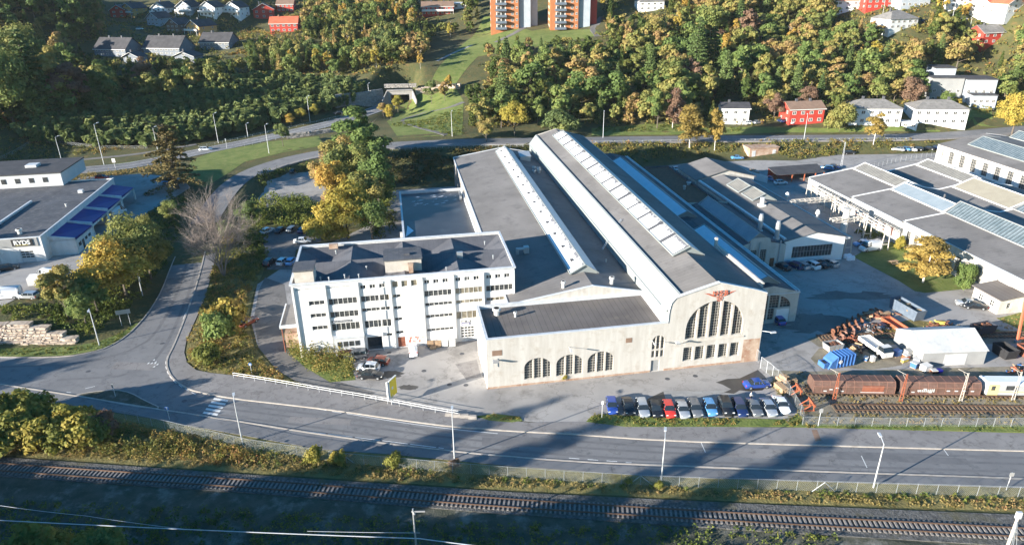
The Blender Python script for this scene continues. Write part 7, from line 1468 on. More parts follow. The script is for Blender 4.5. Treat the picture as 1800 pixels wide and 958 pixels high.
# scrap heaps: wheels sets and coils, each heap one thing
def wheelset(a, b, rz, r=.48, m='rust', z=0., lab=''):
    x, y, _ = AB(a, b); t = thing('train_wheelset', lab, 'wheelset', (x, y, .04 + z), rz, 'rusty wheelsets in the scrap area'); mb = MB(); mb.tube((-1.0, 0, r), (1.0, 0, r), .09, n=8); mb.build('axle', m, t)
    for s in (-.75, .75): mb = MB(); mb.tube((s - .06, 0, r), (s + .06, 0, r), r, n=16); mb.tube((s - .12, 0, r), (s + .12, 0, r), .17, n=8); mb.build('wheel', m, t)
k = 0
for i in range(6):
    for j in range(3):
        if (i, j) in ((5, 0), (5, 1)): continue
        wheelset(66.5 + 1.75 * i + .6 * j + random.random() * .3, 3.6 + 1.5 * i * .6 + 1.5 * j + random.random() * .3, random.uniform(-.4, .9), m='wagrib' if j == 0 else 'rust', lab='rusty railway wheelset lying among its like beside the shaded yard')
def heap(nm, lab, a, b, L, Wd, h, mats, n, seed, sz=(.2, .7), kind='box'):
    r = random.Random(seed); x, y, _ = AB(a, b); mb = MB()
    for q in range(n):
        px_, py_ = r.gauss(0, L / 4), r.gauss(0, Wd / 4); s = r.uniform(*sz); z = max(0, h * (1 - (px_ / L * 2) ** 2 - (py_ / Wd * 2) ** 2)) * r.random(); mi = r.randrange(len(mats)); th = r.uniform(0, 6.3)
        if kind == 'box' or q % 2: mb.box(-s, s, -s * .25, s * .25, 0, s * .3, mi, th, (px_, py_, z))
        else: mb.tube((px_ - s * cos(th), py_ - s * sin(th), z + .15), (px_ + s * cos(th), py_ + s * sin(th), z + .15 + r.uniform(-.1, .5) * s), .14 * s + .05, n=6, mi=mi)
    o = mb.build(nm, mats); o.location = (x, y, .05); o.rotation_euler = (0, 0, YAW); tag(o, lab, 'scrap heap'); return o
heap('scrap_heap', 'orange-red heap of small cast scrap parts near the rails', 69.3, 4.2 - 1.2, 4.5, 2.6, 1.2, ['redrust', 'orange', 'rust'], 90, 5, (.15, .5), 'mix')
heap('scrap_heap', 'dark heap of steel springs and brake blocks in the yard', 75.6, 6.3, 5.5, 3.6, 1.3, ['black', 'feltdark', 'rust', 'steel'], 110, 6, (.15, .6), 'mix')
heap('scrap_heap', 'red and yellow heap of machine parts left of the tent roof', 88.2, 4.4, 5.0, 2.6, 1.6, ['orange', 'yellow', 'rust', 'redrust'], 60, 7, (.2, .8), 'mix')
heap('scrap_heap', 'brown timber and pipes behind the white truck', 68.2, 0.2, 3, 4, .7, ['timber', 'rust', 'cloth_dark'], 40, 8, (.2, .8), 'mix')
heap('scrap_heap', 'mixed scrap in front of the dark skip', 91, -11.5, 4, 2, .8, ['orange', 'black', 'bluec', 'timber'], 45, 9, (.15, .5), 'mix')
heap('scrap_heap', 'rubbish and old crates behind the carport wall', 104.5, 112, 5, 5, 1.2, ['timber', 'conc_brick', 'steel'], 70, 19, (.2, .9), 'mix')
heap('scrap_heap', 'rusty beams lying behind the wheelsets', 79.5, 11.4, 7, 2.6, .8, ['rust', 'timber', 'redrust'], 40, 10, (.4, 1.4), 'mix')
def bundle(a, b, z, rz, lab, d=(1.2, 2.4, .9)):
    x, y, _ = AB(a, b); r = random.Random(int(a * 31 + b * 7)); mb = MB(); A, B, C_ = d; n = 6
    for i in range(n):
        for j in range(4): mb.box(-A / 2 + A * i / n + .02, -A / 2 + A * (i + 1) / n - .02, -B / 2 + r.uniform(-.08, .08), B / 2 + r.uniform(-.08, .08), C_ * j / 4 + .01, C_ * (j + 1) / 4 - .02)
    o = mb.build('timber_bundle', 'timber'); o.location = (x, y, z + .04); o.rotation_euler = (0, 0, rz); tag(o, lab, 'timber bundle')
bundle(47.8, -9.4, 0, .3, 'bundle of old sleepers nearest the mesh fence'); bundle(49.2, -7.6, 0, .5, 'second bundle of old sleepers behind the first'); bundle(49.3, -7.6, .92, .6, 'small bundle stacked on top of other sleepers', (.9, 1.4, .6)); bundle(51.0, -7.3, 0, 0, 'bundle of sleepers directly behind the brown wagon end', (1.2, 1.8, .8))
# white wrapped bales by the white shed
for i in range(4):
    x, y, _ = AB(91.6 + .9 * (i % 2), 38.2 + 1.3 * (i // 2)); mb = MB(); mb.tube((0, 0, 0), (0, 0, .8), .6, .55, 10); mb.tube((0, 0, .8), (0, 0, 1.0), .55, .3, 10); o = mb.build('wrapped_bale', 'frost_far', smooth=False); o.location = (x, y, .04 + (0 if i < 3 else 0)); tag(o, 'pale blue wrapped bale beside the white gabled shed', 'bale', 'wrapped bales beside the white shed')
# ================================================================== RAILWAY
def track(nm, lab, l, z=.1, gauge=1.5, sl='sleeper', step=.62, railm='rail', sw=2.5, px=True):
    pl = smooth_line([tuple(W(a, b, z)) for a, b in l] if px else l, 2); t = thing(nm, lab, 'railway track', pl[0]); o_ = pl[0]
    for s in (-1, 1):
        mb = MB()
        for a, b in zip(pl[:-1], pl[1:]):
            d = np.array([b[0] - a[0], b[1] - a[1]]); L = np.linalg.norm(d)
            if L < .01: continue
            d /= L; n = np.array([-d[1], d[0]]) * s * gauge / 2; m_ = np.array([-d[1], d[0]]) * .07
            A, B = np.array(a[:2]) + n, np.array(b[:2]) + n
            v = [(*(A - m_), z + .1), (*(B - m_), z + .1), (*(B + m_), z + .1), (*(A + m_), z + .1), (*(A - m_ * .6), z + .28), (*(B - m_ * .6), z + .28), (*(B + m_ * .6), z + .28), (*(A + m_ * .6), z + .28)]
            mb.add(v, [(4, 5, 6, 7), (0, 1, 5, 4), (2, 3, 7, 6)], 0)
        mb.build('rail', railm, t, o_)
    mb = MB(); acc = 0
    for a, b in zip(pl[:-1], pl[1:]):
        d = np.array([b[0] - a[0], b[1] - a[1]]); L = np.linalg.norm(d)
        if L < .01: continue
        d /= L; ang = atan2(d[1], d[0])
        while acc < L: p = np.array(a[:2]) + d * acc; mb.box(-.13, .13, -sw / 2, sw / 2, 0, .12, 0, ang, (p[0], p[1], z)); acc += step
        acc -= L
    so = mb.build('sleepers', sl, t, o_); tag(so, kind='stuff')
track('railway_track', 'main railway track running along the bottom in ballast', [(-500, 780), (-200, 806), (0, 822), (225, 838), (450, 852), (675, 869), (900, 886), (1125, 900), (1350, 913), (1575, 925), (1800, 937), (2200, 957)], z=.18)
track('railway_track', 'middle siding with timber sleepers in front of the wagons', [(1466, 717), (1600, 718), (1800, 720), (2100, 724)], z=.06, sl='sleeperw', step=.7)
track('railway_track', 'siding carrying the brown wagons', [(1416, 688), (1560, 690), (1700, 692), (1900, 696)], z=.05, sl='sleeperw', step=.7)
track('railway_track', 'overgrown rear siding behind the white tent', [(1440, 594), (1520, 591), (1600, 590), (1900, 588)], z=.05, sl='sleeperw', step=.7)
def buffer_stop(a, b, lab):
    x, y, _ = AB(a, b); t = thing('buffer_stop', lab, 'buffer stop', (x, y, .1), YAW - .15); mb = MB()
    for s in (-.75, .75): mb.tube((-1.8, s, 0), (0, s, 1.3), .1, n=5); mb.tube((.2, s, 0), (0, s, 1.3), .1, n=5); mb.tube((-1.8, s, .05), (.3, s, .05), .08, n=4)
    mb.build('frame', 'orange', t); mb = MB(); mb.box(-.1, .15, -1.2, 1.2, .95, 1.35); mb.build('beam', 'orange', t)
c = ABp(1425, 718, 0); buffer_stop(c[0], c[1], 'orange buffer stop at the end of the middle siding'); c = ABp(1406, 692, 0); buffer_stop(c[0] - .4, c[1], 'yellow-orange buffer stop before the first brown wagon')
def wagon(a0, a1, bf, lab, coach=False):
    """a0..a1 along the siding; bf(a) gives b"""
    x0, y0, _ = AB(a0, bf(a0)); x1, y1, _ = AB(a1, bf(a1)); ang = atan2(y1 - y0, x1 - x0); L = hypot(x1 - x0, y1 - y0)
    t = thing('passenger_coach' if coach else 'freight_wagon', lab, 'coach' if coach else 'wagon', ((x0 + x1) / 2, (y0 + y1) / 2, -.05), ang)
    X = L / 2; Wd = 1.4
    prof = [(-Wd, 1.0), (-Wd, 2.2 if not coach else 2.8), (-1.0, 2.95 if not coach else 3.1), (-.9, 3.02 if not coach else 3.16), (.9, 3.02 if not coach else 3.16), (1.0, 2.95 if not coach else 3.1), (Wd, 2.2 if not coach else 2.8), (Wd, 1.0)]
    mb = MB(); v = [(-X, y, z) for y, z in prof] + [(X, y, z) for y, z in prof]; n = 8
    for i in range(n - 1): mb.add([v[i], v[i + n], v[i + n + 1], v[i + 1]], [(0, 1, 2, 3)], 0 if i in (0, 6) or not coach else 1)
    mb.add(v[:n], [tuple(range(n))], 1 if coach else 0); mb.add(v[n:], [tuple(range(n - 1, -1, -1))], 1 if coach else 0); mb.quad((-X, -Wd, 1), (-X, Wd, 1), (X, Wd, 1), (X, -Wd, 1))
    bo = mb.build('body', ['coachg', 'coachw'] if coach else 'wagon', t)
    if not coach:
        mb = MB(); k = int(L / 1.25)
        for i in range(k + 1):
            x = -X + L * i / k
            for j in range(n - 1): mb.tube((x, prof[j][0] * 1.01, prof[j][1] + .01), (x, prof[j + 1][0] * 1.01, prof[j + 1][1] + .01), .035, n=4)
        for y, z in ((-Wd - .02, 2.2), (-1.02, 2.97), (-Wd - .02, 1.02)): mb.tube((-X, y, z), (X, y, z), .06, n=4)
        mb.build('ribs', 'wagrib', bo)
        r = random.Random(int(a0)); mb = MB()
        for q in range(4): x = -X + 1.6 + q * .9; mb.box(x, x + .5, -Wd - .04, -Wd, 1.25 + .3 * (q % 3), 1.45 + .3 * (q % 3), 0)
        if a0 < 60: mb.box(X - 5.2, X - 1.8, -Wd - .045, -Wd, 1.25, 2.4, 1); mb.box(X - 5.4, X - 1.7, -Wd - .05, -Wd, 1.15, 1.25, 0)
        else:
            for q in range(9): x = -3.6 + .3 * q; mb.box(x, x + .16, -Wd - .05, -Wd, 1.4, 1.75 + .25 * (q / 9), 0)
            for q in range(4): mb.box(.9 + 1.25 * q, 1.4 + 1.25 * q, -Wd - .05, -Wd, 1.55, 1.75, 0)
        mb.build('lettering', ['tentw', 'redrust'], bo)
    else:
        mb = MB(); mb.box(-X + .4, X, -Wd - .03, -Wd, 1.5, 1.72); mb.box(-X, -X + 1.7, -Wd - .035, -Wd, 1.0, 2.95); mb.box(X * .55, X * .55 + 1.8, -Wd - .035, -Wd, 1.0, 2.95); mb.build('cream_band', 'coachy', bo)
        for q in range(6): x = -X + 2.8 + 3.1 * q; mb = MB(); mb.box(x, x + 1.25, -Wd - .05, -Wd, 1.95, 2.75); mb.build('window', 'glass', bo)
        mb = MB(); mb.box(-X + .5, -X + 1.1, -Wd - .06, -Wd, 1.9, 2.7); mb.build('window', 'glass', bo)
    mb = MB(); mb.box(-X, X, -1.2, 1.2, .7, 1.0); mb.build('underframe', 'black', t)
    for x in ((-X + 2.2, X - 2.2) if not coach else (-X + 2, -X + 4.4, X - 4.4, X - 2)):
        for s in (-.75, .75): mb = MB(); mb.tube((x, s - .06, .75), (x, s + .06, .75), .42, n=14); mb.build('wheel', 'rust', t)
    for e in (-1, 1):
        for s in (-.85, .85): mb = MB(); mb.tube((e * X, s, 1.0), (e * (X + .45), s, 1.0), .13, n=8); mb.tube((e * (X + .45), s, 1.0), (e * (X + .5), s, 1.0), .24, n=10); mb.build('buffer', 'black', t)
p0 = ABp(1416, 689, .1); p1 = ABp(1800, 694, .1); bf = lambda a: p0[1] + (p1[1] - p0[1]) * (a - p0[0]) / (p1[0] - p0[0])
A0 = p0[0] + .6; LW = 13.7
wagon(A0, A0 + 12.6, bf, 'brown ribbed freight wagon with a red poster, left of two'); wagon(A0 + 13.6, A0 + 25.7, bf, 'brown ribbed freight wagon with white graffiti, right of two'); wagon(A0 + 26.7, A0 + 51, bf, 'grey passenger coach with cream-yellow doors and pale roof', True)
def mast(px, py, h, lab, m, arm=1.4, z=0.):
    g_ = W(px, py, z); t = thing('catenary_mast', lab, 'mast', tuple(g_), YAW, 'lattice masts along the siding'); mb = MB()
    for s in (-.3, .3): mb.tube((s, 0, 0), (s * .35, 0, h), .055, .04, 4)
    for k in range(9): z0_, z1_ = h * k / 9, h * (k + 1) / 9; w0, w1 = .3 - .195 * k / 9, .3 - .195 * (k + 1) / 9; s = 1 if k % 2 else -1; mb.tube((s * w0, 0, z0_), (-s * w1, 0, z1_), .035, n=4)
    mb.build('lattice', m, t); mb = MB(); mb.tube((0, 0, h - .2), (-arm * .7, 1.1, h + .2), .035, n=4); mb.tube((0, 0, h - 1.2), (-arm * .35, .5, h), .025, n=4); mb.build('bracket', 'framec', t)
mast(1466, 703, 5.2, 'orange lattice mast in front of the first brown wagon', 'orange'); mast(1583, 706, 5.2, 'orange lattice mast between the two brown wagons', 'orange'); mast(1688, 706, 5.4, 'pale lattice mast at the start of the grey coach', 'framec'); mast(1780, 704, 5.4, 'pale lattice mast in front of the grey coach', 'framec')
mast(1478, 296, 9.0, 'white lamp mast in the back yard by the carport', 'trim', 1.)
c = ABp(1788, 601, 0)
t = abthing('gantry_crane', 'orange leg of a gantry crane at the right edge behind the tent', 'crane', c[0], c[1]); mb = MB(); mb.tube((0, 0, 0), (1.6, 2.6, 9.5), .28, n=6); mb.tube((3.4, -.2, 0), (2.0, 2.4, 9.5), .28, n=6); mb.tube((0.2, .2, .6), (3.3, 0, .6), .22, n=6); mb.build('leg', 'orange', t); mb = MB(); mb.box(-10, 12, 2.2, 3.0, 9.5, 10.4); mb.build('beam', 'orange', t) if 0 else None; mb = MB(); mb.box(1.2, 22, 2.1, 3.1, 9.5, 10.5); mb.build('beam', 'orange', t)
for s in (0, 3.4): mb = MB(); mb.box(s - .5, s + .5, -.3, .3, 0, .4); mb.build('wheel_bogie', 'clads', t)
# big mast at the bottom right and wires
g_ = W(1762, 985, 0); t = thing('catenary_mast', 'thick pale wooden-topped mast at the bottom right corner', 'mast', tuple(g_), 0)
mb = MB(); mb.tube((0, 0, 0), (.0, .0, 6.8), .2, .16, 8); mb.build('pole', 'framec', t); mb = MB(); mb.box(-.3, .3, -.15, .15, 6.5, 7.4); mb.build('transformer_head', 'trim', t)
mb = MB()
for s in (-1, -.5, .4): mb.tube((0, 0, 6.4), (-1.2 + s, -3.5, 0), .03, n=4)
mb.build('guy_wire', 'steel', t)
def wire(pts, r, lab, seg=14, sag=.6, m='trim'):
    mb = MB(); pp = []
    for (a, b) in zip(pts[:-1], pts[1:]):
        for k in range(seg): f = k / seg; pp.append((a[0] + (b[0] - a[0]) * f, a[1] + (b[1] - a[1]) * f, a[2] + (b[2] - a[2]) * f - sag * 4 * f * (1 - f)))
    pp.append(pts[-1])
    for a, b in zip(pp[:-1], pp[1:]): mb.tube(a, b, r, n=4, cap=False)
    o = mb.build('overhead_wire', m); tag(o, lab, 'wire')
zw = 6.5
wire([tuple(W(-300, 890, zw)), tuple(W(0, 914, zw)), tuple(W(738, 946, zw)), tuple(W(1000, 975, zw)), tuple(W(1500, 1060, zw))], .05, 'bright overhead wire crossing the bottom left corner', sag=.15)
wire([tuple(W(-200, 868, 7.5)), tuple(W(0, 888, 7.5)), tuple(W(150, 906, 7.5)), tuple(W(330, 930, 5))], .022, 'thin faint wire above the bright overhead wire', sag=.1); wire([tuple(W(540, 933, 7)), tuple(W(738, 936, 7))], .022, 'short thin wire left of the bottom centre mast', sag=.05)
g_ = W(733, 975, 0); t = thing('catenary_mast', 'small grey mast top at the bottom centre', 'mast', tuple(g_), 0); mb = MB(); mb.tube((0, 0, 0), (0, 0, 7.2), .15, .1, 6); mb.build('pole', 'steel', t); mb = MB(); mb.tube((0, 0, 6.5), (.2, 0, 6.6), .25, n=8); mb.box(-.2, 1.4, -.05, .05, 6.7, 6.85); mb.build('insulator', 'clads', t)
# ================================================================== VEGETATION
def quads(C, size, nrm_bias=None, bias=.5, asp=1., up=0.):
    n = len(C); N = rng.normal(size=(n, 3))
    N /= np.linalg.norm(N, axis=1, keepdims=True)
    if nrm_bias is not None: N = N * (1 - bias) + nrm_bias * bias
    N[:, 2] += up; N /= np.linalg.norm(N, axis=1, keepdims=True) + 1e-9
    A = np.cross(N, rng.normal(size=(n, 3))); A /= np.linalg.norm(A, axis=1, keepdims=True) + 1e-9; B = np.cross(N, A)
    s = (size * rng.uniform(.55, 1.25, n))[:, None] * .5
    A = A * s * asp; B = B * s
    k = rng.uniform(.5, 1., (4, n, 1))
    V = np.stack([C - A * k[0] - B * k[1] * .6, C + A * k[1] * .7 - B * k[2], C + A * k[2] + B * k[3] * .7, C - A * k[3] * .8 + B * k[0]], 1).reshape(-1, 3)
    return V, np.arange(4 * n).reshape(n, 4)
def crown(kind, seed, n):
    """unit crown: height 0..1 (tree height), radius in the same unit"""
    global rng; keep = rng; rng = np.random.default_rng(seed)
    if kind == 'spruce':
        t = rng.uniform(0, 1, n) ** .75; z = 1 - t * .92; lay = np.round(z * 17) / 17 + rng.normal(0, .006, n); R = .02 + .2 * (1 - lay) ** .85
        a = rng.integers(0, 11, n) * (2 * pi / 11) + np.round(z * 17) * 1.3 + rng.normal(0, .14, n); r = R * rng.uniform(.15, 1.08, n) ** .6
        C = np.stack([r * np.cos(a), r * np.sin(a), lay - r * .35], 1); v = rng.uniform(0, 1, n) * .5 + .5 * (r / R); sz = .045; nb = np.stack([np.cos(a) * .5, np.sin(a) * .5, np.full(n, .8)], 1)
    elif kind == 'ragged':
        t = rng.uniform(0, 1, n) ** .7; z = 1 - t * .85; br = rng.integers(0, 46, n); lay = .12 + .86 * br / 46; a0 = br * 2.4; L = (.05 + .27 * (1 - lay) ** .8) * (.6 + .6 * ((br * 37) % 10) / 10)
        s = rng.uniform(.1, 1, n); r = L * s; a = a0 + rng.normal(0, .22, n) * (1.2 - s); C = np.stack([r * np.cos(a), r * np.sin(a), lay - r * .3 - np.abs(rng.normal(0, .02, n))], 1); v = rng.uniform(0, 1, n); sz = .038; nb = np.stack([np.zeros(n), np.zeros(n), np.ones(n)], 1)
    else:
        P_ = {'round': (.38, .3, .18, .95, 20), 'wide': (.5, .27, .16, .93, 26), 'tall': (.27, .36, .14, .97, 20), 'birch': (.2, .4, .1, .99, 34), 'shrub': (.62, .45, .02, .98, 26), 'open': (.34, .34, .2, .96, 24), 'young': (.2, .42, .04, .97, 9)}[kind]
        R, _, zb, zt, K = P_; zc = (zb + zt) / 2; hh = (zt - zb) / 2
        d = rng.normal(size=(K, 3)); d /= np.linalg.norm(d, axis=1, keepdims=True); q = rng.uniform(.35, .82, K)[:, None]
        c = d * q * np.array([R, R, hh]) + np.array([0, 0, zc]); c[:, :2] *= (1 - .25 * (c[:, 2:3] - zc) / hh)
        lr = rng.uniform(.22, .4, K) * R * {'open': .85, 'birch': 1.0}.get(kind, 1.12); lv = rng.uniform(0, 1, K)
        k = rng.choice(K, n, p=lr ** 2 / (lr ** 2).sum()); dd = rng.normal(size=(n, 3)); dd /= np.linalg.norm(dd, axis=1, keepdims=True); dd[:, 2] = np.where(dd[:, 2] < -.3, -dd[:, 2], dd[:, 2])
        rr = lr[k] * rng.uniform(.55, 1.12, n) * (1 + .22 * np.sin(dd[:, 0] * 7 + k) * np.cos(dd[:, 1] * 6 + k))
        C = c[k] + dd * rr[:, None] * np.array([1, 1, .85 if kind != 'birch' else 1.25])
        if kind == 'birch': C[:, 2] -= .06 * (np.hypot(C[:, 0], C[:, 1]) / R)
        keepm = C[:, 2] > .02; C = C[keepm]; k = k[keepm]; dd = dd[keepm]
        v = np.clip(.72 * lv[k] + .28 * rng.uniform(0, 1, len(C)), 0, 1); sz = {'shrub': .105, 'young': .16}.get(kind, .058 if kind != 'birch' else .045); nb = dd
    V, Fq = quads(C, sz * (1.25 if n < 600 else (2600 / n) ** .42), nb, .45 if kind in ('spruce', 'ragged') else .64); rng = keep
    return V, Fq, np.repeat(v, 4)
def trunkmesh(kind, seed, m):
    r = random.Random(seed); mb = MB(); top = {'spruce': .97, 'ragged': .97, 'birch': .85, 'shrub': .35}.get(kind, .6); w0 = {'birch': .0085, 'shrub': .012, 'open': .015}.get(kind, .02)
    px = [(0, 0, -.04)]
    for i in range(1, 6): px.append((r.uniform(-.01, .01) * i * .5, r.uniform(-.01, .01) * i * .5, top * i / 5))
    for i in range(5): mb.tube(px[i], px[i + 1], w0 * (1 - i / 5.5), w0 * (1 - (i + 1) / 5.5), 6, cap=False)
    if kind not in ('spruce',):
        for i in range(9 if kind != 'shrub' else 6):
            t = r.uniform(.3, .95); b = px[min(4, int(t * 5))]; a = r.uniform(0, 2 * pi); L = r.uniform(.12, .26) * (1 if kind != 'birch' else .7)
            z = b[2] + (top / 5) * (t * 5 % 1); mb.tube((b[0], b[1], z), (b[0] + L * cos(a), b[1] + L * sin(a), z + L * r.uniform(.4, .9)), w0 * .45, w0 * .12, 4, cap=False)
    return mb.build('trunk', m)
PROTO = {}
def proto(kind, leaf, var, n, bark='bark'):
    key = (kind, leaf, var)
    if key not in PROTO:
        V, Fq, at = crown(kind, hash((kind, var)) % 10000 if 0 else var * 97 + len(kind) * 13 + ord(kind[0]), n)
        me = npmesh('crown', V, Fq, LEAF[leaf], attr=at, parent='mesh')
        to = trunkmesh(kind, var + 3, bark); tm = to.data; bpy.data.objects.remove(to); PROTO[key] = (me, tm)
    return PROTO[key]
TREES = []
def tree(x, y, z, h, kind, leaf, label, cat='tree', group=None, wx=1., n=2600, var=None, name=None, bark=None):
    var = random.randrange(3) if var is None else var
    bark = bark or ('birchbark' if kind == 'birch' else 'bark')
    me, tm = proto(kind, leaf, var, n, bark)
    nm = name or {'spruce': 'spruce_tree', 'ragged': 'larch_tree', 'birch': 'birch_tree', 'shrub': 'shrub'}.get(kind, 'broadleaf_tree')
    t = thing(nm, label, 'shrub' if kind == 'shrub' else cat, (x, y, z), random.uniform(0, 6.28), group)
    for nn, m in (('crown', me), ('trunk', tm)):
        o = bpy.data.objects.new(nn, m); COL.objects.link(o); o.parent = t; o.scale = (h * wx, h * wx, h)
    return t
def hp(px, py, tpy):       # height of a thing standing at (px,py) whose top shows at tpy
    g_ = G(px, py); best = 5; bd = 1e9
    for i in range(10, 400):
        z = g_[2] + i * .1; e = abs(P(g_[0], g_[1], z)[1] - tpy)
        if e < bd: bd = e; best = i * .1
    return g_, best
def treepx(px, py, tpy, kind, leaf, label, wx=1., n=4200, var=None, **k):
    g_, h = hp(px, py, tpy); return tree(g_[0], g_[1], g_[2] - .1, h, kind, leaf, label, wx=wx, n=n, var=var, **k)
big = [
 (312, 332, 213, 'ragged', 'larch', 'ragged brown-green spruce standing beside the highway junction', 1.7, 11),
 (238, 492, 378, 'wide', 'mixed', 'broad yellow-green maple, upper one between the garage and the road', 1.0, 12), (222, 518, 420, 'wide', 'yellow', 'lower bright yellow-green maple in front of the broad one', 1.3, 13),
 (262, 450, 375, 'wide', 'mixed', 'brownish maple on the road side of the broad maple', .8, 21),
 (172, 548, 478, 'round', 'green', 'green tree left of the lower yellow-green maple', 1.2, 75), (266, 492, 405, 'round', 'mixed', 'olive tree nearest the road beside the maples', 1.2, 76),
 (25, 218, 75, 'wide', 'green', 'huge broad green tree at the far left edge above the path', .8, 80), (72, 214, 52, 'spruce', 'conifer', 'huge pale-tipped spruce at the far left', 1.5, 81), (108, 208, 70, 'tall', 'mixed', 'tall olive tree right of the huge spruce', 1.1, 82), (45, 165, 28, 'wide', 'mixed', 'broad olive tree high on the far left slope', .85, 83), (135, 212, 95, 'open', 'twig', 'rusty half-bare tree right of the olive tree at the left', 1., 84), (3, 175, 40, 'tall', 'green', 'dark tall tree cut by the left edge of the picture', 1., 85), (170, 205, 120, 'spruce', 'conifer', 'smaller spruce beside the rusty half-bare tree', 1.4, 86), (260, 165, 96, 'open', 'twig', 'bare reddish tree in front of the left terrace', .9, 87), (330, 160, 108, 'round', 'green', 'green tree in front of the middle terrace', 1.1, 88),
 (302, 392, 350, 'round', 'green', 'small round green tree near the top of the road verge', 1.2, 14), (120, 560, 462, 'open', 'mixed', 'loose birch-like tree hiding the white trailer', 1.05, 15), (152, 570, 505, 'round', 'green', 'dark green tree beside the loose birch on the verge', 1.1, 22),
 (634, 300, 178, 'tall', 'green', 'tall dark olive tree topping the central clump', 1.35, 16), (607, 325, 232, 'round', 'mixed', 'yellow-green tree at the left of the central clump', 1.1, 17), (655, 330, 215, 'tall', 'green', 'green tree leaning right in the central clump', 1.2, 18),
 (598, 372, 275, 'round', 'yellow', 'bright yellow maple in the middle of the central clump', 1.0, 19), (640, 385, 285, 'round', 'mixed', 'olive and yellow tree on the right of the central clump', 1.05, 20), (612, 420, 318, 'round', 'yellow', 'golden tree at the near end of the central clump', 1.2, 23), (628, 350, 240, 'round', 'mixed', 'yellowish tree in the core of the central clump', 1.1, 71), (668, 370, 262, 'tall', 'green', 'green tree at the far right side of the central clump', 1.1, 72), (600, 405, 330, 'round', 'mixed', 'olive tree low in the central clump', 1.1, 73), (575, 345, 262, 'round', 'mixed', 'olive tree on the lot side of the central clump', .9, 74), (655, 425, 345, 'round', 'green', 'green tree at the near right end of the central clump', 1.1, 24), (578, 428, 370, 'shrub', 'yellow', 'orange-yellow bushy tree beside the office roof corner', 1., 25),
 (582, 300, 245, 'round', 'twig', 'rusty bare-twigged tree at the far left of the clump', .9, 26),
 (1622, 497, 408, 'birch', 'ochre', 'yellow-brown birch with white trunk on the lawn', 2.3, 27),
 (1212, 262, 176, 'birch', 'ochre', 'yellow birch, left of the pair behind the workshop road', 1.8, 28), (1256, 264, 182, 'birch', 'ochre', 'yellow birch, right of the pair behind the workshop road', 1.1, 29), (1535, 254, 192, 'birch', 'ochre', 'pale yellow birch in front of the left hipped white house', 1.5, 30), (1778, 238, 150, 'round', 'yellow', 'large golden tree at the right edge beside the back road', 1.0, 31),
 (498, 258, 207, 'open', 'young', 'pale grey-green young tree between the two roads', .9, 32), (512, 222, 198, 'round', 'yellow', 'yellow sapling, left of three by the highway', 1.1, 33), (530, 215, 187, 'round', 'yellow', 'yellow sapling, middle of three by the highway', 1.1, 34), (556, 210, 180, 'tall', 'yellow', 'yellow sapling, right of three by the highway', 1.1, 35),
 (700, 200, 160, 'tall', 'yellow', 'slim yellow tree right of the tunnel mouth', .9, 36), (688, 214, 182, 'round', 'yellow', 'small golden tree on the tunnel lawn', 1., 37), (674, 205, 178, 'round', 'mixed', 'small mixed tree left of the golden one on the tunnel lawn', 1., 47), (759, 183, 137, 'open', 'young', 'pale loose tree on the tunnel lawn', .9, 38), (782, 178, 138, 'open', 'mixed', 'greenish yellow loose tree on the tunnel lawn', .9, 39), (789, 162, 124, 'birch', 'yellow', 'narrow yellow tree beside the stone wall', .9, 40),
 (985, 240, 190, 'shrub', 'young', 'wide grey-green willow behind the tall hall', 1.15, 41), (905, 240, 170, 'round', 'yellow', 'golden maple behind the left hall', .95, 42), (1475, 232, 183, 'shrub', 'mixed', 'yellow-green bushy tree between red and white houses', .9, 43), (855, 250, 205, 'round', 'mixed', 'yellow-green tree beside the lamp at the footpath junction', 1., 48),
 (885, 205, 105, 'spruce', 'conifer', 'dark spruce standing among autumn trees right of the grass slope', 1.1, 44), (1222, 140, 30, 'spruce', 'conifer', 'tall dark spruce in the middle of the wood', 1.3, 45), (1250, 132, 42, 'spruce', 'conifer', 'second tall dark spruce right of the tallest', 1.3, 46),
 (1662, 192, 152, 'round', 'green', 'bright green round tree before the modern grey block', .95, 49), (1680, 190, 165, 'round', 'yellow', 'small golden tree beside the bright green one', .9, 50), (1600, 190, 130, 'round', 'twig', 'rusty bare-twigged tree left of the modern grey block', 1., 51), (1418, 190, 148, 'round', 'twig', 'grey-pink leafless tree behind the red two-storey house', 1.1, 52), (1360, 210, 160, 'round', 'twig', 'rusty twiggy tree left of the red two-storey house', 1., 53), (1182, 226, 150, 'birch', 'twig', 'reddish tall birch beside the yellow pair', 1.3, 54), (1155, 226, 148, 'open', 'green', 'grey-green leaning tree left of the reddish birch', .9, 55),
 (445, 395, 350, 'round', 'green', 'dark green tree left of the bushes in the office lot', 1.3, 56), (1692, 508, 462, 'shrub', 'green', 'bush at the right of the lawn', .6, 57),
 (1580, 440, 415, 'shrub', 'yellow', 'yellow-green bush against the long hall', .6, 58),
]
for px, py, ty, kind, leaf, lab, wx, var in big: treepx(px, py, ty, kind, leaf, lab, wx, 8500, var)
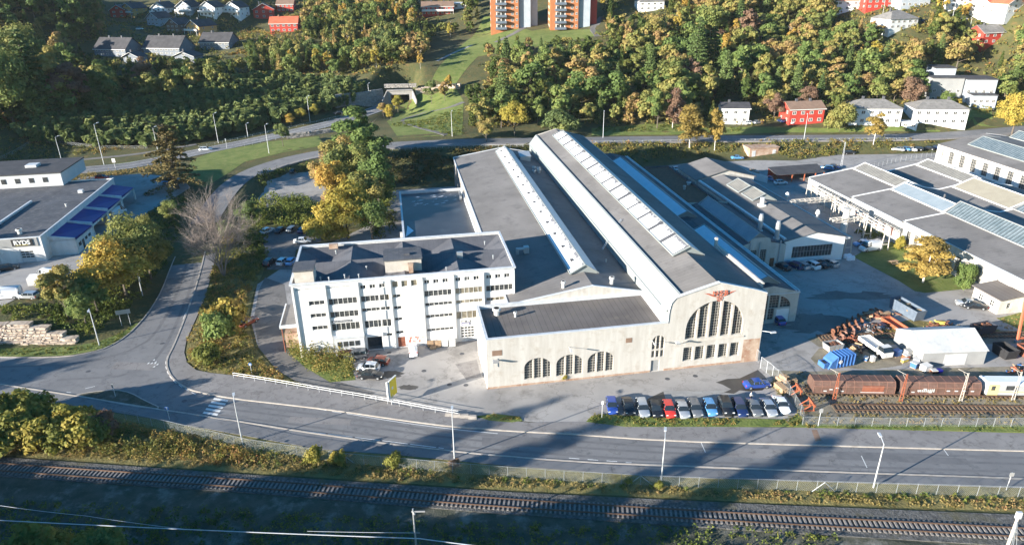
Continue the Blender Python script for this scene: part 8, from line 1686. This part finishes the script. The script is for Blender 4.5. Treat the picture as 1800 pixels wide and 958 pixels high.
# bare tree
g_, h = hp(393, 486, 316); t = thing('bare_tree', 'large leafless pale-branched tree beside the road bend', 'tree', tuple(g_))
mb = MB(); r = random.Random(4)
def branch(p, d, L, w_, lev):
    q = p; dd = Vector(d); w_ = max(w_, .022)
    for s in range(3):
        dd = (dd + Vector((r.gauss(0, .12), r.gauss(0, .12), r.gauss(0.02, .08)))).normalized(); e = q + dd * L / 3; mb.tube(q, e, w_ * (1 - s * .22), w_ * (1 - (s + 1) * .22), 5 if lev < 3 else 3, cap=False)
        if lev < 5:
            for _ in range(3 if lev < 2 else (2 if s else 1)):
                nd = (dd + Vector((r.gauss(0, .55), r.gauss(0, .6), r.gauss(.02, .34)))).normalized(); branch(e, nd, L * r.uniform(.55, .75), w_ * .48, lev + 1)
        q = e
for k in range(4): a = k * 1.6; branch(Vector((.3 * cos(a), .3 * sin(a), 0)), (cos(a) * .28, sin(a) * .28, 1), h * .5, .3, 1)
o = mb.build('branches', 'deadbark', t)
zmax = max(v[2] for v in mb.v); o.scale = (h / zmax * .88, h / zmax * .88, h / zmax)
# ---- scattered trees
KEEP = [(190, 0, 445, 66, 330), (150, 66, 430, 96, 330), (440, 0, 530, 60, 320), (740, 0, 812, 32, 320), (845, 0, 1062, 60, 300), (1470, 0, 1620, 30, 340), (1550, 20, 1625, 60, 330), (1715, 40, 1775, 88, 320), (1700, 0, 1800, 32, 320),
        (1630, 118, 1745, 190, 280), (1375, 178, 1455, 226, 240), (1485, 178, 1600, 222, 240), (1600, 178, 1705, 222, 240), (1262, 178, 1345, 226, 240), (648, 140, 770, 215, 270), (760, 60, 850, 140, 270), (690, 150, 815, 250, 200), (1440, 220, 1800, 250, 200), (560, 195, 650, 240, 200), (80, 245, 560, 300, 200), (1040, 222, 1800, 260, 200), (1085, 0, 1170, 18, 330)]
def blocked(x, y, z, h, w_):
    a = P(x, y, z); b = P(x, y, z + h); hw = w_ * F / (y * ct + (H - z) * st) * .8
    x0, x1 = a[0] - hw, a[0] + hw; y0, y1 = min(a[1], b[1]), a[1]
    for kx0, ky0, kx1, ky1, yy in KEEP:
        if y < 0: continue
        if x1 > kx0 and x0 < kx1 and y1 > ky0 and y0 < ky1:
            # only things standing nearer than the protected one are refused; measure by foot pixel
            if a[1] > ky0 + 6: return True
    return False
placed = []
def far_enough(x, y, d):
    for (a, b) in placed:
        if abs(a - x) < d and abs(b - y) < d and hypot(a - x, b - y) < d: return False
    return True
def scatter(poly, n, mix, hr, dmin, label_of, seed, group, wx=(.85, 1.25), lim=900, nq=2300, far=False):
    r = random.Random(seed); pw = np.array([G(a, b)[:2] for a, b in poly]); x0, y0 = pw.min(0); x1, y1 = pw.max(0); c = 0; out = []
    pts = np.array([(r.uniform(x0, x1), r.uniform(y0, y1)) for _ in range(lim * 8)]); ok = inside(pts[:, 0], pts[:, 1], pw); pts = pts[ok]; zz = terr(pts[:, 0], pts[:, 1])
    for (x, y), z in zip(pts, zz):
        if c >= n: break
        if not far_enough(x, y, dmin): continue
        h = r.uniform(*hr); k = r.choices(mix, [m[2] for m in mix])[0]
        if blocked(x, y, z, h, h * .32): continue
        placed.append((x, y)); c += 1; out.append((x, y, z, h, k, r.uniform(*wx), r.randrange(3)))
    return out
names = {'green': 'green', 'mixed': 'yellowing', 'yellow': 'golden', 'conifer': 'dark', 'twig': 'rusty twiggy', 'young': 'grey-green', 'larch': 'brownish'}
kn = {'spruce': 'spruce', 'birch': 'birch', 'round': 'round-crowned tree', 'wide': 'broad-crowned tree', 'tall': 'tall-crowned tree', 'open': 'loose-crowned tree'}
MIXC = [('round', 'green', 3), ('tall', 'green', 3), ('round', 'mixed', 4), ('tall', 'mixed', 3), ('open', 'mixed', 2), ('spruce', 'conifer', 3.2), ('birch', 'yellow', 1.0), ('open', 'twig', .5), ('wide', 'green', 1)]
MIXL = [('round', 'green', 4), ('tall', 'green', 3), ('round', 'mixed', 2), ('spruce', 'conifer', 2.5), ('open', 'twig', .6), ('tall', 'mixed', 1)]
MIXD = [('round', 'green', 3), ('tall', 'mixed', 3), ('birch', 'yellow', 3.2), ('round', 'young', 2), ('spruce', 'conifer', 1.2)]
for px, py in [(885, 205), (1222, 140), (1250, 132), (1600, 190), (1418, 190), (1360, 210), (1182, 226), (1155, 226)]: placed.append(tuple(G(px, py)[:2]))
mh = bpy.data.materials.new('thin_haze'); mh.use_nodes = True; mh.node_tree.nodes.clear(); pv = mh.node_tree.nodes.new('ShaderNodeVolumePrincipled'); ot = mh.node_tree.nodes.new('ShaderNodeOutputMaterial'); mh.node_tree.links.new(pv.outputs[0], ot.inputs['Volume'])
pv.inputs['Color'].default_value = (.85, .92, 1, 1); pv.inputs['Density'].default_value = .00004; M['haze'] = mh
mb = MB(); mb.box(-2600, 2600, -950, 2700, -2, 300); tag(mb.build('haze', 'haze'), 'thin pale haze added over the valley to lift the dark far slopes', 'haze', kind='stuff')  # haze volume added to brighten the dark far wood
REG = [
 ([(815, 228), (835, 120), (900, 100), (960, 92), (1010, 75), (1060, 72), (1150, 40), (1340, 25), (1340, 216), (1040, 224)], 90, MIXC, (10, 19), 6.9, 'on the wooded slope behind the workshop', 1),
 ([(1340, 216), (1340, 20), (1480, 40), (1640, 66), (1800, 95), (1850, 170), (1740, 182), (1640, 150), (1630, 190), (1480, 195), (1375, 212)], 92, MIXC[:7], (9, 18), 6.9, 'on the wooded slope above the white houses', 2),
 ([(-60, 215), (-60, 10), (175, 10), (190, 62), (140, 100), (150, 125), (250, 135), (430, 118), (440, 150), (200, 200), (60, 228)], 52, MIXL, (14, 20), 8.2, 'in the shaded wood left of the terraces', 3),
 ([(430, 130), (440, 72), (560, 66), (560, 20), (740, 10), (745, 45), (860, 40), (800, 90), (760, 125), (650, 145), (520, 140)], 56, MIXD, (9, 15), 6.8, 'in the ravine between red houses and tunnel', 4),
]
for poly, n, mix, hr, dm, where, sd_ in REG:
    for (x, y, z, h, k, wx, var) in scatter(poly, n, mix, hr, dm, None, sd_, None): tree(x, y, z - .2, h, k[0], k[1], names[k[1]] + ' ' + kn[k[0]] + ' ' + where, group='trees ' + where, wx=wx, var=var, n=2500)
# far tree tops above the houses and thin garden trees: one mass
def mass(name, lab, items, leafs, n=260, kinds=('round', 'tall', 'spruce')):
    VV = {l: [] for l in leafs}; AT = {l: [] for l in leafs}
    protos = {(k, v): crown(k, 500 + 7 * v + len(k), n) for k in set(kinds) for v in range(3)}
    for i, (x, y, z, h, k, wx, var) in enumerate(items):
        kk = kinds[i % len(kinds)]; V, Fq, at = protos[(kk, var)]; l = leafs[(i * 7 // 3) % len(leafs)]; a = random.uniform(0, 6.28); s = 1.6
        R = np.array([[cos(a), -sin(a), 0], [sin(a), cos(a), 0], [0, 0, 1]]); c4 = V.reshape(-1, 4, 3); cen = c4.mean(1, keepdims=True); V2 = ((c4 - cen) * s + cen).reshape(-1, 3)
        VV[l].append((V2 @ R.T) * np.array([h * wx, h * wx, h]) + np.array([x, y, z])); AT[l].append(np.clip(at * .5 + random.random() * .5, 0, 1))
    V = np.concatenate([v for l in leafs for v in VV[l]]); at = np.concatenate([v for l in leafs for v in AT[l]]); mi = np.concatenate([np.full(sum(len(v) for v in VV[l]) // 4, i) for i, l in enumerate(leafs)])
    mats = []
    for l in leafs:
        m = LEAF[l].copy(); m.name = l + '_mass_leaves'
        for nd in m.node_tree.nodes:
            if nd.type == 'MATH' and nd.operation == 'MULTIPLY_ADD': nd.inputs[1].default_value = 0
            if nd.type == 'MATH' and nd.operation == 'MULTIPLY': nd.inputs[1].default_value = 1
        mats.append(m)
    o = npmesh(name, V, np.arange(len(V)).reshape(-1, 4), mats, mi=mi, attr=at); tag(o, lab, 'wood', kind='stuff'); return o
its = scatter([(-80, 60), (-80, -30), (1900, -30), (1900, 90), (1640, 62), (1340, 22), (1060, 40), (860, 20), (560, 16), (180, 8)], 420, [('round', 'green', 1)], (7, 13), 6., None, 5, None, lim=3200)
mass('distant_wood', 'far mass of green and yellow trees along the top of the hill', its, ['green', 'mixed', 'yellow', 'green'], 420)
its = scatter([(-80, 230), (-80, 10), (560, 10), (1340, 10), (1900, 60), (1900, 200), (1340, 216), (815, 226), (840, 120), (700, 130), (430, 140), (200, 200)], 900, [('round', 'green', 1)], (7, 12), 4.4, None, 6, None, lim=6000)
mass('hillside_wood', 'dense lower growth filling the hillside between the single trees', its, ['green', 'mixed', 'green'], 380)
# young plantation
placed2 = placed; placed = []
its = []
pw = np.array([G(a, b)[:2] for a, b in [(30, 246), (70, 228), (150, 206), (260, 180), (400, 152), (500, 142), (590, 150), (645, 160), (640, 178), (600, 196), (540, 205), (480, 226), (430, 236), (350, 252), (260, 262), (180, 262), (100, 256)]])
x0, y0 = pw.min(0); x1, y1 = pw.max(0); r = random.Random(8); gxx = np.arange(x0, x1, 2.3); gyy = np.arange(y0, y1, 2.3); A_, B_ = np.meshgrid(gxx, gyy); A_ = A_.ravel() + rng.uniform(-1, 1, A_.size); B_ = B_.ravel() + rng.uniform(-1, 1, B_.size); ok = inside(A_, B_, pw); A_ = A_[ok]; B_ = B_[ok]; zz = terr(A_, B_)
def clear_road(x, y, d):
    k = np.ones(len(x), bool)
    for pl, hw in RIB:
        dd = seg_dist(x, y, [(p[0], p[1]) for p in pl], False); k &= dd > hw + d
    return k
ok = clear_road(A_, B_, 3.5); its = [(x, y, z - .1, r.uniform(4.0, 8.2), None, r.uniform(.8, 1.2), r.randrange(3)) for x, y, z in zip(A_[ok], B_[ok], zz[ok])]
mass('young_plantation', 'dense dusky green young trees filling the slope above the highway', its, ['young'], 95, kinds=('young',))
placed = placed2
# ---- scrub, stuff
def scrub(name, lab, cat, polys, dens, q, rad, hgt, leaf, size, px=True, z=None, asp=1., up=0., seed=1, bias=.3, clear=1.2):
    global rng; keep = rng; rng = np.random.default_rng(seed); VV = []; AT = []
    for poly in polys:
        pw = np.array([(W(a, b, z)[:2] if z is not None else G(a, b)[:2]) for a, b in poly]) if px else np.array(poly)
        x0, y0 = pw.min(0); x1, y1 = pw.max(0); ar = .5 * abs(np.dot(pw[:, 0], np.roll(pw[:, 1], 1)) - np.dot(pw[:, 1], np.roll(pw[:, 0], 1))); n = int((x1 - x0) * (y1 - y0) * dens)
        X = rng.uniform(x0, x1, n); Y = rng.uniform(y0, y1, n); k = inside(X, Y, pw); X = X[k]; Y = Y[k]; k = clear_road(X, Y, clear) if z is None else np.ones(len(X), bool); X = X[k]; Y = Y[k]; n = len(X)
        if not n: continue
        Z = terr(X, Y); R = rad * rng.uniform(.5, 1.3, n); Hh = hgt * rng.uniform(.4, 1.35, n); cv = np.clip(.5 + .28 * np.sin(X * .21 + 1) * np.cos(Y * .27) + rng.normal(0, .2, n), 0, 1)
        d = rng.normal(size=(n, q, 3)); d /= np.linalg.norm(d, axis=2, keepdims=True); d[:, :, 2] = np.abs(d[:, :, 2]); rr = rng.uniform(.4, 1.05, (n, q, 1)) ** .6
        C = np.stack([X, Y, Z], 1)[:, None, :] + d * rr * np.stack([R, R, Hh], 1)[:, None, :]
        v = np.clip(cv[:, None] * .65 + rng.uniform(0, .4, (n, q)), 0, 1)
        V, _ = quads(C.reshape(-1, 3), size, d.reshape(-1, 3), bias, asp, up); VV.append(V); AT.append(np.repeat(v.ravel(), 4))
    rng = keep
    V = np.concatenate(VV); at = np.concatenate(AT); o = npmesh(name, V, np.arange(len(V)).reshape(-1, 4), LEAF[leaf], attr=at); tag(o, lab, cat, kind='stuff'); return o
scrub('ivy_scrub', 'dark bramble and ivy scrub on the bank behind the flat roof', 'scrub', [[(688, 268), (760, 264), (850, 260), (935, 258), (940, 300), (800, 322), (690, 326), (640, 318)]], .35, 20, 1.5, 1.5, 'scrubd', .55, seed=21)
scrub('bank_scrub', 'orange and green scrub covering the bank below the back road', 'scrub', [[(1036, 254), (1200, 250), (1400, 248), (1640, 247), (1645, 256), (1580, 260), (1500, 265), (1400, 280), (1330, 260), (1240, 266), (1200, 278), (1100, 292)], [(1180, 256), (1300, 252), (1310, 262), (1240, 272)]], .5, 22, 1.2, 1.1, 'scrub', .5, seed=22)
scrub('hill_undergrowth', 'mixed undergrowth between trees on the hillside', 'undergrowth', [[(-60, 240), (-60, 0), (600, -20), (800, -20), (770, 50), (720, 110), (640, 150), (200, 200)], [(1060, -20), (1900, -20), (1900, 215), (1480, 205), (1340, 218), (1040, 222), (830, 226), (850, 112), (940, 100), (1050, 75)]], .055, 22, 2.2, 1.8, 'scrub', .9, seed=23)
scrub('left_scrub', 'brown and green scrub left of the path by the highway', 'scrub', [[(-60, 300), (0, 286), (60, 282), (150, 272), (260, 260), (200, 256), (80, 252), (30, 238), (-60, 240)]], .3, 18, 1.3, 1.0, 'scrub', .5, seed=24)
scrub('verge_scrub', 'dark green shrubs on the slope between garage and road', 'scrub', [[(0, 563), (0, 540), (60, 535), (110, 520), (160, 470), (200, 430), (250, 390), (300, 345), (325, 350), (318, 400), (290, 470), (262, 500), (225, 545), (185, 575), (150, 590), (128, 596), (110, 574), (60, 562)]], .55, 26, 1.1, 1.2, 'scrubg', .42, seed=25)
scrub('office_bank_scrub', 'orange and green weeds on the bank beside the office drive', 'scrub', [[(336, 640), (330, 610), (346, 570), (362, 525), (378, 470), (388, 430), (402, 412), (468, 458), (455, 480), (440, 512), (430, 560), (440, 612), (480, 652), (508, 672), (420, 660), (365, 652)]], 1., 30, .9, 1.2, 'scrub', .32, seed=26)
scrub('hedge_growth', 'hedges and bushes round the gravel parking lots', 'scrub', [[(440, 360), (470, 345), (545, 352), (570, 372), (560, 396), (500, 398), (450, 398)], [(452, 312), (480, 300), (555, 288), (562, 296), (500, 306), (462, 330)], [(425, 400), (470, 405), (466, 460), (430, 440)], [(640, 330), (690, 328), (690, 410), (660, 420)]], .6, 34, 1.5, 2.2, 'scrubg', .45, seed=27)
scrub('island_weeds', 'autumn weeds on the strip in front of the parked cars', 'weeds', [[(1032, 742), (1040, 731), (1062, 727), (1100, 731), (1180, 737), (1270, 737), (1300, 740), (1290, 748), (1200, 750), (1080, 749)], [(1352, 746), (1380, 738), (1404, 722), (1414, 744), (1440, 752), (1390, 750)], [(842, 733), (870, 728), (914, 734), (912, 740), (880, 740)], [(1348, 664), (1366, 672), (1386, 706), (1378, 712), (1362, 690)]], 3.2, 16, .38, .5, 'scrub', .2, z=0, seed=28)
scrub('road_verge_grass', 'green grass along the rail yard fence', 'grass', [[(1400, 752), (1412, 746), (1800, 749), (1800, 760), (1430, 752)], [(0, 614), (60, 612), (130, 610), (180, 600), (240, 570), (232, 584), (190, 609), (120, 623), (0, 625)]], 3., 12, .3, .28, 'grass', .2, z=0, seed=29, up=0)
scrub('office_corner_bushes', 'yellow-green bushes at the left corner of the office block', 'bushes', [[(505, 592), (540, 588), (600, 612), (620, 640), (622, 664), (590, 668), (545, 645), (516, 625)]], .9, 70, 1.2, 3.3, 'scrub', .3, seed=30)
scrub('fence_weeds', 'tall dry weeds and grass along the railway fence', 'weeds', [[(0, 712), (120, 728), (250, 748), (340, 764), (440, 790), (600, 816), (800, 834), (1000, 849), (1180, 858), (1400, 866), (1800, 880), (1800, 898), (1350, 880), (900, 858), (450, 828), (0, 795)]], 3.4, 14, .4, .5, 'dry', .22, z=0, seed=31)
scrub('fence_weeds', 'green low plants mixed along the railway fence', 'weeds', [[(300, 757), (440, 786), (600, 814), (800, 832), (1000, 847), (1180, 856), (1400, 864), (1800, 876), (1800, 890), (1350, 872), (900, 850), (450, 820), (250, 790)]], .75, 22, .45, .7, 'scrubg', .25, z=0, seed=32)
scrub('rail_yard_weeds', 'dry weeds and grass between the yard sidings', 'weeds', [[(1420, 698), (1800, 698), (1800, 712), (1440, 710)], [(1440, 727), (1800, 729), (1800, 746), (1424, 744)], [(1540, 578), (1640, 568), (1740, 578), (1720, 588), (1560, 586)], [(1750, 560), (1800, 550), (1800, 580), (1760, 578)], [(1395, 660), (1412, 652), (1425, 700), (1418, 730), (1404, 720)]], 1.6, 10, .3, .25, 'dry', .2, z=0, seed=33)
scrub('bottom_scrub', 'dark scrub along the bottom edge below the railway', 'scrub', [[(-40, 880), (450, 900), (900, 925), (1350, 930), (1500, 950), (1500, 1010), (-40, 1010)]], .9, 18, .7, .8, 'scrubg', .28, z=0, seed=34)
scrub('lawn_bushes', 'low yellow-green bushes against the long hall', 'bushes', [[(1680, 484), (1712, 492), (1716, 505), (1690, 500)], [(1565, 432), (1590, 426), (1600, 440), (1582, 446)], [(1498, 408), (1540, 400), (1560, 420), (1530, 425)]], 1.2, 40, .8, 1.2, 'scrubg', .28, z=0, seed=35)
scrub('highway_grass', 'tall pale grass between highway and garage yard', 'grass', [[(110, 312), (200, 300), (290, 287), (300, 296), (200, 310), (115, 320)]], 1.2, 14, .5, .9, 'dry', .35, seed=36)
scrub('slope_plants', 'yellow-green low plants on the path slope', 'plants', [[(690, 224), (730, 224), (790, 240), (815, 236), (812, 190), (760, 205), (745, 212), (690, 216)], [(1480, 228), (1640, 228), (1640, 222), (1480, 222)], [(1040, 232), (1300, 232), (1300, 224), (1060, 222)]], .5, 14, .8, .6, 'grass', .4, seed=37)
scrub('lower_left_thicket', 'tangled yellow-green thicket above the railway at the lower left', 'bushes', [[(-20, 790), (-20, 712), (60, 722), (150, 738), (230, 752), (330, 772), (440, 796), (500, 812), (440, 820), (250, 806), (100, 796)]], 1.1, 44, 1.0, 1.5, 'scrub', .27, z=0, seed=38)
# individual shrubs in the lower left and along fences
sh = [(18, 745, 694, 'yellow'), (48, 752, 690, 'mixed'), (75, 748, 700, 'yellow'), (105, 760, 710, 'green'), (30, 780, 725, 'green'), (70, 785, 735, 'mixed'), (130, 765, 712, 'yellow'), (150, 780, 730, 'mixed'), (110, 790, 748, 'green'), (175, 778, 738, 'yellow'), (5, 800, 755, 'green'), (160, 745, 718, 'green'), (60, 765, 712, 'green'), (0, 765, 700, 'mixed'), (185, 765, 726, 'twig')]
for i, (px, py, ty, lf) in enumerate(sh): treepx(px, py, ty, 'shrub', 'bush' if lf != 'twig' else lf, names[lf] + ' shrub in the lower left thicket by the railway', 1.0, 2600, i % 3 + 60, group='shrubs in the lower left thicket')
for px, py, ty, lf, lab in [(553, 811, 785, 'yellow', 'bright yellow-green round bush growing at the fence'), (596, 815, 790, 'mixed', 'thin yellow bush at the fence brace'), (693, 822, 796, 'mixed', 'small orange-leaved sapling at the fence'), (798, 823, 806, 'twig', 'small rusty bush at the foot of a lamp'), (1158, 858, 845, 'yellow', 'small yellow plant at the foot of a lamp'), (1105, 850, 838, 'yellow', 'small yellow-green plant by the fence brace'), (990, 667, 654, 'yellow', 'small yellow plant growing at the middle arched window'), (60, 985, 925, 'mixed', 'sunlit bush tops at the bottom left corner'), (100, 980, 930, 'yellow', 'yellow bush top at the bottom left'), (165, 985, 932, 'mixed', 'yellow-green bush top right of the corner bushes'), (195, 982, 930, 'green', 'greener bush top at the bottom left'), (408, 585, 525, 'mixed', 'tall yellow-green bush on the office drive bank'), (390, 600, 545, 'green', 'green bush on the office bank left of the tall one'), (368, 640, 600, 'mixed', 'orange-green bush near the footway corner'), (405, 420, 385, 'green', 'green bush under the leafless tree')]:
    treepx(px, py, ty, 'shrub', 'bush' if lf in ('yellow', 'mixed') else lf, lab, .9, 2600, 63 + (px % 3))
# trees standing outside the picture whose shadows fall into it
off_t = []
r = random.Random(77)
for (x, y, h) in [(-86, 33, 30), (-93, 40, 28), (-57, 34, 27), (-48, 31, 29)]: off_t.append((x, y, h))
for row, Y0 in enumerate((49, 43, 37)):
    for i in range(36):
        x = -168 + i * 4.1 + row * 1.3 + r.uniform(-1.2, 1.2); yt = 79.
        for _ in range(4): yt = 82.2 - .105 * (x + 1.77 * (yt - Y0) + 75)
        off_t.append((x, Y0 + r.uniform(-1.5, 1.5), (yt - Y0) * .51 * r.uniform(.8, 1.03)))
for x, y, h in ((-152, 56, 23), (-146, 66, 20), (-158, 74, 24), (-150, 84, 18), (-168, 64, 26), (-140, 75, 17)): off_t.append((x, y, h))
for i in range(5): off_t.append((-232 - 22 * (i % 3) + r.uniform(-6, 6), 222 + 7 * i, r.uniform(13, 18)))
for i in range(4): off_t.append((-150 + r.uniform(-8, 8), 100 + i * 13, r.uniform(12, 18)))
for (x, y, h) in off_t:
    z = tz(x, y); top = z + h; lim = H - y * 1.07 if y < 60 else 99
    if P(x, y, top)[0] > -250 and y < 60 and y > 5 and top > lim and P(x,y,top)[0] > -60: h = max(6, lim - z)
    tree(x, y, z, h, 'spruce' if h > 24 and y < 45 else ['round', 'tall', 'birch'][int(abs(x * 7)) % 3], 'conifer' if h > 24 and y < 45 else 'green', 'tall green tree standing in front of the railway outside the view', group='trees in front of the railway', n=2300, var=int(abs(x)) % 3)
